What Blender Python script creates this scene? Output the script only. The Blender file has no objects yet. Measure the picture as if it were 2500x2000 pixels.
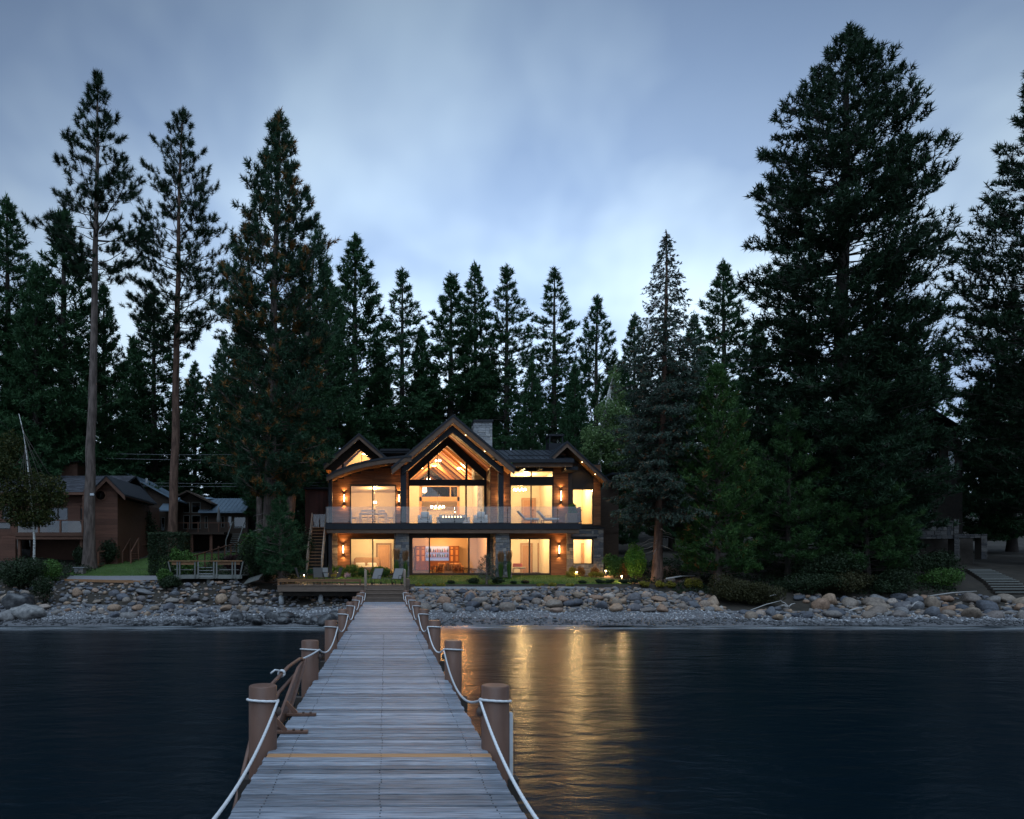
import bpy, math, random
import numpy as np
from mathutils import Vector, Matrix
random.seed(7); rng = np.random.default_rng(7)
sc = bpy.context.scene
# ------------------------------------------------------------------ camera
F = 1740.0; HX = 941.0; HY = 1388.0; CZ = 2.95      # focal length in photo pixels, vanishing point, eye height above the lake
cam_d = bpy.data.cameras.new('camera'); cam = bpy.data.objects.new('camera', cam_d); sc.collection.objects.link(cam)
cam.location = (0, 0, CZ); cam.rotation_euler = (math.radians(90), 0, 0)
cam_d.sensor_fit = 'HORIZONTAL'; cam_d.sensor_width = 36; cam_d.lens = 36 * F / 2500
cam_d.shift_x = (1250 - HX) / 2500; cam_d.shift_y = (HY - 1000) / 2500
cam_d.clip_start = 0.05; cam_d.clip_end = 2000
sc.camera = cam
# ------------------------------------------------------------------ sky at dusk: streaked cloud with the last glow behind the house
world = bpy.data.worlds.new('World'); sc.world = world; world.use_nodes = True
def build_world():
    nt = world.node_tree; N = nt.nodes; L = nt.links; N.clear()
    def nd(t, **k):
        n = N.new(t)
        for a, b in k.items(): setattr(n, a, b)
        return n
    def math_(op, a, b=None, clamp=False):
        n = nd('ShaderNodeMath', operation=op, use_clamp=clamp)
        for i, v in enumerate((a, b)):
            if v is None: continue
            if isinstance(v, (int, float)): n.inputs[i].default_value = v
            else: L.new(v, n.inputs[i])
        return n.outputs[0]
    def mix(fac, a, b, blend='MIX'):
        n = nd('ShaderNodeMix', data_type='RGBA', blend_type=blend)
        for s, v in ((n.inputs[0], fac), (n.inputs[6], a), (n.inputs[7], b)):
            if isinstance(v, (int, float)): s.default_value = v
            elif isinstance(v, tuple): s.default_value = (*v, 1)
            else: L.new(v, s)
        return n.outputs[2]
    tc = nd('ShaderNodeTexCoord'); sep = nd('ShaderNodeSeparateXYZ'); L.new(tc.outputs['Generated'], sep.inputs[0])
    X, Y, Z = sep.outputs
    zc = math_('MAXIMUM', Z, 0.0); den = math_('ADD', zc, 0.42)
    u = math_('DIVIDE', X, den); v = math_('DIVIDE', Y, den)
    cb = nd('ShaderNodeCombineXYZ'); L.new(math_('MULTIPLY', u, 1.25), cb.inputs[0]); L.new(math_('MULTIPLY', v, 1.05), cb.inputs[1])
    n1 = nd('ShaderNodeTexNoise'); n1.inputs['Scale'].default_value = 1.9; n1.inputs['Detail'].default_value = 4.0; n1.inputs['Roughness'].default_value = 0.5; n1.inputs['Distortion'].default_value = 0.2
    L.new(cb.outputs[0], n1.inputs['Vector'])
    n2 = nd('ShaderNodeTexNoise'); n2.inputs['Scale'].default_value = 5.0; n2.inputs['Detail'].default_value = 3.0; n2.inputs['Roughness'].default_value = 0.5
    L.new(cb.outputs[0], n2.inputs['Vector'])
    ramp = nd('ShaderNodeValToRGB'); e = ramp.color_ramp
    e.elements[0].position = 0.0; e.elements[0].color = (.53, .67, .85, 1)
    e.elements[1].position = 1.0; e.elements[1].color = (.13, .19, .30, 1)
    for p, c in ((.12, (.51, .66, .86)), (.28, (.45, .60, .79)), (.45, (.34, .47, .65)), (.62, (.20, .29, .43))):
        k = e.elements.new(p); k.color = (*c, 1)
    L.new(zc, ramp.inputs[0])
    # glow of the set sun low behind the house
    gd = Vector((0.14, 1.0, 0.16)).normalized()
    dp = nd('ShaderNodeVectorMath', operation='DOT_PRODUCT'); L.new(tc.outputs['Generated'], dp.inputs[0]); dp.inputs[1].default_value = gd
    g = math_('POWER', math_('MAXIMUM', dp.outputs['Value'], 0.0), 5.5)
    gm = math_('ADD', math_('MULTIPLY', g, 0.86), 0.38)
    c1 = mix(1.0, ramp.outputs[0], gm, 'MULTIPLY')
    cl = nd('ShaderNodeValToRGB'); cl.color_ramp.elements[0].position = .40; cl.color_ramp.elements[1].position = .60
    L.new(n1.outputs['Fac'], cl.inputs[0])
    cl2 = nd('ShaderNodeValToRGB'); cl2.color_ramp.elements[0].position = .35; cl2.color_ramp.elements[1].position = .7
    L.new(n2.outputs['Fac'], cl2.inputs[0])
    dark = mix(1.0, c1, (.71, .74, .82), 'MULTIPLY'); lite = mix(1.0, c1, (1.21, 1.16, 1.08), 'MULTIPLY')
    c2 = mix(cl.outputs[0], dark, lite)
    c3 = mix(math_('MULTIPLY', cl2.outputs[0], .30), c2, mix(1.0, c2, (1.28, 1.2, 1.1), 'MULTIPLY'))
    bg = nd('ShaderNodeBackground'); L.new(c3, bg.inputs[0]); bg.inputs[1].default_value = 1.12
    out = nd('ShaderNodeOutputWorld'); L.new(bg.outputs[0], out.inputs[0])
build_world()
# soft overcast light from the open lake side
sun_d = bpy.data.lights.new('sun', 'SUN'); sun_d.energy = 1.65; sun_d.angle = math.radians(70); sun_d.color = (0.60, 0.78, 1.0)
sun = bpy.data.objects.new('sun', sun_d); sc.collection.objects.link(sun)
sun.rotation_euler = (math.radians(24), 0, math.radians(-12))
sun.location = (0, 0, 60)
sc.view_settings.view_transform = 'Standard'; sc.view_settings.look = 'None'
sc.view_settings.exposure = 0.5; sc.view_settings.gamma = 1.0; sc.view_settings.use_curve_mapping = False
sc.cycles.max_bounces = 8; sc.cycles.diffuse_bounces = 3; sc.cycles.glossy_bounces = 3; sc.cycles.transmission_bounces = 3
sc.cycles.transparent_max_bounces = 10; sc.cycles.caustics_reflective = False; sc.cycles.caustics_refractive = False
sc.cycles.sample_clamp_indirect = 4.0; sc.cycles.use_denoising = True
# ------------------------------------------------------------------ helpers
C = sc.collection
def PX(px, D): return (px - HX) * D / F                # photo column -> metres at distance D
def PZ(py, D): return CZ - (py - HY) * D / F           # photo row -> height at distance D
def tag(o, label=None, cat=None, group=None, kind=None):
    if label: o['label'] = label
    if cat: o['category'] = cat
    if group: o['group'] = group
    if kind: o['kind'] = kind
    return o
def thing(name, label, cat, loc=(0, 0, 0), group=None, rz=0.0):
    o = bpy.data.objects.new(name, None); C.objects.link(o); o.location = loc; o.rotation_euler = (0, 0, rz)
    o.empty_display_size = .2
    return tag(o, label, cat, group)
def root_of(o):
    while o.parent: o = o.parent
    return o
def link_mesh(name, me, mat=None, parent=None):
    o = bpy.data.objects.new(name, me); C.objects.link(o)
    if mat is not None:
        me.materials.clear(); me.materials.append(mat)
    if parent: o.parent = parent
    return o
def np_mesh(name, V, Fc, tint=None, smooth=False):
    """mesh from numpy verts and an (n,3) or (n,4) face array"""
    me = bpy.data.meshes.new(name); V = np.asarray(V, np.float32); Fc = np.asarray(Fc, np.int32)
    me.vertices.add(len(V)); me.vertices.foreach_set('co', V.ravel())
    k = Fc.shape[1]; me.loops.add(Fc.size); me.loops.foreach_set('vertex_index', Fc.ravel())
    me.polygons.add(len(Fc)); me.polygons.foreach_set('loop_start', np.arange(len(Fc), dtype=np.int32) * k)
    if smooth: me.polygons.foreach_set('use_smooth', np.ones(len(Fc), bool))
    if tint is not None:
        a = me.attributes.new('tint', 'FLOAT', 'POINT'); a.data.foreach_set('value', np.asarray(tint, np.float32))
    me.update(calc_edges=True); me.validate()
    return me
class MB:
    """collects shapes in world coordinates; build() links them as one mesh under a thing"""
    def __init__(s): s.v = []; s.f = []; s.t = []; s.cur = 0.5; s.sm = []
    def add(s, vs, fs, smooth=False):
        b = len(s.v); s.v += [tuple(p) for p in vs]; s.t += [s.cur] * len(vs)
        for f in fs: s.f.append(tuple(b + i for i in f)); s.sm.append(smooth)
        return s
    def box(s, x0, x1, y0, y1, z0, z1):
        if x0 > x1: x0, x1 = x1, x0
        if y0 > y1: y0, y1 = y1, y0
        if z0 > z1: z0, z1 = z1, z0
        vs = [(x, y, z) for x in (x0, x1) for y in (y0, y1) for z in (z0, z1)]
        return s.add(vs, [(0, 1, 3, 2), (4, 6, 7, 5), (0, 4, 5, 1), (2, 3, 7, 6), (0, 2, 6, 4), (1, 5, 7, 3)])
    def cbox(s, x0, x1, y0, y1, z0, z1, c):
        """box with every edge chamfered on the front and top"""
        vs = []; 
        for z, i in ((z0, 0), (z1 - c, 0), (z1, c)):
            vs += [(x0 + i, y0 + i, z), (x1 - i, y0 + i, z), (x1 - i, y1 - i, z), (x0 + i, y1 - i, z)]
        fs = [(3, 2, 1, 0), (8, 9, 10, 11)]
        for k in (0, 4):
            for j in range(4): a = k + j; b = k + (j + 1) % 4; fs.append((a, b, b + 4, a + 4))
        return s.add(vs, fs)
    def prism(s, poly, y0, y1):
        """polygon in (x,z) extruded from y0 to y1"""
        n = len(poly); vs = [(x, y0, z) for x, z in poly] + [(x, y1, z) for x, z in poly]
        fs = [tuple(range(n)), tuple(range(2 * n - 1, n - 1, -1))] + [(i, i + n, (i + 1) % n + n, (i + 1) % n) for i in range(n)]
        return s.add(vs, fs)
    def prism_x(s, poly, x0, x1):
        n = len(poly); vs = [(x0, y, z) for y, z in poly] + [(x1, y, z) for y, z in poly]
        fs = [tuple(range(n)), tuple(range(2 * n - 1, n - 1, -1))] + [(i, i + n, (i + 1) % n + n, (i + 1) % n) for i in range(n)]
        return s.add(vs, fs)
    def prism_z(s, poly, z0, z1):
        n = len(poly); vs = [(x, y, z0) for x, y in poly] + [(x, y, z1) for x, y in poly]
        fs = [tuple(range(n - 1, -1, -1)), tuple(range(n, 2 * n))] + [(i, (i + 1) % n, (i + 1) % n + n, i + n) for i in range(n)]
        return s.add(vs, fs)
    def bar(s, a, b, w, h, up=(0, 0, 1)):
        """rectangular bar from a to b"""
        a = Vector(a); b = Vector(b); d = (b - a).normalized(); u = Vector(up)
        r = d.cross(u)
        if r.length < 1e-4: r = d.cross(Vector((1, 0, 0)))
        r.normalize(); u = r.cross(d)
        vs = []
        for p in (a, b):
            for i, j in ((-1, -1), (1, -1), (1, 1), (-1, 1)): vs.append(p + r * (i * w / 2) + u * (j * h / 2))
        return s.add(vs, [(3, 2, 1, 0), (4, 5, 6, 7), (0, 1, 5, 4), (1, 2, 6, 5), (2, 3, 7, 6), (3, 0, 4, 7)])
    def tube(s, pts, rad, n=8, cap=True, twist=None):
        pts = [Vector(p) for p in pts]; m = len(pts)
        if not hasattr(rad, '__len__'): rad = [rad] * m
        vs = []; prev = None; dist = 0
        for i, p in enumerate(pts):
            d = (pts[min(i + 1, m - 1)] - pts[max(i - 1, 0)]).normalized()
            if i: dist += (p - pts[i - 1]).length
            if prev is None:
                r = d.cross(Vector((0, 0, 1)))
                if r.length < 1e-3: r = d.cross(Vector((1, 0, 0)))
            else:
                r = prev - d * prev.dot(d)
            r.normalize(); prev = r; q = d.cross(r)
            for j in range(n):
                a = 2 * math.pi * j / n; k = rad[i]
                if twist: k *= 1 + twist[1] * math.cos(3 * (a - dist * twist[0]))
                vs.append(p + r * (math.cos(a) * k) + q * (math.sin(a) * k))
        fs = [(i * n + j, i * n + (j + 1) % n, (i + 1) * n + (j + 1) % n, (i + 1) * n + j) for i in range(m - 1) for j in range(n)]
        s.add(vs, fs, True)
        if cap:
            b = len(s.v) - len(vs); s.f.append(tuple(b + j for j in range(n - 1, -1, -1))); s.f.append(tuple(b + (m - 1) * n + j for j in range(n))); s.sm += [False, False]
        return s
    def lathe(s, c, prof, n=16):
        """profile [(r,z)] turned round the vertical through c"""
        vs = []; m = len(prof)
        for r, z in prof:
            for j in range(n): a = 2 * math.pi * j / n; vs.append((c[0] + r * math.cos(a), c[1] + r * math.sin(a), c[2] + z))
        fs = [(i * n + j, i * n + (j + 1) % n, (i + 1) * n + (j + 1) % n, (i + 1) * n + j) for i in range(m - 1) for j in range(n)]
        s.add(vs, fs, True); b = len(s.v) - len(vs)
        s.f.append(tuple(b + j for j in range(n - 1, -1, -1))); s.f.append(tuple(b + (m - 1) * n + j for j in range(n))); s.sm += [False, False]
        return s
    def cushion(s, x0, x1, y0, y1, z0, z1, k=.05):
        """soft box: eight-by-ring superellipse"""
        cx, cy, cz = (x0 + x1) / 2, (y0 + y1) / 2, (z0 + z1) / 2; hx, hy, hz = (x1 - x0) / 2, (y1 - y0) / 2, (z1 - z0) / 2
        vs = []; n = 12; rows = ((-1, .82), (-.8, .96), (0, 1), (.8, .96), (1, .82))
        for w, sc_ in rows:
            for j in range(n):
                a = 2 * math.pi * (j + .5) / n; c_, s_ = math.cos(a), math.sin(a); q = (abs(c_) ** 5 + abs(s_) ** 5) ** -.2
                vs.append((cx + hx * sc_ * c_ * q, cy + hy * sc_ * s_ * q, cz + hz * w))
        fs = [(i * n + j, i * n + (j + 1) % n, (i + 1) * n + (j + 1) % n, (i + 1) * n + j) for i in range(4) for j in range(n)]
        fs += [tuple(range(n - 1, -1, -1)), tuple(4 * n + j for j in range(n))]
        return s.add(vs, fs, True)
    def build(s, name, mat, parent=None, kind=None, label=None):
        o0 = root_of(parent).location if parent else Vector((0, 0, 0))
        me = bpy.data.meshes.new(name)
        me.from_pydata([(x - o0[0], y - o0[1], z - o0[2]) for x, y, z in s.v], [], s.f)
        me.polygons.foreach_set('use_smooth', s.sm)
        a = me.attributes.new('tint', 'FLOAT', 'POINT'); a.data.foreach_set('value', s.t)
        me.update()
        o = link_mesh(name, me, mat, parent)
        if kind: o['kind'] = kind
        if label: o['label'] = label
        return o
def copy_tree(o, parent=None):
    c = o.copy(); C.objects.link(c); c.parent = parent
    for ch in list(o.children): copy_tree(ch, c)
    return c
def lamp(name, kind, loc, power, col, parent=None, **k):
    d = bpy.data.lights.new(name, kind); d.energy = power; d.color = col
    o = bpy.data.objects.new(name, d); C.objects.link(o)
    rot = k.pop('rot', None)
    for a, b in k.items(): setattr(d, a, b)
    if parent: o.parent = parent; o.location = Vector(loc) - root_of(parent).location
    else: o.location = loc
    if rot: o.rotation_euler = rot
    return o
# ------------------------------------------------------------------ materials (all procedural)
def mat(name, c1, c2=None, rough=.7, scale=6.0, stretch=(1, 1, 1), bump=0.0, bscale=None, var='object', metallic=0.0, spec=.5, vlo=.75, vhi=1.2, detail=5.0, translucent=0.0, tint_ramp=None, coord='Object', lo=.3, hi=.7, dist=0.0):
    m = bpy.data.materials.new(name); m.use_nodes = True; nt = m.node_tree; N = nt.nodes; L = nt.links
    b = N['Principled BSDF']; out = N['Material Output']
    b.inputs['Roughness'].default_value = rough; b.inputs['Metallic'].default_value = metallic; b.inputs['Specular IOR Level'].default_value = spec
    tc = N.new('ShaderNodeTexCoord'); mp = N.new('ShaderNodeMapping'); L.new(tc.outputs[coord], mp.inputs[0]); mp.inputs['Scale'].default_value = stretch
    col = None
    oi = N.new('ShaderNodeObjectInfo')
    if var == 'object':
        off = N.new('ShaderNodeVectorMath'); off.operation = 'MULTIPLY_ADD'; L.new(oi.outputs['Random'], off.inputs[0]); off.inputs[1].default_value = (37, 53, 71)
        L.new(mp.outputs[0], off.inputs[2]); vec = off.outputs[0]; rnd = oi.outputs['Random']
    else:
        vec = mp.outputs[0]; at = N.new('ShaderNodeAttribute'); at.attribute_name = 'tint'; rnd = at.outputs['Fac']
    nz = N.new('ShaderNodeTexNoise'); nz.inputs['Scale'].default_value = scale; nz.inputs['Detail'].default_value = detail; nz.inputs['Roughness'].default_value = .6; nz.inputs['Distortion'].default_value = dist
    L.new(vec, nz.inputs['Vector'])
    if tint_ramp:
        r = N.new('ShaderNodeValToRGB'); r.color_ramp.interpolation = 'LINEAR'; els = r.color_ramp.elements
        for i, (p, c) in enumerate(tint_ramp):
            if i < 2: e = els[i]; e.position = p
            else: e = els.new(p)
            e.color = (*c, 1)
        L.new(rnd, r.inputs[0]); base = r.outputs[0]
        rr = N.new('ShaderNodeMapRange'); rr.inputs['From Min'].default_value = lo; rr.inputs['From Max'].default_value = hi; rr.inputs['To Min'].default_value = vlo; rr.inputs['To Max'].default_value = vhi
        L.new(nz.outputs['Fac'], rr.inputs[0])
        mx = N.new('ShaderNodeVectorMath'); mx.operation = 'SCALE'; L.new(base, mx.inputs[0]); L.new(rr.outputs[0], mx.inputs['Scale']); col = mx.outputs[0]
    else:
        r = N.new('ShaderNodeValToRGB'); r.color_ramp.elements[0].position = lo; r.color_ramp.elements[1].position = hi
        r.color_ramp.elements[0].color = (*c1, 1); r.color_ramp.elements[1].color = (*(c2 or c1), 1); L.new(nz.outputs['Fac'], r.inputs[0])
        rr = N.new('ShaderNodeMapRange'); rr.inputs['To Min'].default_value = vlo; rr.inputs['To Max'].default_value = vhi; L.new(rnd, rr.inputs[0])
        mx = N.new('ShaderNodeVectorMath'); mx.operation = 'SCALE'; L.new(r.outputs[0], mx.inputs[0]); L.new(rr.outputs[0], mx.inputs['Scale']); col = mx.outputs[0]
    L.new(col, b.inputs['Base Color'])
    if bump:
        n2 = N.new('ShaderNodeTexNoise'); n2.inputs['Scale'].default_value = bscale or scale * 3; n2.inputs['Detail'].default_value = 4; L.new(vec, n2.inputs['Vector'])
        bp = N.new('ShaderNodeBump'); bp.inputs['Strength'].default_value = bump; bp.inputs['Distance'].default_value = .02; L.new(n2.outputs['Fac'], bp.inputs['Height']); L.new(bp.outputs[0], b.inputs['Normal'])
    if translucent:
        t = N.new('ShaderNodeBsdfTranslucent'); L.new(col, t.inputs[0]); ms = N.new('ShaderNodeMixShader'); ms.inputs[0].default_value = translucent
        L.new(b.outputs[0], ms.inputs[1]); L.new(t.outputs[0], ms.inputs[2]); L.new(ms.outputs[0], out.inputs[0])
    return m
def emit(name, col, s):
    m = bpy.data.materials.new(name); m.use_nodes = True; N = m.node_tree.nodes; b = N['Principled BSDF']
    b.inputs['Base Color'].default_value = (*col, 1); b.inputs['Emission Color'].default_value = (*col, 1); b.inputs['Emission Strength'].default_value = s
    return m
def glass(name, refl, tint=(1, 1, 1), rough=0.0, milk=0.0, bump=0.0):
    """thin pane: clear with a Fresnel reflection, optionally a little milky"""
    m = bpy.data.materials.new(name); m.use_nodes = True; nt = m.node_tree; N = nt.nodes; L = nt.links; N.remove(N['Principled BSDF'])
    t = N.new('ShaderNodeBsdfTransparent'); t.inputs[0].default_value = (*tint, 1)
    g = N.new('ShaderNodeBsdfGlossy'); g.inputs['Roughness'].default_value = rough; g.inputs['Color'].default_value = (1, 1, 1, 1)
    lw = N.new('ShaderNodeFresnel'); lw.inputs['IOR'].default_value = 1.5
    ad = N.new('ShaderNodeMath'); ad.operation = 'ADD'; ad.use_clamp = True; L.new(lw.outputs[0], ad.inputs[0]); ad.inputs[1].default_value = refl
    ms = N.new('ShaderNodeMixShader'); L.new(ad.outputs[0], ms.inputs[0]); L.new(t.outputs[0], ms.inputs[1]); L.new(g.outputs[0], ms.inputs[2])
    last = ms.outputs[0]
    if milk:
        d = N.new('ShaderNodeBsdfDiffuse'); d.inputs[0].default_value = (.8, .82, .85, 1); m2 = N.new('ShaderNodeMixShader'); m2.inputs[0].default_value = milk
        L.new(last, m2.inputs[1]); L.new(d.outputs[0], m2.inputs[2]); last = m2.outputs[0]
    if bump:
        tc = N.new('ShaderNodeTexCoord'); nz = N.new('ShaderNodeTexNoise'); nz.inputs['Scale'].default_value = .8; L.new(tc.outputs['Object'], nz.inputs['Vector'])
        bp = N.new('ShaderNodeBump'); bp.inputs['Strength'].default_value = bump; bp.inputs['Distance'].default_value = .05; L.new(nz.outputs['Fac'], bp.inputs['Height']); L.new(bp.outputs[0], g.inputs['Normal'])
    L.new(last, N['Material Output'].inputs[0])
    return m
ROCKS = [(0, (.055, .06, .075)), (.2, (.12, .125, .14)), (.4, (.19, .18, .175)), (.55, (.22, .165, .12)), (.7, (.085, .095, .12)), (.82, (.31, .22, .15)), (.92, (.25, .15, .10)), (1, (.38, .36, .33))]
M = dict(
    plank=mat('weathered_plank', (.10, .117, .145), (.41, .45, .52), .5, 3.0, (.9, 17, 14), .6, 9, vlo=.5, vhi=1.2, spec=.4, lo=.32, hi=.66, detail=9),
    plank_new=mat('new_plank', (.34, .17, .075), (.42, .23, .11), .6, 3.0, (1.2, 14, 14), .2, 9),
    under=mat('dark_timber', (.035, .028, .022), (.06, .048, .04), .8, 4, (1, 1, 1), .2),
    post=mat('painted_steel_brown', (.105, .052, .035), (.19, .10, .068), .5, 3.5, (1, 1, .3), .12, 20, vlo=.95, vhi=1.05),
    rope=mat('white_rope', (.62, .63, .64), (.75, .76, .77), .8, 30, bump=.2),
    bolt=mat('rusty_bolt', (.06, .045, .04), (.12, .08, .06), .6, 20),
    strip=mat('pale_bumper', (.5, .52, .54), (.62, .64, .66), .5, 5),
    screw=mat('screw', (.02, .02, .02), (.05, .04, .035), .6, 10),
    deckwood=mat('brown_deck', (.10, .068, .048), (.17, .12, .09), .65, 3, (1.0, 10, 10), .25, 10, vlo=.8, vhi=1.2),
    railwood=mat('stained_rail', (.20, .095, .042), (.32, .165, .075), .6, 3, (1, 10, 10), .2, 10),
    postwood=mat('pale_post', (.27, .20, .15), (.40, .31, .24), .75, 4, (8, 8, 1), .3, 10),
    rock=mat('river_rock', None, rough=.75, scale=5, bump=.7, bscale=7, tint_ramp=ROCKS, vlo=.6, vhi=1.35, detail=9),
    rock_pile=mat('river_rock_pile', None, rough=.78, scale=3, bump=.3, bscale=14, tint_ramp=ROCKS, vlo=.75, vhi=1.25, var='tint'),
    rock_wet=mat('wet_rock', (.02, .022, .026), (.085, .085, .088), .38, 4, bump=.6, bscale=9, lo=.35, hi=.65),
    gravel=mat('shingle', None, rough=.75, scale=3, tint_ramp=[(0, (.16, .165, .185)), (.35, (.28, .285, .30)), (.7, (.38, .385, .40)), (1, (.52, .52, .53))], var='tint'),
    gravel_dark=mat('wet_shingle', None, rough=.4, scale=3, tint_ramp=[(0, (.03, .032, .036)), (.5, (.055, .056, .06)), (1, (.11, .11, .115))], var='tint'),
    granite=mat('grey_granite', (.10, .10, .10), (.27, .26, .25), .85, 5, bump=.8, bscale=9, lo=.35, hi=.65, detail=9),
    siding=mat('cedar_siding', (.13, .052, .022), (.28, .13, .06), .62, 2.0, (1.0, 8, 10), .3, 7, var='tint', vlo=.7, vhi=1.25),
    fascia=mat('cedar_fascia', (.11, .062, .038), (.18, .108, .07), .65, 2.0, (1.5, 4, 4), .2, 9),
    soffit=mat('soffit_wood', (.48, .23, .085), (.58, .31, .13), .6, 2.0, (8, 1, 1), .1, 9),
    dark=mat('charcoal_metal', (.017, .019, .025), (.023, .026, .033), .5, 3, spec=.3, vlo=.95, vhi=1.05),
    roof=mat('standing_seam', (.035, .042, .055), (.05, .06, .078), .32, 1.5, metallic=.5, vlo=.95, vhi=1.05),
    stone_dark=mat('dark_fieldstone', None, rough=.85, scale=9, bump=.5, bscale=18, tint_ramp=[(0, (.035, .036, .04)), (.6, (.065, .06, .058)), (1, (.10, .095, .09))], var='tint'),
    mortar=mat('mortar', (.14, .135, .13), (.20, .195, .19), .9, 20),
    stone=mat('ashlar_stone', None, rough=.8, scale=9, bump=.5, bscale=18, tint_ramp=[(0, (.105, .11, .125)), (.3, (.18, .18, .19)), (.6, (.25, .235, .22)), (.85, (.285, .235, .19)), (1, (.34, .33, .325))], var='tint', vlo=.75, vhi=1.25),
    stone_pale=mat('pale_ashlar', None, rough=.8, scale=9, bump=.5, bscale=18, tint_ramp=[(0, (.28, .285, .30)), (.5, (.40, .40, .41)), (1, (.52, .50, .48))], var='tint', vlo=.8, vhi=1.15),
    cream=mat('cream_plaster', (.66, .58, .46), (.70, .62, .50), .85, 2),
    honey=mat('honey_wood', (.40, .20, .085), (.50, .27, .12), .5, 3, (6, 6, 1), .1),
    ceilwood=mat('ceiling_boards', (.26, .09, .065), (.33, .13, .09), .6, 2, (1, 6, 6)),
    floorwood=mat('oak_floor', (.30, .19, .11), (.40, .26, .16), .4, 3, (1, 6, 1)),
    cabinet=mat('cherry_cabinet', (.13, .045, .02), (.20, .075, .035), .45, 3, (6, 6, 1)),
    white=mat('white_fabric', (.62, .62, .62), (.70, .70, .70), .9, 8, vlo=.92, vhi=1.06),
    greyfab=mat('grey_sling', (.16, .155, .15), (.22, .21, .20), .85, 60, vlo=.95, vhi=1.05),
    concrete=mat('concrete', (.34, .35, .36), (.44, .45, .46), .85, 6, bump=.2),
    teak=mat('teak', (.26, .15, .08), (.36, .22, .12), .6, 4, (6, 6, 1)),
    blackmetal=mat('black_metal', (.015, .015, .017), (.022, .022, .025), .45, 5),
    brownsiding=mat('brown_lap_siding', (.105, .042, .025), (.14, .06, .036), .7, 2, (.6, 4, 6), .15, 8, var='tint', vlo=.8, vhi=1.2),
    browntrim=mat('brown_trim', (.12, .052, .030), (.15, .068, .04), .7, 3),
    shingle=mat('asphalt_shingle', None, rough=.85, scale=20, tint_ramp=[(0, (.035, .036, .045)), (1, (.085, .088, .105))], var='tint', vlo=.8, vhi=1.2),
    metalroof=mat('blue_metal_roof', (.17, .24, .31), (.22, .29, .36), .4, 1.2, metallic=.3, vlo=.95, vhi=1.05),
    redwall=mat('dark_red_wall', (.075, .026, .02), (.10, .036, .028), .8, 3),
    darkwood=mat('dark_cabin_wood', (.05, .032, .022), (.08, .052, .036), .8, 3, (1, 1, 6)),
    grey_green=mat('grey_painted_wood', (.13, .135, .125), (.18, .185, .17), .7, 3, (8, 8, 1), .1),
    bark=mat('pine_bark', (.075, .055, .047), (.19, .145, .125), .9, 5, (1, 1, .22), .9, 9, lo=.38, hi=.62, vlo=.9, vhi=1.1),
    bark_red=mat('red_pine_bark', (.085, .045, .032), (.21, .12, .085), .9, 5, (1, 1, .22), .9, 9, lo=.38, hi=.62, vlo=.9, vhi=1.1),
    bark_dark=mat('dark_bark', (.035, .028, .024), (.07, .055, .046), .9, 6, (1, 1, .3), .6, 9),
    birchbark=mat('birch_bark', (.12, .11, .10), (.62, .61, .58), .7, 5, (1, 1, 3), .1, lo=.38, hi=.48),
    twig=mat('dead_twig', (.20, .18, .165), (.30, .275, .255), .85, 8),
    drift=mat('driftwood', (.36, .345, .33), (.52, .50, .48), .85, 6, (4, 4, 4), .3),
    grass=mat('lawn_blades', None, rough=.7, scale=1.0, tint_ramp=[(0, (.045, .11, .012)), (.6, (.085, .175, .022)), (1, (.14, .23, .038))], var='tint', translucent=.2, vlo=.8, vhi=1.2),
    lawn=mat('lawn_soil', (.03, .065, .010), (.05, .095, .016), .9, 1.2),
    earth=mat('forest_floor', (.016, .013, .009), (.04, .031, .022), .95, 1.5, bump=.4, bscale=8, detail=8),
    mulch=mat('bark_mulch', (.085, .045, .027), (.15, .085, .055), .95, 9, bump=.5, bscale=20),
    frame_bronze=mat('bronze_frame', (.022, .020, .019), (.03, .027, .026), .4, 5),
)
def needle(name, ramp, tr=.15):
    return mat(name, None, rough=.62, scale=.6, tint_ramp=ramp, var='tint', translucent=tr, vlo=.85, vhi=1.15, spec=.25)
M['needle'] = needle('pine_needles', [(0, (0.011, 0.028, 0.013)), (.5, (0.018, 0.048, 0.021)), (1, (0.033, 0.069, 0.028))])
M['needle_orange'] = needle('pine_needles_rust', [(0, (0.020, 0.053, 0.026)), (.45, (0.033, 0.082, 0.043)), (.80, (0.053, 0.108, 0.054)), (.86, (0.210, 0.103, 0.030)), (1, (0.307, 0.150, 0.043))])
M['needle_green'] = needle('young_pine_needles', [(0, (0.026, 0.069, 0.022)), (.5, (0.048, 0.113, 0.028)), (.93, (0.084, 0.173, 0.040)), (.97, (0.301, 0.121, 0.035)), (1, (0.301, 0.121, 0.035))])
M['needle_far'] = needle('far_pine_needles', [(0, (0.024, 0.067, 0.029)), (.5, (0.040, 0.103, 0.041)), (1, (0.067, 0.150, 0.058))])
M['needle_spruce'] = needle('spruce_needles', [(0, (0.036, 0.065, 0.046)), (.5, (0.069, 0.105, 0.079)), (.72, (0.124, 0.167, 0.129)), (.86, (0.173, 0.085, 0.041)), (1, (0.213, 0.112, 0.055))])
M['leaf_aspen'] = needle('aspen_leaves', [(0, (0.098, 0.172, 0.065)), (.6, (0.166, 0.264, 0.100)), (1, (0.254, 0.351, 0.144))], .35)
M['leaf_birch'] = needle('birch_leaves', [(0, (.025, .04, .012)), (.6, (.045, .06, .016)), (1, (.10, .085, .02))], .3)
M['leaf_dark'] = needle('dark_shrub_leaves', [(0, (.014, .028, .012)), (1, (.034, .058, .024))], .2)
M['leaf_mid'] = needle('shrub_leaves', [(0, (0.040, 0.095, 0.021)), (1, (0.103, 0.208, 0.045))], .25)
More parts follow.
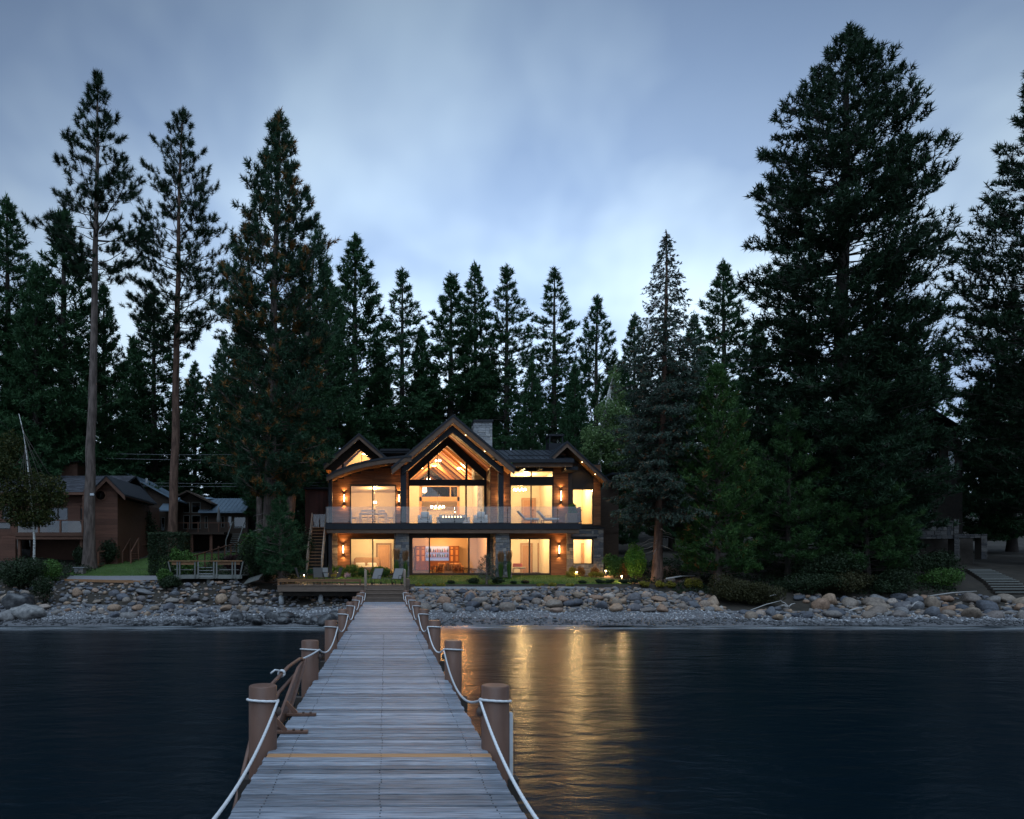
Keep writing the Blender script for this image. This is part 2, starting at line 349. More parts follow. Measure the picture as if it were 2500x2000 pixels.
M['leaf_bright'] = needle('laurel_leaves', [(0, (0.072, 0.180, 0.021)), (1, (0.202, 0.390, 0.059))], .25)
M['leaf_yellow'] = needle('golden_leaves', [(0, (.16, .15, .02)), (1, (.34, .30, .05))], .3)
M['leaf_orange'] = needle('rust_leaves', [(0, (.20, .09, .025)), (1, (.36, .17, .05))], .3)
M['leaf_plume'] = needle('plume', [(0, (.28, .15, .07)), (1, (.42, .25, .13))], .3)
M['leaf_plum'] = needle('plum_leaves', [(0, (.03, .012, .014)), (1, (.06, .025, .027))], .2)
M['leaf_olive'] = needle('olive_broom', [(0, (.032, .034, .012)), (1, (.065, .062, .024))], .2)
M['petal'] = needle('petals', [(0, (.28, .22, .36)), (1, (.5, .44, .58))], .3)
M['petal_red'] = needle('red_petals', [(0, (.25, .05, .05)), (1, (.4, .1, .09))], .3)
M['pane'] = glass('window_pane', .0, bump=.04)
M['pane_refl'] = glass('sky_reflecting_pane', .07, bump=.05)
M['rail_glass'] = glass('railing_glass', .05, milk=.06, bump=.03)
M['dark_pane'] = glass('unlit_pane', .12, tint=(.55, .58, .6), bump=.05)
M['bulb'] = emit('warm_bulb', (1, .78, .45), 14.0)
M['lampglass'] = emit('sconce_glass', (1, .74, .40), 4.0)
M['flame'] = emit('flame', (1, .6, .25), 6.0)
M['shelf_light'] = emit('backlit_bar', (.30, .48, .85), .32)
# ================================================================== terrain, lake, shore
PROF = {
 'c': [(-40, -4), (28, -1.7), (34, -.62), (36.8, 0), (39.9, .62), (41.2, 1.02), (43.35, 1.66), (43.9, 1.70), (44.25, 1.96), (49, 2.47), (52, 2.6), (60, 3.1), (75, 4.6), (120, 11), (300, 30)],
 'l': [(-40, -4), (28, -1.7), (34, -.62), (36.8, 0), (39.3, .42), (42.9, 1.95), (43.6, 2.20), (49, 2.78), (53, 3.5), (60, 4.1), (75, 5.6), (120, 12), (300, 32)],
 'r': [(-40, -4), (28, -1.7), (34, -.62), (36.8, 0), (39.8, .42), (42.2, 1.0), (45, 2.0), (50, 3.1), (60, 4.3), (75, 5.8), (120, 12), (300, 32)]}
def sstep(a, b, x): t = np.clip((x - a) / (b - a), 0, 1); return t * t * (3 - 2 * t)
def ground_z(x, y):
    x = np.asarray(x, float); y = np.asarray(y, float)
    zz = {k: np.interp(y, [p[0] for p in v], [p[1] for p in v]) for k, v in PROF.items()}
    wl = 1 - sstep(-9.5, -6.5, x); wr = sstep(15.5, 20.5, x); wc = 1 - wl - wr
    z = zz['l'] * wl + zz['c'] * wc + zz['r'] * wr
    wob = .10 * np.sin(x * .55 + 1.3) * np.sin(y * .31) + .05 * np.sin(x * 1.3 + y * .9)
    amp = np.where((y > 43.9) & (y < 50), .12, 1.0)
    return z + wob * amp * np.clip((y - 33) / 6, 0, 1)
def gz(x, y): return float(ground_z(x, y))
def grid_mesh(name, xs, ys, zf, smooth=True, tintf=None):
    X, Y = np.meshgrid(xs, ys); V = np.stack([X.ravel(), Y.ravel(), zf(X, Y).ravel()], 1); nx, ny = len(xs), len(ys)
    i = (np.arange(ny - 1)[:, None] * nx + np.arange(nx - 1)[None]).ravel()
    return np_mesh(name, V, np.stack([i, i + 1, i + nx + 1, i + nx], 1), smooth=smooth)
def axis(parts): return np.unique(np.concatenate([np.linspace(a, b, n) for a, b, n in parts]))
gx = axis([(-400, -60, 18), (-60, 70, 261), (70, 400, 18)]); gy = axis([(-40, 33, 12), (33, 62, 117), (62, 130, 35), (130, 420, 16)])
tag(link_mesh('ground', grid_mesh('ground', gx, gy, ground_z), M['earth']), kind='structure')
def sheet(name, poly, dz, material, step=.5, kind='structure'):
    """a sheet lying dz above the ground inside an (x,y) polygon made of left/right edges per row: [(y, x0, x1)]"""
    ys = [p[0] for p in poly]; V = []; Fc = []; rows = np.arange(ys[0], ys[-1] + 1e-6, step); nx = max(24, int(max(p[2] - p[1] for p in poly) / .5))
    for y in rows:
        a = np.interp(y, ys, [p[1] for p in poly]); b = np.interp(y, ys, [p[2] for p in poly])
        for t in np.linspace(0, 1, nx):
            x = a + (b - a) * t; V.append((x, y, gz(x, y) + dz))
    for r in range(len(rows) - 1):
        for k in range(nx - 1): i = r * nx + k; Fc.append((i, i + 1, i + nx + 1, i + nx))
    return tag(link_mesh(name, np_mesh(name, V, Fc, smooth=True), material), kind=kind)
LAWN = [(44.25, 1.2, 15.2), (45.5, -5.8, 15.9), (46.5, -6.2, 15.8), (48.0, -6.4, 13.5), (48.9, -6.4, 12.3)]
sheet('lawn', LAWN, .012, M['lawn'])
LAWN_L = [(46.0, -21.0, -15.8), (49, -21.2, -13.0), (53, -19.6, -10.5), (58, -17, -9.5), (62, -16, -9)]
sheet('neighbour_lawn', LAWN_L, .012, M['lawn'])
sheet('gravel_patch', [(43.65, -19.6, -14.0), (46.6, -20.6, -14.6)], .014, mat('grey_gravel', (.13, .125, .135), (.22, .215, .225), .9, 30, bump=.6, bscale=60))
sheet('mulch_bed', [(44.6, 15.4, 19.5), (48, 14.6, 20.0), (50.5, 15.2, 20)], .014, M['mulch'])
sheet('mulch_slope', [(44.4, -8.2, -5.4), (47, -8.6, -5.4), (50, -8.6, -5.6)], .014, M['mulch'])
sheet('beach', [(33.2, -60, 80), (38.5, -60, 80), (40.4, -60, 80)], .006, mat('beach_shingle', (.055, .056, .062), (.17, .17, .18), .8, 16, bump=.6, bscale=40, detail=8), step=.4)
def blades(name, poly, n, h, material, label, dz=.0):
    ys = np.array([p[0] for p in poly]); y = rng.uniform(ys[0], ys[-1], n)
    a = np.interp(y, ys, [p[1] for p in poly]); b = np.interp(y, ys, [p[2] for p in poly]); x = a + (b - a) * rng.random(n)
    z = ground_z(x, y) + dz; hh = h * rng.uniform(.6, 1.2, n); an = rng.uniform(0, 6.28, n); w = .012
    p = np.stack([x, y, z], 1); s = np.stack([np.cos(an) * w, np.sin(an) * w, 0 * an], 1); tip = p + np.stack([rng.normal(0, .02, n), rng.normal(0, .02, n), hh], 1)
    V = np.stack([p - s, p + s, tip], 1).reshape(-1, 3); t = np.repeat(np.clip(.5 + .25 * np.sin(x * 1.1) * np.cos(y * 1.7) + rng.normal(0, .18, n), 0, 1), 3)
    o = link_mesh(name, np_mesh(name, V, np.arange(3 * n).reshape(-1, 3), t), material)
    return tag(o, label, 'grass', kind='stuff')
blades('grass', LAWN, 60000, .055, M['grass'], 'short mown lawn grass in front of the lit house')
blades('grass', LAWN_L, 24000, .06, M['grass'], 'mown grass sloping up to the brown cabin')
# lake: gentle swell with low lapping waves along the shore
def water_z(X, Y):
    r = 0 * X
    for yc, hgt, wd, ph in ((35.7, .085, .30, 0.0), (34.3, .055, .42, 2.0), (32.3, .03, .6, 4.0)):
        c = yc + .25 * np.sin(X * .13 + ph) + .12 * np.sin(X * .37 + ph * 2)
        a = .55 + .45 * np.sin(X * .21 + ph * 1.7) * np.sin(X * .083 + ph)
        r = r + hgt * a * np.exp(-((Y - c) / wd) ** 2)
    return r
wm = bpy.data.materials.new('lake_water'); wm.use_nodes = True
def build_water():
    nt = wm.node_tree; N = nt.nodes; L = nt.links; b = N['Principled BSDF']
    b.inputs['Base Color'].default_value = (.0018, .0072, .0118, 1); b.inputs['Roughness'].default_value = .25; b.inputs['IOR'].default_value = 1.33; b.inputs['Specular IOR Level'].default_value = .10
    tc = N.new('ShaderNodeTexCoord'); prev = None
    for sx, sy, sc_, st, di in ((.5, 1.0, .55, .6, .13), (.7, 1.4, 1.9, .6, .05), (1.0, 1.8, 7.0, .4, .014)):
        mp = N.new('ShaderNodeMapping'); mp.inputs['Scale'].default_value = (sx, sy, 1); mp.inputs['Rotation'].default_value = (0, 0, .25); L.new(tc.outputs['Object'], mp.inputs[0])
        nz = N.new('ShaderNodeTexNoise'); nz.inputs['Scale'].default_value = sc_; nz.inputs['Detail'].default_value = 3; nz.inputs['Distortion'].default_value = .6; L.new(mp.outputs[0], nz.inputs['Vector'])
        bp = N.new('ShaderNodeBump'); bp.inputs['Strength'].default_value = st; bp.inputs['Distance'].default_value = di; L.new(nz.outputs['Fac'], bp.inputs['Height'])
        if prev: L.new(prev, bp.inputs['Normal'])
        prev = bp.outputs[0]
    L.new(prev, b.inputs['Normal'])
build_water()
wx = axis([(-300, -60, 10), (-60, 70, 131), (70, 300, 10)]); wy = axis([(-60, 20, 5), (20, 31, 12), (31, 37.6, 100)])
tag(link_mesh('lake_water', grid_mesh('lake_water', wx, wy, water_z), wm), kind='structure')
# thin wash of foam where the small waves lap the shingle
fm = bpy.data.materials.new('wave_foam'); fm.use_nodes = True
def build_foam():
    nt = fm.node_tree; N = nt.nodes; L = nt.links; N.remove(N['Principled BSDF']); tc = N.new('ShaderNodeTexCoord'); at = N.new('ShaderNodeAttribute'); at.attribute_name = 'tint'
    mp = N.new('ShaderNodeMapping'); mp.inputs['Scale'].default_value = (.35, 1.6, 1); L.new(tc.outputs['Object'], mp.inputs[0]); nz = N.new('ShaderNodeTexNoise'); nz.inputs['Scale'].default_value = 1.1; nz.inputs['Detail'].default_value = 5; L.new(mp.outputs[0], nz.inputs['Vector'])
    mr = N.new('ShaderNodeMapRange'); mr.inputs['From Min'].default_value = .34; mr.inputs['From Max'].default_value = .72; mr.inputs['To Max'].default_value = .42; L.new(nz.outputs['Fac'], mr.inputs[0])
    mu = N.new('ShaderNodeMath'); mu.operation = 'MULTIPLY'; L.new(mr.outputs[0], mu.inputs[0]); L.new(at.outputs['Fac'], mu.inputs[1])
    d = N.new('ShaderNodeBsdfDiffuse'); d.inputs[0].default_value = (.72, .76, .80, 1); t = N.new('ShaderNodeBsdfTransparent'); ms = N.new('ShaderNodeMixShader'); L.new(mu.outputs[0], ms.inputs[0]); L.new(t.outputs[0], ms.inputs[1]); L.new(d.outputs[0], ms.inputs[2]); L.new(ms.outputs[0], N['Material Output'].inputs[0])
build_foam()
fxs = np.linspace(-60, 80, 281); fys = np.linspace(31.9, 36.7, 25); XX, YY = np.meshgrid(fxs, fys); cc = 35.75 + .25 * np.sin(XX * .13) + .12 * np.sin(XX * .37); FV = np.stack([XX.ravel(), YY.ravel(), (water_z(XX, YY) + .012).ravel()], 1); ii = (np.arange(24)[:, None] * 281 + np.arange(280)[None]).ravel()
tag(link_mesh('wave_foam', np_mesh('wave_foam', FV, np.stack([ii, ii + 1, ii + 282, ii + 281], 1), np.exp(-((YY - cc + .8) / 1.0) ** 2).ravel(), True), fm), 'thin pale foam lapping along the shingle shore', 'foam', kind='stuff')
# ------------------------------------------------------------------ rocks
import bmesh
def ico(sub):
    bm = bmesh.new(); bmesh.ops.create_icosphere(bm, subdivisions=sub, radius=1.0); bm.verts.ensure_lookup_table()
    V = np.array([v.co[:] for v in bm.verts]); Fc = np.array([[v.index for v in f.verts] for f in bm.faces]); bm.free(); return V, Fc
ICO = {k: ico(k) for k in (1, 2, 3)}
def rock_verts(sub, seed, angular=.0):
    r = np.random.default_rng(seed); V, Fc = ICO[sub]; d = V / np.linalg.norm(V, axis=1)[:, None]; R = np.ones(len(V))
    for k in range(5):
        n = r.normal(size=3); n /= np.linalg.norm(n); R += r.uniform(-.12, .12) * np.cos(r.uniform(1.5, 3.5) * (d @ n) + r.uniform(0, 6))
    for k in range(13):                      # flattened faces
        n = r.normal(size=3); n /= np.linalg.norm(n); h = r.uniform(.62, .92); s = d @ n; m = s * R > h
        R[m] = R[m] * .15 + .85 * (h / s[m])
    V = d * R[:, None] * np.array([1.0, r.uniform(.65, .95), r.uniform(.48, .78)])
    return V, Fc
ROCKM = []
for k in range(12):
    V, Fc = rock_verts(3, 100 + k); ROCKM.append(np_mesh('rock', V, Fc, smooth=True))
for m_ in ROCKM: m_.materials.append(M['rock'])
# bank strips where rocks lie: (x0, x1, y0, y1)
def bank_y(x): return 39.3, np.where(x < -8, 43.1, np.where(x > 17, 42.6, 43.3))
spots = []
def blocked(x, y):
    if -1.5 < x < 1.4 and y < 44.2: return True                    # pier and steps
    if -6.4 < x < 1.5 and y > 40.2: return True                    # terrace deck
    if 19.3 < x < 24.5 and 40.4 < y < 43.5: return True            # broom shrubs
    return False
def throw(n, sz, xr, yr, spread=.80, tries=12):
    got = 0
    for _ in range(n * tries):
        if got >= n: break
        x = random.uniform(*xr); y = random.uniform(*yr); s = random.uniform(*sz)
        if blocked(x, y): continue
        ok = True
        for (a, b, t) in spots:
            if abs(a - x) < 2 and (a - x) ** 2 + ((b - y) * 1.35) ** 2 < ((s + t) * spread) ** 2: ok = False; break
        if ok: spots.append((x, y, s)); got += 1
    return got
random.seed(11)
throw(16, (.42, .62), (1.8, 19), (39.6, 41.2), .9); throw(40, (.28, .46), (1.6, 19), (39.6, 42.2)); throw(40, (.27, .45), (-22, -6.3), (38.6, 41.8)); throw(46, (.32, .66), (24, 37), (38.6, 42.6))
throw(10, (.28, .45), (19, 24.5), (38.4, 40.4)); throw(16, (.22, .62), (-8.8, -1.9), (36.9, 38.0), .62)
throw(70, (.18, .30), (1.6, 19.3), (39.7, 43.3)); throw(62, (.17, .29), (-22, -6.3), (38.6, 43.0)); throw(22, (.2, .3), (24, 37), (38.4, 43.0))
ROCK_LABEL = {'c': 'rounded river rock piled on the bank below the lit house lawn', 'l': 'rounded grey rock on the stony bank below the cabins', 'r': 'large pale boulder on the bank under the tallest dark pine', 'w': 'dark wet boulder at the waterline beside the wooden pier', 'b': 'grey rock on the shingle in front of the olive broom shrubs'}
for i, (x, y, s) in enumerate(spots):
    wet = -9 < x < -1.8 and y < 38.2
    o = bpy.data.objects.new('rock' if s < .3 else 'boulder', ROCKM[i % 12]); C.objects.link(o)
    k = 'w' if wet else 'c' if 1.4 < x < 19.3 else 'l' if x < 0 else 'b' if x < 24.2 else 'r'
    o.location = (x, y, gz(x, y) + s * .22); o.rotation_euler = (random.uniform(-.25, .25), random.uniform(-.25, .25), random.uniform(0, 6.28))
    o.scale = (s * random.uniform(.95, 1.25), s * random.uniform(.9, 1.1), s * random.uniform(.85, 1.1))
    if wet:
        o.data = o.data.copy(); o.data.materials.clear(); o.data.materials.append(M['rock_wet'])
    tag(o, ROCK_LABEL[k], 'rock' if s < .3 else 'boulder', {'c': 'rocks below the lawn', 'l': 'rocks below the cabins', 'r': 'boulders under the tallest pine', 'w': 'wet boulders at the waterline', 'b': 'rocks before the broom shrubs'}[k])
# single large granite boulders at the far left
def big_rock(name, label, x, y, s, material, seed, sink=.25, rz=0.0, flat=1.0):
    V, Fc = rock_verts(3, seed); V = V * (1 + .10 * np.sin(V[:, :1] * 5.1 + seed) * np.sin(V[:, 2:] * 6.3 + 1) + .06 * np.sin(V[:, 1:2] * 9 + V[:, :1] * 7)); o = link_mesh(name, np_mesh(name, V, Fc, smooth=True), material)
    o.location = (x, y, max(gz(x, y), -.1) + s[2] * sink); o.scale = s; o.rotation_euler = (0, 0, rz); return tag(o, label, 'boulder')
big_rock('granite_boulder', 'biggest pale granite boulder with a flat top beside the water', PX(66, 38.4), 38.4, (1.05, .8, .85), M['granite'], 5, .35, .2)
big_rock('slate_boulder', 'blue grey boulder behind the biggest granite boulder', PX(52, 39.6), 39.6, (.95, .7, .95), M['rock_wet'], 8, .6, .4)
big_rock('granite_boulder', 'brownish boulder at the water left of the biggest granite boulder', PX(12, 37.9), 37.9, (.62, .6, .62), M['rock'], 9, .3, .2)
for i, (px, py, s, lb) in enumerate(((1668, 1392, .30, 'round grey boulder on the rock heap between the spruce and young pine'), (1640, 1398, .22, 'small tan boulder on the rock heap by the spruce trunk'), (1696, 1398, .50, 'broad tan boulder on the rock heap in front of the young pine'), (1634, 1407, .42, 'flat tan boulder lying in front of the spruce trunk'))):
    y = 45.3; big_rock('boulder', lb, PX(px, y), y, (s, s * .8, s * .8), M['rock'], 30 + i, .2, i)
def pile(name, n, size, yr, xr, material, label, cat, sub=2, reject=True, zoff=.25, seed=1):
    """many small stones as one mass of real geometry"""
    r = np.random.default_rng(seed); m = int(n * 2.4); x = r.uniform(xr[0], xr[1], m); y = r.uniform(yr[0], yr[1], m)
    if reject:
        keep = np.array([not blocked(a, b) for a, b in zip(x, y)])
        S = np.array(spots); dx = x[:, None] - S[:, 0]; dy = (y[:, None] - S[:, 1]) * 1.1; keep &= (dx * dx + dy * dy > (S[:, 2] * .92) ** 2).all(1); x = x[keep][:n]; y = y[keep][:n]
    else: x = x[:n]; y = y[:n]
    n = len(x); s = size[0] + (size[1] - size[0]) * r.random(n) ** 2.2
    base = [rock_verts(sub, 400 + k) for k in range(8)]; nv = len(base[0][0]); Vb = np.stack([b[0] for b in base]); Fb = base[0][1]
    k = r.integers(0, 8, n); a = r.uniform(0, 6.28, n); ca, sa = np.cos(a), np.sin(a); V = Vb[k] * s[:, None, None]
    X = V[:, :, 0] * ca[:, None] - V[:, :, 1] * sa[:, None]; Y = V[:, :, 0] * sa[:, None] + V[:, :, 1] * ca[:, None]
    P = np.stack([X + x[:, None], Y + y[:, None], V[:, :, 2] + (ground_z(x, y) + s * zoff)[:, None]], 2).reshape(-1, 3)
    Fc = (Fb[None] + (np.arange(n) * nv)[:, None, None]).reshape(-1, 3)
    o = link_mesh(name, np_mesh(name, P, Fc, np.repeat(r.random(n), nv), True), material)
    return tag(o, label, cat, kind='stuff')
pile('rock_fill', 1350, (.07, .21), (38.9, 43.3), (-30, -6.3), M['rock_pile'], 'smaller stones filling the bank below the cabins', 'stones', seed=2)
pile('rock_fill', 1700, (.07, .20), (39.7, 43.4), (1.4, 19.5), M['rock_pile'], 'smaller stones packed between the rocks below the lawn', 'stones', seed=3)
pile('rock_fill', 700, (.10, .26), (38.6, 42.9), (19, 45), M['rock_pile'], 'smaller stones between boulders under the dark pines', 'stones', seed=4)
pile('shingle_stones', 8000, (.025, .10), (37.9, 40.2), (-24, 42), M['gravel'], 'pale loose shingle along the beach', 'shingle', sub=1, reject=False, seed=5)
pile('wet_shingle_stones', 3200, (.04, .13), (36.7, 38.0), (-24, 42), M['gravel_dark'], 'dark wet shingle at the water edge', 'shingle', sub=1, reject=False, seed=6)
pile('wet_rock_fill', 160, (.10, .3), (36.8, 37.9), (-13, -1.7), M['rock_wet'], 'dark wet stones between the waterline boulders by the pier', 'stones', reject=False, seed=9)
pile('under_terrace_stones', 300, (.07, .22), (40.0, 43.6), (-6.4, 1.2), M['rock_pile'], 'stones lying under the wooden terrace', 'stones', reject=False, seed=8)
# concrete kerb wall between the rocks and the lawn, gravel step edge on the left
kb = MB().box(PX(1010, 43.75), PX(1432, 43.75), 43.62, 43.86, 1.2, 1.83); tag(kb.build('kerb_wall', M['concrete']), 'low concrete retaining kerb along the lawn edge above the rocks', 'wall')
tm = MB().bar((PX(158, 43.5), 43.5, gz(PX(158, 43.5), 43.5) + .02), (PX(386, 43.3), 43.3, gz(PX(386, 43.3), 43.3) - .02), .12, .16); tag(tm.build('landscape_timber', M['railwood']), 'orange timber edging the grey gravel patch', 'timber')
# ================================================================== pier
DZ = 1.10; XL, XR = -1.18, 1.04; Y1 = 39.3
pier = thing('pier', 'weathered grey plank pier running from the lake to the terrace steps', 'pier', (0, 20, 0))
pm = [];
for k in range(5):
    b = MB(); w = .1225 - .0012 * k; b.cbox(XL, XR, -w / 2, w / 2, -.038, 0, .005)
    me = bpy.data.meshes.new('plank'); me.from_pydata(b.v, [], b.f); me.materials.append(M['plank']); me.update(); pm.append(me)
random.seed(3); nplank = 0; y = 2.2
while y < Y1 - .05:
    o = bpy.data.objects.new('plank', pm[nplank % 5]); C.objects.link(o); o.parent = pier
    o.location = (random.uniform(-.012, .012), y - 20, DZ + random.uniform(-.003, .003)); o.rotation_euler = (random.uniform(-.018, .018), random.uniform(-.0015, .0015), random.uniform(-.0012, .0012))
    if abs(y - 7.12) < .072:
        o.data = pm[0].copy(); o.data.materials.clear(); o.data.materials.append(M['plank_new']); o['label'] = 'new orange plank'
    nplank += 1; y += .143
for yy, xs in ((0, (-.95, .85)),):
    for xx in xs:
        MB().box(xx - .05, xx + .05, 2.0, Y1, DZ - .29, DZ - .042).build('stringer', M['under'], pier)
    MB().box(-.09, -.0, 2.0, Y1, DZ - .29, DZ - .042).build('stringer', M['under'], pier)
sw = MB()
yy = 2.2
while yy < 20:
    for xx in (-.95, -.045, .85):
        jx = random.uniform(-.012, .012); jy = random.uniform(-.01, .01)
        for dy in (-.035, .035): sw.box(xx + jx - .005, xx + jx + .005, yy + dy + jy - .005, yy + dy + jy + .005, DZ - .004, DZ + .0034)
    yy += .143
sw.build('screws', M['screw'], pier, kind='stuff')
POSTS = [2.76 + 4.57 * k for k in range(9)]; PLX, PRX, PR = -1.26, 1.13, .143; PT = DZ + .65
for k, y in enumerate(POSTS):
    MB().box(-1.5, 1.36, y - .09, y + .09, DZ - .52, DZ - .295).build('cross_beam', M['under'], pier)
    for x, side in ((PLX, -1), (PRX, 1)):
        nm = 'left' if side < 0 else 'right'
        t = thing('pier_post', 'round brown steel post, %s from the terrace steps in the %s row' % (('ninth', 'eighth', 'seventh', 'sixth', 'fifth', 'fourth', 'third', 'second', 'first')[k], 'ladder side' if side < 0 else 'bumper strip side'), 'post', (x, y, DZ), 'round posts along the pier')
        MB().lathe((x, y, 0), [(PR, -2.2), (PR, PT - .012), (PR - .012, PT)], 28).build('pile', M['post'], t)
        bx_ = x - side * (PR - .02)
        MB().tube([(bx_, y, PT - .27), (bx_ - side * .05, y, PT - .27), (bx_ - side * .065, y, PT - .27)], [.045, .045, .02], 10).build('bolt', M['bolt'], t)
        if k == 1 and side > 0:
            q = MB(); q.box(x + PR - .005, x + PR + .03, y - .05, y + .03, DZ - .5, PT - .28); so = q.build('bumper_strip', M['strip'], t, label='white vertical bumper strip')
            for j in range(5): z = DZ - .4 + j * .2; MB().tube([(x + PR + .0295, y - .01, z), (x + PR + .04, y - .01, z)], .014, 6).build('screw', M['screw'], so)
# ropes: one continuous line down each side, wrapped once round every post
def sagline(a, b, sag, n):
    a = Vector(a); b = Vector(b); out = []
    for i in range(n + 1):
        t = i / n; p = a.lerp(b, t); p.z -= 4 * sag * t * (1 - t); out.append(p)
    return out
RZ = PT - .155; RR = .0135
def rope(side, label):
    x0 = PLX if side < 0 else PRX; xi = x0 - side * (PR + RR); ys = POSTS; t = thing('rope', label, 'rope', (x0, ys[1], RZ))
    for k in range(len(ys) - 1):
        a, c = ys[k], ys[k + 1]
        if side < 0 and k == 1: continue                     # gate: handled by the ladder
        n = 150 if k < 3 else 24
        MB().tube(sagline((xi, a, RZ), (xi, c, RZ), .27 + .03 * math.sin(k * 2.1), n), RR, 9 if k < 3 else 6, twist=(28, .10) if k < 3 else None).build('span', M['rope'], t)
    for k, y in enumerate(ys):
        n = 60 if k < 4 else 20
        MB().tube([(x0 + (PR + RR) * math.cos(2 * math.pi * i / n), y + (PR + RR) * math.sin(2 * math.pi * i / n), RZ + .02 * math.cos(2 * math.pi * i / n + 2.0)) for i in range(n + 1)], RR * .95, 8, twist=(28, .1) if k < 4 else None).build('wrap', M['rope'], t)
rope(-1, 'white rope strung along the post row beside the ladder'); rope(1, 'white rope strung along the post row with the bumper strip')
# swim ladder folded up against the left side, between the first two visible posts
lad = thing('swim_ladder', 'brown steel swim ladder with curved handles bolted to the pier edge', 'ladder', (-1.25, 8.4, DZ))
for path in ([(-1.27, 11.0, DZ + .44), (-1.30, 10.8, DZ + .48), (-1.37, 10.1, DZ + .46), (-1.46, 9.1, DZ + .36), (-1.53, 8.2, DZ - .05), (-1.60, 7.3, .25), (-1.66, 6.6, -.7)], [(-1.26, 10.55, DZ + .30), (-1.29, 10.4, DZ + .33), (-1.40, 9.3, DZ + .22), (-1.47, 8.4, DZ - .12), (-1.54, 7.5, .15), (-1.60, 6.8, -.7)]):
    MB().tube(path, .026, 9).build('side_rail', M['post'], lad)
for yb in (8.0, 8.95):
    br = MB(); br.box(-1.24, -.87, yb - .045, yb + .045, DZ + .005, DZ + .03); br.bar((-1.12, yb, DZ + .03), (-1.25, yb, DZ + .17), .05, .025, (0, 1, 0)); bo = br.build('bracket', M['post'], lad)
    for xx in (-1.03, -.94): MB().tube([(xx, yb, DZ + .03), (xx, yb, DZ + .05)], .016, 6).build('bolt', M['bolt'], bo)
pl = MB(); pl.add([(-1.285, 7.85, DZ - .05), (-1.285, 9.1, DZ - .05), (-1.285, 11.05, DZ + .44), (-1.285, 10.3, DZ + .42), (-1.25, 7.85, DZ - .05), (-1.25, 9.1, DZ - .05), (-1.25, 11.05, DZ + .44), (-1.25, 10.3, DZ + .42)], [(0, 1, 2, 3), (7, 6, 5, 4), (0, 4, 5, 1), (1, 5, 6, 2), (2, 6, 7, 3), (3, 7, 4, 0)]); po = pl.build('plate', M['post'], lad)
MB().bar((-1.245, 9.1, DZ - .04), (-1.245, 11.05, DZ + .44), .03, .05, (1, 0, 0)).build('plate_rib', M['post'], po)
for t_ in (.55, .75, .95): A_ = Vector((-1.46, 9.1, DZ + .36)).lerp(Vector((-1.66, 6.6, -.7)), t_); B_ = A_ + Vector((.07, .15, -.1)); MB().tube([A_, B_], .018, 6).build('rung', M['post'], lad)
b = MB(); b.tube(sagline((PLX + PR + RR, POSTS[2], RZ), (-1.27, 11.0, DZ + .46), .01, 30), RR, 9, twist=(28, .1))
for j in range(3): b.tube([(-1.41 + .04 * math.cos(i), 9.65 + j * .03, DZ + .425 + .04 * math.sin(i)) for i in np.linspace(0, 6.28, 13)], RR, 7)
b.tube([(-1.42, 9.6, DZ + .47), (-1.48, 9.55, DZ + .49), (-1.53, 9.5, DZ + .45)], RR, 7)
tag(b.build('gate_rope', M['rope']), 'short white gate rope knotted to the ladder handle', 'rope')
# ================================================================== trees
def norm(a): return a / np.maximum(np.linalg.norm(a, axis=-1, keepdims=True), 1e-9)
def needles(r, pos, axis_, K, ln, w, spread, tint):
    """K slender needles per tuft: pos, axis (n,3)"""
    n = len(pos); d = norm(axis_[:, None] * (1.0 - spread * .35) + r.normal(0, spread, (n, K, 3)))
    st = pos[:, None] + axis_[:, None] * r.uniform(-.55, .45, (n, K, 1)) * ln
    L_ = ln * r.uniform(.65, 1.15, (n, K, 1)); p = norm(np.cross(d, r.normal(0, 1, (n, K, 3)))) * w
    V = np.stack([st - p, st + p, st + d * L_], 2).reshape(-1, 3)
    t = np.clip(tint[:, None] + r.normal(0, .05, (n, K)), 0, 1); t = np.repeat(t.ravel(), 3)
    return V, np.arange(len(V)).reshape(-1, 3), t
def limbs_mesh(paths, radii, sides=4):
    """paths (b,m,3), radii (b,m)"""
    b, m, _ = paths.shape; d = norm(np.gradient(paths, axis=1)); up = np.array([.13, .21, .97]); r1 = norm(np.cross(d, up)); r2 = np.cross(d, r1)
    a = np.arange(sides) * 2 * math.pi / sides
    V = paths[:, :, None] + radii[:, :, None, None] * (np.cos(a)[:, None] * r1[:, :, None] + np.sin(a)[:, None] * r2[:, :, None])
    i = (np.arange(b)[:, None, None] * m + np.arange(m - 1)[None, :, None]) * sides + np.arange(sides)[None, None]; j = (np.arange(b)[:, None, None] * m + np.arange(m - 1)[None, :, None]) * sides + (np.arange(sides) + 1)[None, None] % sides
    return V.reshape(-1, 3), np.stack([i, j, j + sides, i + sides], -1).reshape(-1, 4)
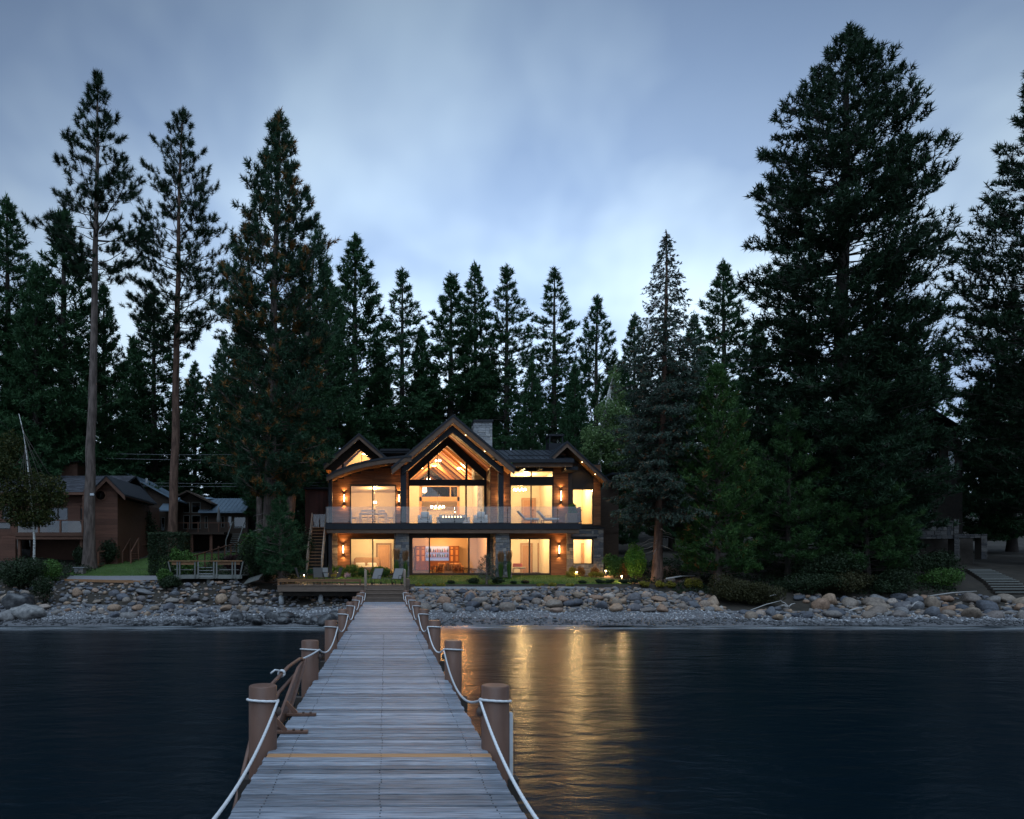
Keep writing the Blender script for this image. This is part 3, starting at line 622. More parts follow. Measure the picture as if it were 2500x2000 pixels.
def trunk_mesh(r, H, r0, lean=(0, 0), flare=1.5, rings=26, sides=14, top=.03):
    t = np.linspace(0, 1, rings); z = t * H; rad = r0 * (1 - t) ** .85 * (1 + (flare - 1) * np.exp(-z / .7)) + top
    wob = np.cumsum(r.normal(0, .02, (rings, 2)), 0) * (H / 30); wob -= wob[0]
    cx = lean[0] * t + wob[:, 0]; cy = lean[1] * t + wob[:, 1]; a = np.arange(sides) * 2 * math.pi / sides
    k = rad[:, None] * (1 + r.normal(0, .025, (rings, sides)))
    V = np.stack([cx[:, None] + k * np.cos(a), cy[:, None] + k * np.sin(a), np.repeat(z[:, None] - .25 * (t[:, None] == 0), sides, 1)], 2).reshape(-1, 3)
    i = np.arange(rings - 1)[:, None] * sides + np.arange(sides)[None]; j = np.arange(rings - 1)[:, None] * sides + (np.arange(sides) + 1)[None] % sides
    return V, np.stack([i, j, j + sides, i + sides], -1).reshape(-1, 4), lambda zz: np.stack([np.interp(zz, z, cx), np.interp(zz, z, cy)], -1), lambda zz: np.interp(zz, z, rad)
def conifer(seed, H, r0, zb, prof, nb, K=22, ln=.34, w=.022, twig=2.2, e=(-.05, .55), curve=.25, up=.5, spread=.62, lean=(0, 0), tint=(.45, .2), rust=0.0, spruce=False, start=.3, gap=.0, deadlow=0, clump=1, dens=1.7, irr=.09, jit=(.60, 1.10)):
    """returns meshes (trunk, limbs, crown)"""
    r = np.random.default_rng(seed); TV, TF, cen, trad = trunk_mesh(r, H, r0, lean)
    t = (np.arange(nb) + r.random(nb)) / nb; t = t ** 1.12; z = zb + t * (H - zb) * .985
    R = np.interp(t, [p[0] for p in prof], [p[1] for p in prof]) * r.uniform(*jit, nb) * np.where(r.random(nb) < irr, 1.28, 1.0)
    az = np.arange(nb) * 2.39996 + r.normal(0, .45, nb)
    if gap: R *= np.where(r.random(nb) < gap, .45, 1.0)
    es = e[0] + (e[1] - e[0]) * t ** 1.3 + r.normal(0, .10, nb); cv = curve * r.uniform(.4, 1.4, nb)
    m = 7; s = np.linspace(0, 1, m); dirh = np.stack([np.cos(az), np.sin(az)], 1)
    wig = r.normal(0, .05, (nb, m)).cumsum(1) * R[:, None] * .5; wig[:, 0] = 0
    z = np.maximum(z - R * np.maximum(es + cv, 0) * .85, zb * .9 + .1 * z); c0 = cen(z); P = np.zeros((nb, m, 3))
    P[:, :, 0] = c0[:, 0:1] + dirh[:, 0:1] * R[:, None] * s - dirh[:, 1:2] * wig
    P[:, :, 1] = c0[:, 1:2] + dirh[:, 1:2] * R[:, None] * s + dirh[:, 0:1] * wig
    P[:, :, 2] = z[:, None] + R[:, None] * (es[:, None] * s + cv[:, None] * s ** 2)
    rad = np.minimum((.0095 * R + .010), trad(z) * .6)[:, None] * (1 - .8 * s)
    LV, LF = limbs_mesh(P, rad)
    lp, lr_ = [], []
    pos, axs = [], []
    for b in range(nb):
        nt = max(3, int((R[b] + .3) * twig * dens * r.uniform(.8, 1.2))); ss = start + (1 - start) * r.random(nt) ** .8
        side = np.where(np.arange(nt) % 2 == 0, 1, -1) * r.uniform(.5, 1, nt)
        pt = np.stack([np.interp(ss, s, P[b, :, k]) for k in range(3)], 1); fw = norm(P[b, -1] - P[b, 0]); lat = norm(np.cross(fw, (0, 0, 1.0)))
        tl = (.18 + .34 * R[b] * (1.15 - ss)) * r.uniform(.5, 1.1, nt); tl = np.minimum(tl, 1.9)
        dv = norm(lat[None] * side[:, None] + fw[None] * r.uniform(.35, 1.0, (nt, 1)) + np.array([0, 0, 1.0])[None] * (up * r.uniform(.2, 1.0, (nt, 1)) if not spruce else -r.uniform(.1, .5, (nt, 1))))
        end = pt + dv * tl[:, None]
        for k in range(nt):
            q = max(1, int(tl[k] / (ln * 1.15))) * clump
            u = np.linspace(1, .25, q)[:, None] if q > 1 else np.array([[1.0]])
            pp = pt[k] + (end[k] - pt[k]) * u + r.normal(0, .06, (q, 3)); pos.append(pp)
            ax = dv[k] + np.array([0, 0, up if not spruce else -.25]) + r.normal(0, .25, (q, 3)); axs.append(norm(ax))
        pos.append(P[b, -1:] + r.normal(0, .03, (1, 3))); axs.append(norm(fw[None] + np.array([[0, 0, up]])))
        lp.append(np.stack([pt, end], 1)[::2]); lr_.append(np.repeat(np.array([[.011, .005]]), (nt + 1) // 2, 0) * (1 + R[b] * .12))
    nl = max(8, int(ln * 24)); zt = H - np.linspace(0, 1.2, nl); pos.append(np.column_stack([cen(zt), zt]) + r.normal(0, .05, (nl, 3))); axs.append(norm(np.array([[0, 0, 1.0]]) + r.normal(0, .35, (nl, 3))))
    tv, tf = limbs_mesh(np.concatenate(lp), np.concatenate(lr_), 3)
    LV2 = np.concatenate([LV, tv]); LF2 = np.concatenate([LF, tf + len(LV)])
    pos = np.concatenate(pos); axs = np.concatenate(axs)
    tn = r.normal(tint[0], tint[1], len(pos))
    if rust:
        tn = np.minimum(tn, .78); fld = np.sin(pos[:, 0] * 1.1 + 2) * np.sin(pos[:, 2] * .8 + 1) * np.sin(pos[:, 1] * 1.3)
        pr_ = rust * (1 + 1.5 * fld) * np.where(axs[:, 2] < .55, 1.5, .7); tn = np.where(r.random(len(pos)) < pr_, r.uniform(.87, 1, len(pos)), tn)
    NV, NF, NT = needles(r, pos, axs, K, ln, w, spread, np.clip(tn, 0, 1))
    dead = None
    if deadlow:
        zd = r.uniform(zb * .45, zb * 1.15, deadlow); azd = r.uniform(0, 6.28, deadlow); Rd = r.uniform(.3, 1.0, deadlow) * prof[1][1] * .45; cd = cen(zd)
        Pd = np.zeros((deadlow, 5, 3)); sd = np.linspace(0, 1, 5); Pd[:, :, 0] = cd[:, 0:1] + np.cos(azd)[:, None] * Rd[:, None] * sd; Pd[:, :, 1] = cd[:, 1:2] + np.sin(azd)[:, None] * Rd[:, None] * sd; Pd[:, :, 2] = zd[:, None] - .25 * Rd[:, None] * sd ** 2 + r.normal(0, .04, (deadlow, 5))
        dead = limbs_mesh(Pd, np.repeat(np.linspace(.03, .006, 5)[None], deadlow, 0), 4)
    return (np_mesh('trunk', TV, TF, smooth=True), np_mesh('limbs', LV2, LF2, smooth=True), np_mesh('crown', NV, NF, NT), None if dead is None else np_mesh('dead_branches', dead[0], dead[1], smooth=True))
def place_tree(name, label, cat, ms, loc, bark, needle_, limb=None, group=None, rz=0.0, sc_=1.0):
    t = thing(name, label, cat, loc, group, rz); t.scale = (sc_,) * 3
    link_mesh('trunk', ms[0], bark, t); link_mesh('limbs', ms[1], limb or bark, t); link_mesh('crown', ms[2], needle_, t)
    if ms[3]: link_mesh('dead_branches', ms[3], M['twig'], t)
    return t
def px_tree(name, label, px, D, top, crown_y, hw, seed, r0, mats, rz=0.0, **k):
    """tree standing on the ground at distance D; top=(px,py), hw=[(py, half width px)]"""
    x = PX(px, D); zb_ = gz(x, D); H = PZ(top[1], D) - zb_; zb = PZ(crown_y, D) - zb_; q = D / F
    prof = sorted([((PZ(py, D) - zb_ - zb) / (H - zb), w * q) for py, w in hw])
    lean = (PX(top[0], D) - x, 0)
    ms = conifer(seed, H, r0, zb, prof, lean=lean, **k)
    return place_tree(name, label, 'tree', ms, (x, D, zb_), *mats)
px_tree('tall_pine', 'tallest thin pine with a long bare grey trunk and sparse crown', 218, 50, (241, 180), 690, [(690, 55), (620, 120), (540, 150), (450, 125), (380, 105), (300, 60), (230, 30), (183, 10)], 21, .37, (M['bark'], M['needle'], M['bark_dark']),
        nb=84, K=60, ln=.40, w=.020, twig=1.7, e=(-.05, .75), curve=.28, up=.55, spread=.62, start=.38, tint=(.4, .2), clump=1)
px_tree('red_barked_pine', 'tall pine with straight reddish trunk beside the dark hedge', 421, 58, (438, 266), 850, [(850, 60), (760, 120), (640, 130), (560, 118), (470, 100), (400, 80), (330, 45), (269, 10)], 22, .37, (M['bark_red'], M['needle'], M['bark_dark']),
        nb=130, K=46, ln=.40, w=.021, twig=1.9, e=(-.12, .8), curve=.30, up=.6, spread=.62, start=.35)
px_tree('rusty_pine', 'dense pine mottled with rust needles standing at the left end of the lit house', 652, 45.5, (682, 276), 1215, [(1215, 60), (1150, 130), (1050, 140), (900, 142), (760, 132), (640, 122), (560, 108), (480, 82), (400, 58), (330, 30), (278, 8)], 23, .40, (M['bark'], M['needle_orange'], M['bark']),
        nb=330, K=26, ln=.36, w=.028, twig=3.1, irr=.16, jit=(.5, 1.1), e=(-.12, .6), curve=.26, up=.6, spread=.62, rust=.16, tint=(.42, .18), deadlow=26)
px_tree('back_pine', 'dark pine close behind the rusty pine, trunk showing beside it', 696, 55, (775, 545), 1190, [(1190, 70), (1050, 120), (850, 105), (700, 75), (600, 40), (545, 10)], 24, .40, (M['bark'], M['needle_far'], M['bark_dark']), nb=150, K=20, ln=.34, w=.025, twig=2.2, rust=.0)
px_tree('thin_back_pine', 'thin trunked pine behind the rusty pine on the cabin side', 638, 60, (600, 560), 1180, [(1180, 50), (1000, 95), (800, 85), (650, 50), (560, 10)], 25, .26, (M['bark'], M['needle_far'], M['bark_dark']), nb=110, K=20, ln=.34, w=.025, twig=2.0)
px_tree('great_pine', 'largest broad dark pine standing above the boulder bank', 2046, 48, (2066, 62), 1330, [(1330, 190), (1200, 235), (1000, 240), (812, 232), (572, 222), (433, 207), (311, 190), (210, 130), (172, 100), (110, 55), (64, 12)], 26, .62, (M['bark_dark'], M['needle'], M['bark_dark']),
        nb=510, K=16, ln=.40, w=.038, twig=2.8, irr=.0, jit=(.70, 1.04), e=(-.14, .34), curve=.16, up=.6, spread=.62, start=.3, gap=.05, tint=(.45, .22))
px_tree('edge_pine', 'dark pine beside the stone steps of the dark neighbour house', 2545, 50.5, (2540, 120), 1250, [(1250, 150), (1000, 225), (858, 225), (742, 205), (568, 185), (440, 122), (348, 85), (250, 55), (120, 10)], 27, .5, (M['bark_dark'], M['needle'], M['bark_dark']),
        nb=360, K=17, ln=.42, w=.038, twig=2.5, irr=.0, jit=(.7, 1.04), e=(-.1, .4), curve=.22, up=.55, gap=.15)
px_tree('shore_pine', 'slim dark pine beside the unlit dark house', 2150, 48.5, (2156, 800), 1330, [(1330, 90), (1200, 110), (1050, 95), (900, 60), (760, 8)], 35, .22, (M['bark_dark'], M['needle'], M['bark_dark']), nb=130, K=22, ln=.40, w=.028, twig=2.6, e=(-.15, .5), curve=.2, up=.55)
px_tree('blue_spruce', 'pale tipped spruce with drooping branches beside the lit house', 1604, 45.5, (1625, 566), 1262, [(1262, 105), (1150, 125), (1040, 125), (950, 112), (851, 88), (770, 64), (742, 55), (689, 40), (620, 20), (566, 4)], 28, .27, (M['bark_red'], M['needle_spruce'], M['bark_dark']),
        nb=360, K=9, ln=.18, w=.030, twig=4.2, e=(-.32, .10), curve=.10, up=.1, spread=.55, spruce=True, start=.12, tint=(.45, .22), deadlow=30)
px_tree('young_pine', 'bright green young pine rising from the rocks beside the spruce', 1752, 44, (1751, 890), 1400, [(1400, 82), (1300, 92), (1180, 98), (1080, 84), (1010, 62), (950, 36), (893, 8)], 29, .20, (M['bark'], M['needle_green'], M['bark']),
        nb=230, K=26, ln=.30, w=.022, twig=3.4, e=(-.1, .8), curve=.28, up=.7, spread=.62, start=.25, tint=(.5, .22))
px_tree('small_pine', 'small dark pine under the largest pine, next to the bright young pine', 1925, 45.2, (1929, 1000), 1375, [(1375, 95), (1250, 105), (1150, 85), (1080, 52), (1000, 8)], 30, .16, (M['bark_dark'], M['needle_green'], M['bark_dark']), nb=120, K=24, ln=.30, w=.018, twig=3.6, e=(-.1, .8), curve=.28, up=.7, tint=(.25, .15))
px_tree('small_pine', 'bushy low pine in front of the dark stone terrace', 2120, 44.6, (2105, 1130), 1395, [(1395, 100), (1300, 95), (1220, 80), (1150, 10)], 31, .14, (M['bark_dark'], M['needle_green'], M['bark_dark']), nb=90, K=24, ln=.30, w=.018, twig=3.6, e=(-.1, .8), curve=.28, up=.7, tint=(.2, .12))
# forest line: four kinds of tree, copied
VAR = {'A': (conifer(41, 27, .34, 3.0, [(0, 3.2), (.12, 3.9), (.4, 3.4), (.65, 2.4), (.85, 1.25), (1, .2)], 280, K=16, ln=.38, w=.040, twig=3.0, e=(-.15, .6), curve=.2, up=.45, gap=.1), 27),
       'B': (conifer(42, 28, .36, 8.5, [(0, 2.4), (.15, 3.4), (.4, 3.0), (.65, 2.3), (.85, 1.3), (1, .2)], 160, K=18, ln=.38, w=.036, twig=2.8, e=(-.1, .5), curve=.15, up=.4, gap=.12), 28),
       'C': (conifer(43, 26, .40, 2.0, [(0, 4.0), (.15, 4.4), (.4, 3.7), (.65, 2.5), (.85, 1.25), (1, .2)], 280, K=15, ln=.44, w=.046, twig=2.7, e=(-.15, .7), curve=.22, up=.5, gap=.08), 26),
       'D': (conifer(44, 24, .30, 2.5, [(0, 3.0), (.2, 3.5), (.5, 2.9), (.7, 2.1), (.88, 1.0), (1, .15)], 160, K=22, ln=.40, w=.034, twig=2.6, e=(.0, 1.0), curve=.4, up=.9, gap=.1), 24)}
LINE = [(864, 572, 72, 'A', 1.1), (983, 655, 76, 'B', 1), (1099, 664, 77, 'A', 1.1), (1160, 638, 79, 'A', .85), (1238, 647, 77, 'B', 1), (1351, 653, 77, 'B', .95), (1456, 720, 73, 'D', 1), (1548, 765, 76, 'A', .9), (1768, 633, 69, 'A', 1), (1693, 765, 80, 'A', .9),
        (545, 812, 84, 'A', .8), (20, 478, 60, 'A', 1.0), (150, 505, 61, 'C', 1.0), (255, 690, 63, 'C', .8), (375, 700, 74, 'A', 1.1), (475, 880, 82, 'A', 1.0), (330, 820, 76, 'C', .9), (90, 640, 58, 'C', .8), (-60, 560, 58, 'C', .9),
        (930, 830, 75, 'C', .85), (1030, 790, 77, 'C', .75), (1300, 880, 66, 'C', .8), (1405, 880, 64, 'C', .75), (800, 640, 64, 'C', .9), (715, 700, 66, 'A', 1.1), (1190, 900, 78, 'C', .65), (1500, 930, 60, 'C', .7), (1640, 860, 62, 'C', .8), (1850, 780, 62, 'C', .9), (1960, 800, 60, 'C', .9),
        (2230, 800, 68, 'C', .9), (2400, 900, 60, 'C', .8), (2470, 700, 60, 'C', .8), (2130, 740, 64, 'C', .9), (600, 760, 78, 'C', .85), (420, 960, 78, 'C', .8), (60, 760, 66, 'C', .9)]
LINE_L = {0: 'dense pointed conifer next to the rusty pine, above the left gable', 1: 'slender open crowned pine behind the house between two gables', 2: 'full conical pine directly behind the main gable peak', 3: 'narrow pointed pine just behind the stone chimney', 4: 'slender pine with bare lower trunk right of the stone chimney', 5: 'slender sparse pine above the low metal roof', 6: 'pine with upswept branches above the small dark chimney', 7: 'conical pine close behind the spruce on the house side', 8: 'tall dense pine between the spruce and the largest pine', 9: 'shorter pine peeking out beside the spruce tip', 10: 'distant pale pine in the gap left of the rusty pine', 11: 'dark narrow pine behind the brown cabin chimney side', 12: 'broad dark pine directly behind the tall thin pine crown', 13: 'dark pine filling in right of the tall thin pine trunk', 14: 'dark pine just behind the red barked trunk', 15: 'small dark pine between the red barked trunk and rusty pine', 30: 'dark pine right behind the largest pine, by the unlit house', 32: 'dark pine behind the stone steps of the unlit house', 23: 'broad dark conifer hugging the back of the rusty pine'}
used = set(); random.seed(5)
for i, (px, py, D, v, wd) in enumerate(LINE):
    ms, H0 = VAR[v]; x = PX(px, D); zb = gz(x, D); k = (PZ(py, D) - zb) / H0
    mats = (M['bark_dark'], M['bark_dark'], M['needle_far'])
    t = thing('forest_pine', LINE_L.get(i, 'broad dark conifer filling the forest behind the houses'), 'tree', (x, D, zb - .2), 'forest trees behind the houses', random.uniform(0, 6.28)); t.scale = (k * wd * 1.18, k * wd * 1.18, k)
    for nm, me, mm in zip(('trunk', 'limbs', 'crown'), ms, mats):
        o = bpy.data.objects.new(nm, me); C.objects.link(o); o.parent = t
        if v not in used: me.materials.append(mm)
    used.add(v)
# far wood behind: one mass
def far_wood():
    r = np.random.default_rng(77); V = []; Fc = []; T = []; b = 0; n = 80
    for i in range(n):
        D = r.uniform(88, 140); x = PX(r.uniform(-150, 2650), D); z0 = gz(x, D); H = PZ(r.uniform(870, 1040), D) - z0; m = 330
        t = r.random(m) ** .8; rad = (1 - t) * 3.4 * np.sqrt(r.random(m)) + .15; a = r.uniform(0, 6.28, m)
        pos = np.stack([x + rad * np.cos(a), D + rad * np.sin(a), z0 + 1 + t * (H - 1)], 1); ax = norm(np.stack([np.cos(a), np.sin(a), .4 + 0 * a], 1))
        nv, nf, nt = needles(r, pos, ax, 5, .85, .14, .5, r.normal(.4, .2, m)); V.append(nv); Fc.append(nf + b); T.append(nt); b += len(nv)
    o = link_mesh('far_wood', np_mesh('far_wood', np.concatenate(V), np.concatenate(Fc), np.concatenate(T)), M['needle_far'])
    tag(o, 'distant wooded hillside behind the forest line', 'forest', kind='stuff')
far_wood()
# ------------------------------------------------------------------ broadleaf trees and shrubs
def leaves(r, pos, size, tint, outward=None):
    n = len(pos); d = norm(r.normal(0, 1, (n, 3)) + (0 if outward is None else outward * 1.1)); u = norm(np.cross(d, r.normal(0, 1, (n, 3)))); v = np.cross(d, u); s = size * r.uniform(.6, 1.3, (n, 1))
    V = np.stack([pos - u * s, pos + v * s * .55, pos + u * s, pos - v * s * .55], 1).reshape(-1, 3)
    return V, np.arange(4 * n).reshape(-1, 4), np.repeat(np.clip(tint, 0, 1), 4)
def blob_points(r, n, lobes):
    """points in the shell of several overlapping lobes (cx,cy,cz,rx,ry,rz)"""
    L_ = np.array(lobes); wgt = (L_[:, 3] * L_[:, 4] * L_[:, 5]) ** .67; k = r.choice(len(L_), n, p=wgt / wgt.sum()); d = norm(r.normal(0, 1, (n, 3))); q = r.random(n) ** .38
    return L_[k, :3] + d * L_[k, 3:] * q[:, None] * (1 + .12 * np.sin(d[:, 0:1] * 7 + k[:, None]) * np.cos(d[:, 2:3] * 6)), d
def bush(name, label, cat, x, y, rx, ry, h, n, size, leaf, seed, group=None, lobes=7, stem=True, boxy=False, spot=None):
    r = np.random.default_rng(seed); z0 = gz(x, y); t = thing(name, label, cat, (x, y, z0), group)
    if boxy:
        pos = np.stack([r.uniform(-rx, rx, n), r.uniform(-ry, ry, n), r.uniform(.02, h, n)], 1); f = r.integers(0, 3, n); m = r.random(n) < .75
        pos[m & (f == 0), 1] = -ry; pos[m & (f == 1), 2] = h; pos[m & (f == 2), 0] = np.sign(pos[m & (f == 2), 0]) * rx; pos += r.normal(0, .05, (n, 3)); d = norm(pos * np.array([1 / rx, 1 / ry, .3]))
    else:
        L_ = [(r.normal(0, rx * .38), r.normal(0, ry * .38), h * r.uniform(.3, .72), rx * r.uniform(.42, .62), ry * r.uniform(.42, .62), h * r.uniform(.26, .36)) for _ in range(lobes)]; L_.append((0, 0, h * .42, rx * .72, ry * .72, h * .42))
        pos, d = blob_points(r, n, L_); pos[:, 2] = np.maximum(pos[:, 2], .02)
    V, Fc, T = leaves(r, pos, size, r.normal(.45, .25, n), d)
    link_mesh('foliage', np_mesh('foliage', V, Fc, T), leaf, t)
    if stem:
        b = MB()
        for k in range(5): a = k * 1.26 + r.uniform(0, .5); b.tube([(x + .03 * math.cos(a), y + .03 * math.sin(a), z0 - .05), (x + rx * .25 * math.cos(a), y + ry * .25 * math.sin(a), z0 + h * .4), (x + rx * .5 * math.cos(a), y + ry * .5 * math.sin(a), z0 + h * .75)], [.03, .02, .008], 5)
        b.build('stem', M['bark_dark'], t)
    return t
def broadleaf(name, label, x, y, pts, r0, crown, n, size, leaf, bark, seed, limbs=14, limb_mat=None):
    """pts: trunk polyline (x,y,z); crown lobes in world coords"""
    r = np.random.default_rng(seed); z0 = gz(x, y); t = thing(name, label, 'tree', (x, y, z0))
    b = MB(); m = len(pts); b.tube(pts, [r0 * (1 - .85 * i / (m - 1)) for i in range(m)], 9).build('trunk', bark, t)
    lb = MB(); P = [Vector(p) for p in pts]; L_ = np.array(crown)
    for k in range(limbs):
        f = r.uniform(.3, .95) * (m - 1); i = int(f); s = P[i].lerp(P[min(i + 1, m - 1)], f - i); q = L_[r.integers(len(L_))]; e = Vector(q[:3] + r.normal(0, .45, 3) * q[3:]); c_ = s.lerp(e, .5) + Vector((0, 0, -.12 * (e - s).length))
        lb.tube([s, c_, e], [r0 * .22, r0 * .13, .005], 5)
    lb.build('limbs', limb_mat or bark, t)
    pos, d = blob_points(r, n, crown); V, Fc, T = leaves(r, pos - np.array([x, y, z0]), size, r.normal(.5, .28, n), d * .3)
    link_mesh('crown', np_mesh('crown', V, Fc, T), leaf, t); return t
D = 57; x = PX(1466, D)
broadleaf('aspen', 'pale green aspen with a white trunk behind the lit house', x, D, [(x, D, gz(x, D)), (PX(1464, D), D, PZ(1130, D)), (PX(1472, D), D, PZ(1040, D)), (PX(1485, D), D, PZ(960, D)), (PX(1500, D), D, PZ(905, D))], .16,
          [(PX(p, D), D + o, PZ(q, D), a * D / F, a * D / F, c * D / F) for p, q, a, c, o in ((1500, 920, 16, 30, 0), (1512, 965, 24, 34, .5), (1480, 1010, 34, 34, -.4), (1520, 1020, 34, 34, .4), (1455, 1065, 38, 30, 0), (1500, 1075, 48, 34, -.5), (1530, 1060, 34, 40, .5), (1445, 1100, 30, 26, 0), (1500, 1120, 44, 30, 0))], 12000, .10, M['leaf_aspen'], M['birchbark'], 61, 22)
D = 45; x = PX(82, D)
broadleaf('birch', 'leaning white birch with drooping leaves in front of the brown cabin', x, D, [(x, D, gz(x, D) - .1), (PX(84, D), D, PZ(1320, D)), (PX(80, D), D, PZ(1260, D)), (PX(72, D), D, PZ(1180, D)), (PX(66, D), D, PZ(1120, D)), (PX(58, D), D, PZ(1060, D)), (PX(46, D), D, PZ(1010, D))], .085,
          [(PX(p, D), D + o, PZ(q, D), a * D / F, a * D / F, c * D / F) for p, q, a, c, o in ((22, 1090, 30, 40, .2), (10, 1150, 40, 50, -.3), (70, 1180, 45, 38, .4), (30, 1220, 45, 40, -.2), (130, 1185, 28, 26, .1), (95, 1220, 48, 32, .3), (150, 1215, 20, 30, -.2), (60, 1265, 50, 26, .2), (110, 1262, 32, 24, -.2))], 13000, .085, M['leaf_birch'], M['birchbark'], 62, 20, M['bark_dark'])
# shrubs
def cover(label, xr, yr, n, size, leaf, seed):
    r = np.random.default_rng(seed); x = r.uniform(*xr, n); y = r.uniform(*yr, n); f = np.sin(x * 1.7 + seed) * np.sin(y * 1.9) + .4 * np.sin(x * 4.1) * np.sin(y * 3.7); k = f > -.25; x, y, f = x[k], y[k], f[k]
    z = ground_z(x, y) + r.random(len(x)) ** 1.5 * (.12 + .38 * np.clip(f + .25, 0, 1)); V, Fc, T = leaves(r, np.stack([x, y, z], 1), size, r.normal(.4, .25, len(x)), np.array([[0, -.3, .8]])); tag(link_mesh('ground_cover', np_mesh('ground_cover', V, Fc, T), leaf), label, 'undergrowth', kind='stuff')
cover('dark undergrowth on the slope under the largest pine', (16.5, 35.6), (43.2, 53), 30000, .07, M['leaf_dark'], 1)
cover('low undergrowth between the cabins and the rusty pine', (-13, -5.6), (44.6, 56), 14000, .06, M['leaf_dark'], 2)
cover('undergrowth on the bank left of the gravel patch', (-30, -20), (42.4, 51), 12000, .07, M['leaf_dark'], 3)
def pb(name, label, px, D, w, py_top, n, size, leaf, seed, cat='shrub', group=None, depth=.8, **k):
    x = PX(px, D); rx = w * D / F / 2; h = max(PZ(py_top, D) - gz(x, D), .15); return bush(name, label, cat, x, D, rx, rx * depth, h, n, size, leaf, seed, group, **k)
pb('clipped_hedge', 'tall square clipped dark hedge by the grey bench platform', 414, 47, 84, 1304, 11000, .06, M['leaf_dark'], 70, cat='hedge', depth=.7, boxy=True)
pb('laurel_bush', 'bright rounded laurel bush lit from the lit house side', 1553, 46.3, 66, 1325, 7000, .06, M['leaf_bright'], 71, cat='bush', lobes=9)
pb('broom_shrub', 'wide olive broom shrub sprawling over the rocks beneath the young pine', 1792, 41.8, 150, 1400, 10000, .05, M['leaf_olive'], 72, depth=.7)
pb('broom_shrub', 'smaller olive broom shrub reaching down to the shingle', 1862, 41.2, 100, 1418, 6000, .05, M['leaf_olive'], 73, depth=.7)
pb('dark_shrub', 'dark leafy shrub mass below the stone terrace of the dark house', 2180, 45.5, 200, 1330, 8000, .07, M['leaf_dark'], 74)
pb('dark_shrub', 'dark shrub at the top of the boulder bank beside the stone steps', 2290, 45.8, 130, 1345, 5000, .07, M['leaf_dark'], 75)
pb('dark_shrub', 'dark shrub under the low pines between broom and boulders', 2000, 44.0, 170, 1330, 7000, .07, M['leaf_dark'], 76)
pb('bank_shrub', 'low dark shrub behind the tan boulders next to the broom shrubs', 1955, 43.0, 150, 1392, 5000, .06, M['leaf_dark'], 180)
pb('bank_shrub', 'low dark shrub above the driftwood plank', 2065, 43.2, 150, 1388, 5000, .06, M['leaf_olive'], 181)
pb('bank_shrub', 'low dark shrub above the twisted driftwood root', 2185, 43.4, 150, 1390, 5000, .06, M['leaf_dark'], 182)
pb('bank_shrub', 'low shrub on the boulder heap beside the timber steps', 2300, 44.2, 120, 1385, 4000, .06, M['leaf_mid'], 183)
pb('willow_shrub', 'loose grey green willow shrub above the granite boulders', 50, 42.4, 130, 1352, 8000, .06, M['leaf_dark'], 77)
pb('willow_shrub', 'grey green shrub spotted with pale flowers beside the gravel patch', 118, 43.2, 90, 1365, 6000, .055, M['leaf_mid'], 78)
pb('willow_shrub', 'low trailing green shrub over the rocks by the granite boulders', 110, 40.6, 60, 1405, 3000, .05, M['leaf_dark'], 79)
pb('deck_shrub', 'yellow green shrub hanging over the rocks beside the grey bench platform', 405, 43.0, 60, 1385, 5000, .05, M['leaf_mid'], 80)
pb('deck_shrub', 'low dark green shrub under the hedge on the stony bank', 412, 42.2, 64, 1405, 4000, .05, M['leaf_dark'], 81)
pb('climbing_shrub', 'leafy grey green shrub climbing the hedge behind the bench platform', 445, 46.0, 56, 1335, 4000, .07, M['leaf_mid'], 82)
pb('plum_shrub', 'dark plum coloured shrub behind the grey bench platform', 575, 45.6, 62, 1345, 4500, .06, M['leaf_plum'], 83)
pb('understory_shrub', 'big dark shrub at the foot of the rusty pine', 650, 44.8, 120, 1310, 9000, .06, M['leaf_dark'], 84, lobes=10)
pb('understory_shrub', 'light green leafy shrub left of the rusty pine trunk', 622, 45.6, 60, 1290, 4500, .07, M['leaf_mid'], 85)
pb('understory_shrub', 'dark shrub between the rusty pine and the wooden stairs', 715, 46.6, 90, 1285, 7000, .06, M['leaf_dark'], 86)
pb('cabin_shrub', 'rounded dark shrub against the gable wall of the brown cabin', 262, 51.5, 62, 1305, 4000, .08, M['leaf_dark'], 87)
pb('cabin_shrub', 'dark shrub tucked under the brown cabin balcony beside the tall trunk', 196, 50.4, 44, 1330, 3000, .07, M['leaf_dark'], 88)
pb('cabin_shrub', 'dark evergreen shrub filling the gap between the two cabins', 345, 58, 90, 1215, 6000, .10, M['leaf_dark'], 89)
pb('side_shrub', 'dark bush right of the lit stone wall, warm lit along its edge', 1500, 47.8, 60, 1345, 4000, .06, M['leaf_mid'], 90)
pb('rust_shrub', 'rust leaved shrub between the stone wall and laurel bush', 1520, 47.2, 40, 1368, 1800, .05, M['leaf_orange'], 91)
pb('yard_shrub', 'broad green shrubs filling the yard behind the metal roofed cabin', 560, 78, 160, 1170, 6000, .14, M['leaf_dark'], 92)
for i, px in enumerate((806, 838, 862, 886, 914, 940)):
    pb('boxwood', 'rounded dark green boxwood in the row under the bedroom window', px, 47.9, 30 + (i % 3) * 3, 1377 + (i % 2) * 3, 2200, .04, M['leaf_mid'], 100 + i, group='boxwoods under the window', lobes=5)
for i, px in enumerate((1395, 1422, 1453)):
    pb('barberry', ('golden', 'rust red', 'orange gold')[i] + ' barberry in the bed below the stone wall window', px, 48.1, 22, 1381, 1400, .035, M['leaf_yellow' if i == 0 else 'leaf_orange'], 110 + i, stem=False)
for i, px in enumerate((1388, 1402, 1444, 1455, 1470)):
    pb('stonecrop', 'low yellow stonecrop clump edging the lawn bed', px, 47.6, 20, 1394, 900, .03, M['leaf_yellow'], 116 + i, group='stonecrop along the bed', stem=False)
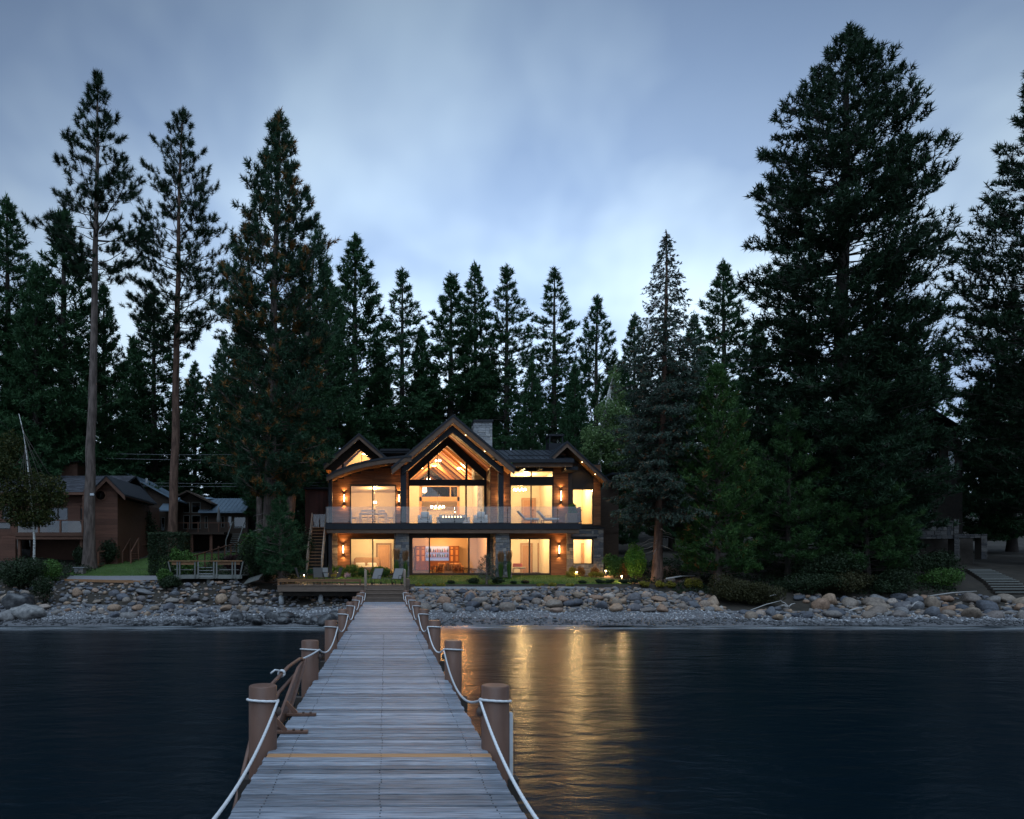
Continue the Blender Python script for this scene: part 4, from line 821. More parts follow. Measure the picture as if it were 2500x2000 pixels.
for i, (px, py) in enumerate(((1024, 1424), (1047, 1423), (1079, 1423), (1318, 1424), (1351, 1423), (1393, 1424), (1573, 1419), (1612, 1417), (1640, 1418), (1680, 1412), (1705, 1409))):
    pb('sedge_tuft', 'pale yellow sedge tuft on the kerb edge above the rocks', px, 44.05, 20 if i < 6 else 28, py, 700, .045, M['leaf_yellow'], 120 + i, group='sedge tufts above the rocks', stem=False)
for i, (px, py, w) in enumerate(((1103, 1416, 24), (1160, 1408, 34), (1255, 1418, 20), (1284, 1416, 24), (1423, 1416, 26), (1468, 1414, 30), (1488, 1413, 24), (1525, 1413, 26), (1545, 1410, 26), (1215, 1405, 30))):
    pb('edge_shrub', 'small dark rounded shrub along the lawn edge', px, 44.5, w, py, 1300, .035, M['leaf_dark'], 140 + i, group='small shrubs on the lawn edge', lobes=4, stem=False)
pb('flowering_rose', 'small shrub with red flowers beside the kerb', 1284, 44.4, 14, 1414, 160, .03, M['petal_red'], 160, stem=False)
pb('flower_clump', 'lavender flowers in front of the boxwood row', 847, 47.2, 18, 1396, 350, .03, M['petal'], 161, cat='flowers', stem=False)
pb('flower_clump', 'pale yellow flowers by the patio chairs', 815, 46.4, 24, 1398, 400, .03, M['leaf_yellow'], 162, cat='flowers', stem=False)
def plume_grass(label, px, D, w, py, seed):
    x = PX(px, D); z0 = gz(x, D); h = PZ(py, D) - z0; rx = w * D / F / 2; r = np.random.default_rng(seed); t = thing('feather_grass', label, 'grass', (x, D, z0), 'feather grass at the stone columns')
    n = 420; a = r.uniform(0, 6.28, n); q = np.sqrt(r.random(n)); base = np.stack([np.cos(a) * q * rx * .3, np.sin(a) * q * rx * .3, 0 * a], 1); tip = np.stack([np.cos(a) * q * rx, np.sin(a) * q * rx, h * r.uniform(.45, .8, n)], 1); s = np.stack([-np.sin(a), np.cos(a), 0 * a], 1) * .012
    link_mesh('blades', np_mesh('blades', np.stack([base - s, base + s, tip], 1).reshape(-1, 3), np.arange(3 * n).reshape(-1, 3), np.repeat(r.random(n), 3)), M['leaf_mid'], t)
    n = 130; a = r.uniform(0, 6.28, n); q = np.sqrt(r.random(n)); pos = np.stack([np.cos(a) * q * rx * .8, np.sin(a) * q * rx * .8, h * r.uniform(.72, .98, n)], 1); V, Fc, T = needles(r, pos, norm(np.stack([np.cos(a) * .2, np.sin(a) * .2, 1 + 0 * a], 1)), 6, .22, .014, .12, r.random(n)); link_mesh('plumes', np_mesh('plumes', V, Fc, T), M['leaf_plume'], t)
for i, (px, w, py) in enumerate(((968, 18, 1346), (990, 16, 1350), (1223, 18, 1352), (1243, 16, 1350))): plume_grass('tall feather grass with tawny plumes at the foot of a stone column', px, 46.9, w, py, 170 + i)
px_tree('pine_sapling', 'knee high grey green pine sapling on the kerb before the open glass doors', 1188, 44.35, (1187, 1357), 1418, [(1418, 18), (1400, 25), (1380, 17), (1357, 4)], 33, .03, (M['bark'], M['needle_spruce'], M['bark']), nb=40, K=12, ln=.15, w=.007, twig=5, e=(.1, .9), curve=.2, up=.5)
px_tree('bare_sapling', 'thin young pine with pale bare twigs at the terrace corner', 686, 43.6, (683, 1215), 1400, [(1400, 52), (1340, 66), (1280, 42), (1215, 6)], 34, .11, (M['bark'], M['needle_far'], M['bark']), nb=80, K=22, ln=.26, w=.018, twig=4.0, e=(-.15, .6), curve=.2, up=.3, deadlow=20)
# ================================================================== the lit lake house
W0 = 49.5; FL0 = 2.53; FL1 = 5.95
fx = lambda p: PX(p, W0); fz = lambda p: PZ(p, W0)
house = thing('lake_house', 'lit modern timber and stone lake house with glazed gables and balcony', 'house', (5.5, 52, 2.4))
def siding(mb, z0, z1, yf, ranges, pitch=.19, seed=1, face=-1):
    """lapped boards on a wall facing the lake; ranges(z) -> [(xa, xb)]"""
    r = random.Random(seed); z = z0
    while z < z1 - .03:
        h = min(pitch - .012, z1 - z)
        for a, b in ranges(z):
            if b - a < .05: continue
            mb.cur = r.random(); o = r.uniform(0, .012); x = a
            while x < b - .01:
                e = min(b, x + r.uniform(1.6, 3.8)); 
                if b - e < .5: e = b
                mb.cur = r.random(); mb.box(x + .002, e - .002, yf - .022 - o, yf + .012, z, z + h); x = e
        z += pitch
    return mb
def siding_side(mb, z0, z1, xf, y0, y1, pitch=.19, seed=1, d=-1):
    r = random.Random(seed); z = z0
    while z < z1 - .03:
        mb.cur = r.random(); o = r.uniform(0, .012); mb.box(xf + d * (.022 + o), xf, y0, y1, z, min(z + pitch - .012, z1)); z += pitch
    return mb
def ashlar(mb, z0, z1, xl, xr, yf, seed=1, hmin=.10, hmax=.24, wmin=.14, wmax=.50, side=False):
    """squared stones standing proud of a mortar core on a plane (front: y=yf; side: x=yf with xl/xr giving y)"""
    r = random.Random(seed); z = z0
    while z < z1 - .04:
        h = min(r.uniform(hmin, hmax), z1 - z); a, b = xl(z + h / 2), xr(z + h / 2); x = a
        while x < b - .02:
            w = r.uniform(wmin, wmax); e = x + w
            if b - e < wmin * .7: e = b
            q = [(z, h)] if (h < .15 or r.random() < .7) else [(z, h * .48), (z + h * .5, h * .5)]
            for zz, hh in q:
                mb.cur = r.random(); p = r.uniform(.015, .055); g = .008; c = .012
                if not side: A = [(x + g, zz + g), (e - g, zz + g), (e - g, zz + hh - g), (x + g, zz + hh - g)]; vs = [(u, yf + .01, v) for u, v in A] + [(u, yf - p + c, v) for u, v in A] + [(min(max(u, x + g + c), e - g - c), yf - p, min(max(v, zz + g + c), zz + hh - g - c)) for u, v in A]
                else: A = [(x + g, zz + g), (e - g, zz + g), (e - g, zz + hh - g), (x + g, zz + hh - g)]; vs = [(yf + .01, u, v) for u, v in A] + [(yf - p + c, u, v) for u, v in A] + [(yf - p, min(max(u, x + g + c), e - g - c), min(max(v, zz + g + c), zz + hh - g - c)) for u, v in A]
                mb.add(vs, [(8, 9, 10, 11)] + [(k + j, k + (j + 1) % 4, k + 4 + (j + 1) % 4, k + 4 + j) for k in (0, 4) for j in range(4)])
            x = e
        z += h
    return mb
def wall_open(mb, x0, x1, z0, z1, y0, y1, ops):
    xs = sorted({x0, x1, *[max(x0, min(x1, v)) for o in ops for v in o[:2]]})
    for a, b in zip(xs, xs[1:]):
        if b - a < 1e-4: continue
        m_ = (a + b) / 2; cut = sorted((o[2], o[3]) for o in ops if o[0] < m_ < o[1]); z = z0
        for c, d in cut:
            if c > z + 1e-4: mb.box(a, b, y0, y1, z, c)
            z = max(z, d)
        if z < z1 - 1e-4: mb.box(a, b, y0, y1, z, z1)
    return mb
def rng_open(x0, x1, ops):
    """board ranges of a rectangular wall round its openings"""
    def f(z):
        segs = [(x0, x1)]
        for a, b, c, d in ops:
            if c - .17 < z < d: segs = [s for p, q in segs for s in ((p, min(q, a)), (max(p, b), q)) if s[1] > s[0]]
        return segs
    return f
# curved eyebrow roof line
_cp = [(797, 1160), (823, 1147), (860, 1133), (896, 1124), (940, 1116.5), (986, 1112.5), (1005, 1112)]
CX = [PX(a, 47) for a, b in _cp]; CZ_ = [PZ(b, 47) for a, b in _cp]
def curve_z(x): return float(np.interp(x, CX, CZ_))
def curve_x(z): return float(np.interp(z, CZ_, CX))
XLW = fx(811.5); XRW = fx(1466); XA, XB = 1.60, 7.31
# openings (x0,x1,z0,z1)
oL0 = (fx(854.5), fx(963.6), FL0, fz(1314)); oC0 = (fx(999.6), fx(1196.5), FL0, fz(1306)); oR0 = (fx(1245), fx(1344.6), FL0, fz(1314)); oB0 = (fx(1398), fx(1448), fz(1378), fz(1315))
oL1 = (fx(854.5), fx(967.5), FL1, fz(1184.5)); oR1 = (fx(1245), fx(1351.4), FL1, fz(1136)); oG1 = (fx(1397), fx(1449), FL1, fz(1140))
core = MB()
wall_open(core, XLW, fx(1471), 2.3, FL1 - .1, W0 + .02, W0 + .22, [oL0, oC0, oR0, oB0])
wall_open(core, XLW, XA, FL1 - .1, 9.0, W0 + .02, W0 + .22, [oL1])
n = 14; xs = np.linspace(curve_x(9.25) + .05, XA, n); core.prism([(XLW, 9.0), (XA, 9.0)] + [(x, curve_z(x) - .2) for x in xs[::-1]] , W0 + .02, W0 + .22)
wall_open(core, XB, XRW, FL1 - .1, 10.2, W0 + .02, W0 + .22, [oR1, oG1])
core.box(XLW, XLW + .2, W0 + .22, 58, 2.3, 9.2); core.box(XRW - .2, XRW, W0 + .22, 58, 2.3, 9.6); core.box(XLW, XA - .3, 58, 58.2, 2.3, 10); core.box(XB + .35, XRW, 58, 58.2, 2.3, 10); core.box(XA - .3, XB + .35, 58, 58.2, 2.3, 5.8)
core.box(XA - .22, XA, W0 + .22, 51.5, FL1, 9.9); core.box(XB + .02, XB + .2, W0 + .22, 51.5, FL1, 9.9)
core.build('wall', M['frame_bronze'], house)
s = MB(); siding(s, FL1, 8.95, W0, rng_open(XLW, XA, [oL1]), seed=2); siding(s, 8.97, 10.2, W0, lambda z: [(max(XLW, curve_x(z + .42)), XA)], seed=3); s.build('siding', M['siding'], house, kind='stuff')
s = MB(); siding(s, FL1, 10.15, W0, lambda z: [(XB, oR1[0]), (oR1[1], fx(1387)), (oG1[1], XRW)], seed=4); siding_side(s, FL1, 9.9, XB, W0 + .03, 51.5, seed=5); s.build('siding', M['siding'], house, kind='stuff')
s = MB(); siding(s, 2.45, 5.45, W0, lambda z: [(fx(824), oL0[0]), (oR0[1], fx(1382.5))], seed=6); siding(s, 5.06, 5.5, W0, lambda z: [(oL0[0], oL0[1]), (oR0[0], oR0[1])], seed=7); s.build('siding', M['siding'], house, kind='stuff')
s = MB(); siding(s, FL1, 9.6, W0 + .5, lambda z: [(fx(1386), fx(1398))], seed=8); s.build('siding', M['siding'], house, kind='stuff')
# stonework of the lower storey
s = MB(); ashlar(s, 2.4, 5.5, lambda z: XLW, lambda z: fx(824), W0 - .03, 1); ashlar(s, 2.4, 5.5, lambda z: oC0[1], lambda z: fx(1210), W0 - .03, 2)
for a, b, c, d, sd in ((fx(1382.5), oB0[0], 2.4, fz(1291), 3), (oB0[1], fx(1472), 2.4, fz(1291), 4), (oB0[0], oB0[1], 2.4, oB0[2], 5), (oB0[0], oB0[1], oB0[3] + .12, fz(1291), 6)): ashlar(s, c, d, lambda z, a=a: a, lambda z, b=b: b, W0 - .12, sd)
s.build('stonework', M['stone'], house, kind='stuff')
MB().box(XLW + .01, fx(824) - .01, W0 - .029, W0 + .02, 2.3, 5.5).build('mortar', M['mortar'], house); s = MB(); wall_open(s, fx(1382.5) + .01, fx(1472) - .01, 2.3, fz(1291) - .01, W0 - .119, W0 + .02, [oB0]); s.build('mortar', M['mortar'], house)
MB().box(fx(1381), fx(1474), W0 - .22, W0 + .1, fz(1291), fz(1291) + .07).build('stone_cap', M['dark'], house)
MB().box(fx(1392), fx(1455), W0 - .26, W0 - .1, oB0[3] - .0, oB0[3] + .14).build('lintel', M['dark'], house)
for xl, xr, xl2, xr2, sd in ((966.5, 998.7, 961, 999.5, 11), (1210, 1243, 1209, 1250, 12)):
    yc = 47.55; P = lambda p: PX(p, yc); zb, zt = 2.35, 5.283
    L_ = lambda z, a=P(xl2), b=P(xl): a + (b - a) * (z - zb) / (zt - zb); R_ = lambda z, a=P(xr2), b=P(xr): a + (b - a) * (z - zb) / (zt - zb)
    co = MB().prism([(L_(zb) + .03, zb), (R_(zb) - .03, zb), (R_(zt) - .03, zt), (L_(zt) + .03, zt)], yc, yc + .9); c_o = co.build('stone_column', M['mortar'], house)
    st = MB(); ashlar(st, zb, zt, L_, R_, yc, sd); ashlar(st, zb, zt, lambda z: yc + .01, lambda z: yc + .9, (L_(zb) + L_(zt)) / 2 + .03, sd + 5, side=True); st.build('stones', M['stone'], c_o, kind='stuff')
# doors and windows
def sliding(name, o, cols, frame=.075, y=W0 + .04, glass_=None, base=.06, mat_=None, bars=None):
    """framed glazing filling opening o; cols = list of (x0,x1,material) panes"""
    f = MB(); x0, x1, z0, z1 = o; f.box(x0, x1, y, y + .12, z1 - frame, z1); f.box(x0, x1, y, y + .12, z0, z0 + base + .03); f.box(x0, x0 + frame, y, y + .12, z0 + base + .03, z1 - frame); f.box(x1 - frame, x1, y, y + .12, z0 + base + .03, z1 - frame)
    for (a, b, m_), (c, d, k_) in zip(cols, cols[1:]): f.box(b, c, y + .01, y + .11, z0 + base + .03, z1 - frame)
    fo = f.build(name, mat_ or M['frame_bronze'], house)
    for a, b, m_ in cols:
        if m_ is not None: MB().box(a, b, y + .05, y + .062, z0 + base + .032, z1 - frame - .002).build('pane', m_, fo)
    return fo
e = .09
def two(o, mid=None, m1=None, m2=None): mid = mid or (o[0] + o[1]) / 2; return [(o[0] + e, mid - .045, m1 or M['pane']), (mid + .045, o[1] - e, m2 or M['pane'])]
sliding('sliding_door', oL0, two(oL0, fx(910))); sliding('sliding_door', oR0, two(oR0, fx(1293)))
sliding('folding_door', oC0, [(fx(1003), fx(1047), M['pane_refl']), (fx(1050), fx(1142.8), None), (fx(1147), fx(1190.5), M['pane_refl'])], frame=.22)
sliding('window', oB0, [(oB0[0] + .05, oB0[1] - .05, M['pane'])], base=.04)
sliding('sliding_door', oL1, two(oL1, fx(910), M['pane_refl'], M['pane_refl']))
od = (oR1[0], oR1[1], FL1, fz(1183)); sliding('sliding_door', od, two(od, fx(1297)))
ot = (oR1[0], oR1[1], fz(1166), fz(1149)); sliding('transom_window', ot, two(ot, fx(1297.5)), frame=.06, base=.03)
s = MB(); s.box(oR1[0], oR1[1], W0 - .01, W0 + .1, fz(1183) + .003, fz(1166) - .003); s.box(oR1[0], oR1[1], W0 - .01, W0 + .1, fz(1149) + .003, oR1[3]); s.build('spandrel_panel', M['dark'], house)
og = (oG1[0], oG1[1], FL1, fz(1193)); sliding('window', og, [(oG1[0] + .08, oG1[1] - .08, M['pane'])])
# right gable panel above its window
GX, GZ, GS = PX(1385, 48.2), PZ(1076.4, 48.2), .93
s = MB(); s.prism([(oG1[0], fz(1193) + .004), (oG1[1], fz(1193) + .004), (oG1[1], GZ - GS * (oG1[1] - GX) - .35), (oG1[0], GZ - GS * (oG1[0] - GX) - .35)], W0 - .01, W0 + .1); s.build('gable_panel', M['dark'], house)
s = MB(); siding(s, 9.6, 11.0, W0, lambda z: [(max(fx(1351), GX - (GZ - .5 - z) / GS), oG1[0]), (oG1[1], min(XRW, GX + (GZ - .55 - z) / GS))] if z < 10.2 else [(GX - (GZ - .6 - z) / GS, min(oG1[0], GX + (GZ - .6 - z) / GS))], seed=9); s.build('siding', M['siding'], house, kind='stuff')
# great room glass wall (set back) and its triangular glazing
GY = 51.5; gx_ = lambda p: PX(p, GY); gzz = lambda p: PZ(p, GY); GCX = 4.47; GA = 11.82; GSL = .90; GB = gzz(1171)
s = MB(); xl, xr = gx_(999.6), gx_(1185); s.box(XA - .1, XB + .1, GY, GY + .2, gzz(1186), GB)
for sg in (-1, 1): s.prism([(GCX, GA), (GCX + sg * (GA - GB) / GSL, GB), (GCX + sg * ((GA - GB) / GSL + .75), GB), (GCX + sg * .0, GA + .72)], GY, GY + .2)
s.box(gx_(1044), gx_(1049.5), GY + .003, GY + .19, GB, GA - GSL * (GCX - gx_(1047))); s.box(gx_(1136), gx_(1141.5), GY + .003, GY + .19, GB, GA - GSL * (gx_(1139) - GCX))
s.box(gx_(1136), gx_(1140), GY + .003, GY + .15, FL1, gzz(1186)); s.box(XA - .1, xl, GY, GY + .2, FL1, gzz(1186)); s.box(gx_(1182), XB + .1, GY, GY + .2, FL1, gzz(1186))
fo = s.build('gable_window', M['dark'], house)
def poly_pane(pts, m_): MB().prism(pts, GY + .08, GY + .092).build('pane', m_, fo)
tz = lambda x: GA - GSL * abs(x - GCX) - .004
a, b = GCX - (GA - GB) / GSL + .01, gx_(1044); poly_pane([(a, GB + .002), (b - .002, GB + .002), (b - .002, tz(b))], M['pane'])
a, b = gx_(1049.5) + .002, gx_(1136) - .002; poly_pane([(a, GB + .002), (b, GB + .002), (b, tz(b)), (GCX, GA - .006), (a, tz(a))], M['pane'])
a, b = gx_(1141.5) + .002, GCX + (GA - GB) / GSL - .01; poly_pane([(a, GB + .002), (b, GB + .002), (a, tz(a))], M['pane'])
poly_pane([(xl + .002, FL1), (gx_(1136) - .002, FL1), (gx_(1136) - .002, gzz(1186) - .002), (xl + .002, gzz(1186) - .002)], M['pane']); poly_pane([(gx_(1140) + .002, FL1), (gx_(1182) - .002, FL1), (gx_(1182) - .002, gzz(1186) - .002), (gx_(1140) + .002, gzz(1186) - .002)], M['pane_refl'])
# ------------------------------------------------------------------ roofs
def slab(xc, za, sl, h0, h1, sg, t0, t1):
    """one slope of a gable roof in (x,z), t0..t1 below the top plane, from h0 to h1 out of the ridge"""
    return [(xc + sg * h0, za - sl * h0 - t0), (xc + sg * h1, za - sl * h1 - t0), (xc + sg * h1, za - sl * h1 - t1), (xc + sg * h0, za - sl * h0 - t1)]
def gable_roof(xc, za, sl, hl, hr, y0, y1, fas=.36, seams=True):
    r = MB()
    for sg, h in ((-1, hl), (1, hr)): r.prism(slab(xc, za, sl, 0, h, sg, 0, .12), y0, y1)
    if seams:
        for sg, h in ((-1, hl), (1, hr)):
            y = y0 + .45
            while y < y1: r.prism(slab(xc, za + .035, sl, 0.02, h, sg, 0, .04), y, y + .03); y += .45
    ro = r.build('roof', M['roof'], house)
    f = MB()
    for sg, h in ((-1, hl), (1, hr)): f.prism(slab(xc, za - .001, sl, .0, h - .03, sg, .122, .122 + fas), y0 + .02, y0 + .08)
    f.build('fascia', M['fascia'], ro)
    d_ = MB()
    for sg, h in ((-1, hl), (1, hr)): d_.prism(slab(xc, za, sl, .0, h - .03, sg, .123, .21), y0 + .083, y1 - .05)
    d_.build('soffit', M['soffit'], ro)
    t = MB()
    for sg, h in ((-1, hl), (1, hr)): t.prism(slab(xc, za + .012, sl, 0, h + .02, sg, 0, .17), y0 - .02, y0 + .016)
    t.build('metal_edge', M['dark'], ro)
    return ro
MX, MZ, MS, MH = 4.47, PZ(1012, 47), .845, 4.08
gable_roof(MX, MZ, MS, MH, MH, 47.0, 70.4, .42)
tr = MB()
for sg in (-1, 1): tr.prism(slab(MX, MZ, MS, 0, MH - .75, sg, .62, 1.08), 47.5, 47.8)
tr.build('gable_truss', M['dark'], house)
for a, b in ((978, 992), (1217, 1229.6)):
    x0, x1 = PX(a, 47.66), PX(b, 47.66); MB().box(x0, x1, 47.66, 48.0, FL1 + .01, MZ - .845 * abs((x0 + x1) / 2 - MX) - .55).build('steel_post', M['dark'], house)
gable_roof(PX(876.3, 49), PZ(1057.3, 49), .87, 2.45, 2.2, 49.0, 56, .30)
gable_roof(GX, GZ, GS, 1.35, 2.95, 48.2, 56, .30)
# curved roof over the dining room
cu = np.linspace(CX[0], CX[-1], 26)
r_ = MB(); f_ = MB(); so = MB()
for a, b in zip(cu, cu[1:]):
    za, zb = curve_z(a), curve_z(b)
    r_.prism([(a, za), (b, zb), (b, zb - .13), (a, za - .13)], 46.95, 50.2); f_.prism([(a, za - .132), (b, zb - .132), (b, zb - .42), (a, za - .42)], 46.99, 47.06); so.prism([(a, za - .133), (b, zb - .133), (b, zb - .17), (a, za - .17)], 47.065, 50.0)
ro = r_.build('curved_roof', M['dark'], house); f_.build('fascia', M['fascia'], ro); so.build('soffit', M['darkwood'], ro)
for y in (47.7, 48.3, 48.9):
    p = MB()
    for a, b in zip(cu, cu[1:]): p.prism([(a, curve_z(a) - .172), (b, curve_z(b) - .172), (b, curve_z(b) - .30), (a, curve_z(a) - .30)], y, y + .12)
    p.build('purlin', M['soffit'], ro)
# low standing seam roof of the right wing, and the flat link roof on the left
EY, EZ, RY, RZ_ = 47.9, PZ(1121, 47.9), 53.0, PZ(1099, 53.0)
x0, x1 = PX(1205, 48), PX(1400, 48); r_ = MB().prism_x([(EY, EZ), (RY, RZ_), (RY, RZ_ - .12), (EY, EZ - .12)], x0, x1); ro = r_.build('roof', M['roof'], house)
x = x0 + .2
while x < x1: MB().prism_x([(EY + .01, EZ + .045), (RY, RZ_ + .045), (RY, RZ_ + .003), (EY + .01, EZ + .003)], x, x + .03).build('standing_seam', M['dark'], ro); x += .42
MB().bar((x0 + 1.2, 49.3, EZ + .47), (x1 - .3, 49.3, EZ + .47), .05, .06).build('snow_guard', M['dark'], ro)
MB().box(x0 + .9, x1, EY - .10, EY, EZ - .24, EZ - .005).build('gutter', M['dark'], ro); MB().box(PX(1252, 48), PX(1398, 48), EY + .12, EY + .2, EZ - .50, EZ - .245).build('fascia', M['fascia'], ro); MB().box(PX(1252, 48), PX(1398, 48), EY + .2, W0, EZ - .36, EZ - .30).build('soffit', M['darkwood'], ro)
for px in (1275, 1318): MB().box(PX(px, 48.3), PX(px, 48.3) + .2, 48.2, W0, EZ - .62, EZ - .37).build('beam_end', M['frame_bronze'], house)
s = MB(); s.box(PX(928, 51), PX(1000, 51), 50.6, 55, PZ(1103, 51), PZ(1098, 51)); s.box(PX(928, 51), PX(1000, 51), 50.7, 55, PZ(1108, 51), PZ(1103.2, 51)); s.build('link_roof', M['dark'], house)
MB().box(PX(1483, 52), PX(1520, 52), 51, 56, PZ(1163, 52), PZ(1158, 52)).build('side_roof', M['roof'], house)
s = MB(); s.box(XRW, XRW + 2.4, 53, 58, 2.4, 9.0); s.build('rear_wing', M['darkwood'], house)
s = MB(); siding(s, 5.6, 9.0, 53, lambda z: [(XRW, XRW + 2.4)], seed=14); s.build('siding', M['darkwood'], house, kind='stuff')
MB().box(PX(1382, 48.2), PX(1412, 48.2), 48.3, W0, 9.62, 9.86).build('bracket_beam', M['dark'], house)
# left gable wall with its triangular window
LY = 50.2; LXC = PX(876.3, 49); LA = PZ(1097, LY); s = MB(); 
s.prism([(LXC - 2.46, 9.9), (LXC - 1.7, 9.9), (LXC, LA), (LXC, LA + .69)], LY, LY + .2); s.prism([(LXC + 2.46, 9.9), (LXC, LA + .69), (LXC, LA), (LXC + 1.7, 9.9)], LY, LY + .2); s.box(LXC - 2.0, LXC + 2.0, LY, LY + .2, 9.2, 9.9)
s.box(LXC + .12, LXC + .16, LY + .02, LY + .1, 9.9, LA - .12); s.box(LXC - 1.25, LXC - 1.12, LY + .02, LY + .1, 9.9, LA - 1.0)
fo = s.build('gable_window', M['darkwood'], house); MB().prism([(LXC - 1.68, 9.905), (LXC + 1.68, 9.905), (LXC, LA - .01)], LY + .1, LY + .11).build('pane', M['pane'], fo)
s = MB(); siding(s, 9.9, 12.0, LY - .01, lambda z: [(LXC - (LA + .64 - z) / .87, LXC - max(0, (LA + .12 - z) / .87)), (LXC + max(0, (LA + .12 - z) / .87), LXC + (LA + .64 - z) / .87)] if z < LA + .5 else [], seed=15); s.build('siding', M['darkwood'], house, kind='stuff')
# chimneys
cy = 54.0; P = lambda p: PX(p, cy); Zc = lambda p: PZ(p, cy); s = MB(); ashlar(s, 10.0, Zc(1031), lambda z: P(1158), lambda z: P(1202), cy, 21, .14, .30, .2, .6); ashlar(s, 10.0, Zc(1031), lambda z: cy, lambda z: cy + 1.3, P(1158), 22, .14, .3, .2, .6, side=True)
co = MB().box(P(1158) + .005, P(1202) - .01, cy + .005, cy + 1.3, 9.5, Zc(1031)).build('chimney', M['mortar'], house); s.build('stones', M['stone_pale'], co, kind='stuff'); MB().box(P(1156), P(1204), cy - .1, cy + 1.4, Zc(1031), Zc(1025)).build('chimney_cap', M['dark'], co)
cy = 53.2; co = MB().box(P(1340) , P(1376), cy, cy + 1.1, 10.8, PZ(1082, cy)).build('chimney', M['dark'], house); s = MB()
for px in (1341, 1372): s.box(PX(px, cy), PX(px + 3, cy), cy, cy + .1, PZ(1082, cy), PZ(1065, cy)); s.box(PX(px, cy), PX(px + 3, cy), cy + 1.0, cy + 1.1, PZ(1082, cy), PZ(1065, cy))
s.box(PX(1339, cy), PX(1377, cy), cy - .05, cy + 1.15, PZ(1065, cy), PZ(1060, cy)); s.build('chimney_cap', M['dark'], co)
# ------------------------------------------------------------------ balcony
BY = 47.2; bx = lambda p: PX(p, BY); B0, B1 = bx(794), bx(1420.5)
s = MB().box(B0, B1, BY, BY + .12, PZ(1292, BY), FL1); bal = s.build('balcony_edge', M['dark'], house)
for px in (852.5, 915, 979, 1044.4, 1110, 1175, 1239.4, 1301.7, 1362): MB().box(bx(px) - .006, bx(px) + .006, BY - .004, BY, PZ(1291, BY), FL1 - .01).build('joint', M['blackmetal'], bal)
MB().box(B0 + .01, B1 - .01, BY + .12, W0 + .02, FL1 - .12, FL1 - .01).build('balcony_floor', M['deckwood'], house); MB().box(XA, XB, W0 + .02, GY, FL1 - .12, FL1 - .01).build('balcony_floor', M['deckwood'], house)
MB().box(bx(797), bx(1414), BY + .06, BY + .22, PZ(1302, BY), PZ(1292, BY) - .003).build('balcony_beam', M['fascia'], house)
MB().box(B0 + .08, bx(1411), BY + .23, W0, 5.40, 5.46).build('balcony_soffit', M['soffit'], house)
MB().box(B0, B0 + .12, BY + .12, W0 + 3, PZ(1292, BY), FL1).build('balcony_edge', M['dark'], house)
x0 = PX(802, 47.5); MB().box(x0, x0 + .24, 47.5, 47.74, 2.4, 5.28).build('steel_post', M['dark'], house); MB().box(x0, x0 + .24, 47.5, 47.74, FL1 - .005, curve_z(x0 + .1) - .2).build('steel_post', M['dark'], house)
RP = [796, 852.5, 915, 979, 1044.4, 1110, 1175, 1239.4, 1301.7, 1362, 1419.5]
rail = thing('glass_railing', 'frameless glass railing with slim dark clamps along the balcony', 'railing', (bx(1100), BY, FL1))
for px in RP[1:]: 
    q = MB(); x = bx(px); q.box(x - .012, x + .012, BY + .06, BY + .09, FL1, FL1 + .92); q.box(x - .05, x + .05, BY + .045, BY + .10, FL1 + .08, FL1 + .13); q.box(x - .05, x + .05, BY + .045, BY + .10, FL1 + .84, FL1 + .89); q.build('rail_post', M['blackmetal'], rail)
for a, b in zip(RP, RP[1:]): MB().box(bx(a) + .018, bx(b) - .018, BY + .07, BY + .083, FL1 + .045, PZ(1236.8, BY)).build('glass_panel', M['rail_glass'], rail)
MB().box(B0 + .03, B0 + .043, BY + .12, W0 + 2.4, FL1 + .045, PZ(1236.8, BY)).build('glass_panel', M['rail_glass'], rail); MB().box(B1 - .05, B1 - .037, BY + .12, W0 - .03, FL1 + .045, PZ(1236.8, BY)).build('glass_panel', M['rail_glass'], rail)
# ------------------------------------------------------------------ rooms
WARM = (1.0, .55, .20); YEL = (1.0, .66, .28); PW = 2.35; ORG = (1.0, .43, .13)
def room(x0, x1, y0, y1, z0, z1, m_=None, fl=None, ceil=None):
    m_ = m_ or M['cream']; s = MB(); s.box(x0 - .1, x0, y0, y1, z0, z1); s.box(x1, x1 + .1, y0, y1, z0, z1); s.box(x0 - .1, x1 + .1, y1, y1 + .1, z0, z1); s.build('interior_wall', m_, house)
    MB().box(x0 - .1, x1 + .1, y0, y1 + .1, z0 - .06, z0 - .004).build('interior_floor', fl or M['floorwood'], house)
    MB().box(x0 - .1, x1 + .1, y0, y1 + .1, z1 + .002, z1 + .08).build('interior_ceiling', ceil or m_, house)
def ceiling_lamp(x, y, z, w, power, col, size=1.6):
    o = MB().lathe((x, y, z - .06), [(.16, .055), (.18, .02), (.12, 0)], 14).build('ceiling_lamp', M['bulb'], house)
    lamp('ceiling_light', 'POINT', (x, y, z - .25), power * PW, col, house, shadow_soft_size=.18)
CI = W0 + .23
room(-2.62, 1.15, CI, 54, FL0, 5.35); ceiling_lamp(-.7, 51.4, 5.34, 0, 95, YEL)
room(1.45, 7.35, CI, 57, FL0, 5.40); ceiling_lamp(3.1, 52.0, 5.39, 0, 70, ORG); ceiling_lamp(5.6, 52.0, 5.39, 0, 70, ORG); ceiling_lamp(4.4, 55.2, 5.39, 0, 48, ORG)
room(8.3, 11.6, CI, 54, FL0, 5.35); ceiling_lamp(9.9, 51.4, 5.34, 0, 110, YEL)
room(12.75, 14.6, CI, 52.5, FL0, 5.35); ceiling_lamp(13.7, 51.2, 5.34, 0, 75, YEL)
room(-3.0, 1.35, CI, 55, FL1, 8.80); ceiling_lamp(-.8, 52.0, 8.79, 0, 100, WARM)
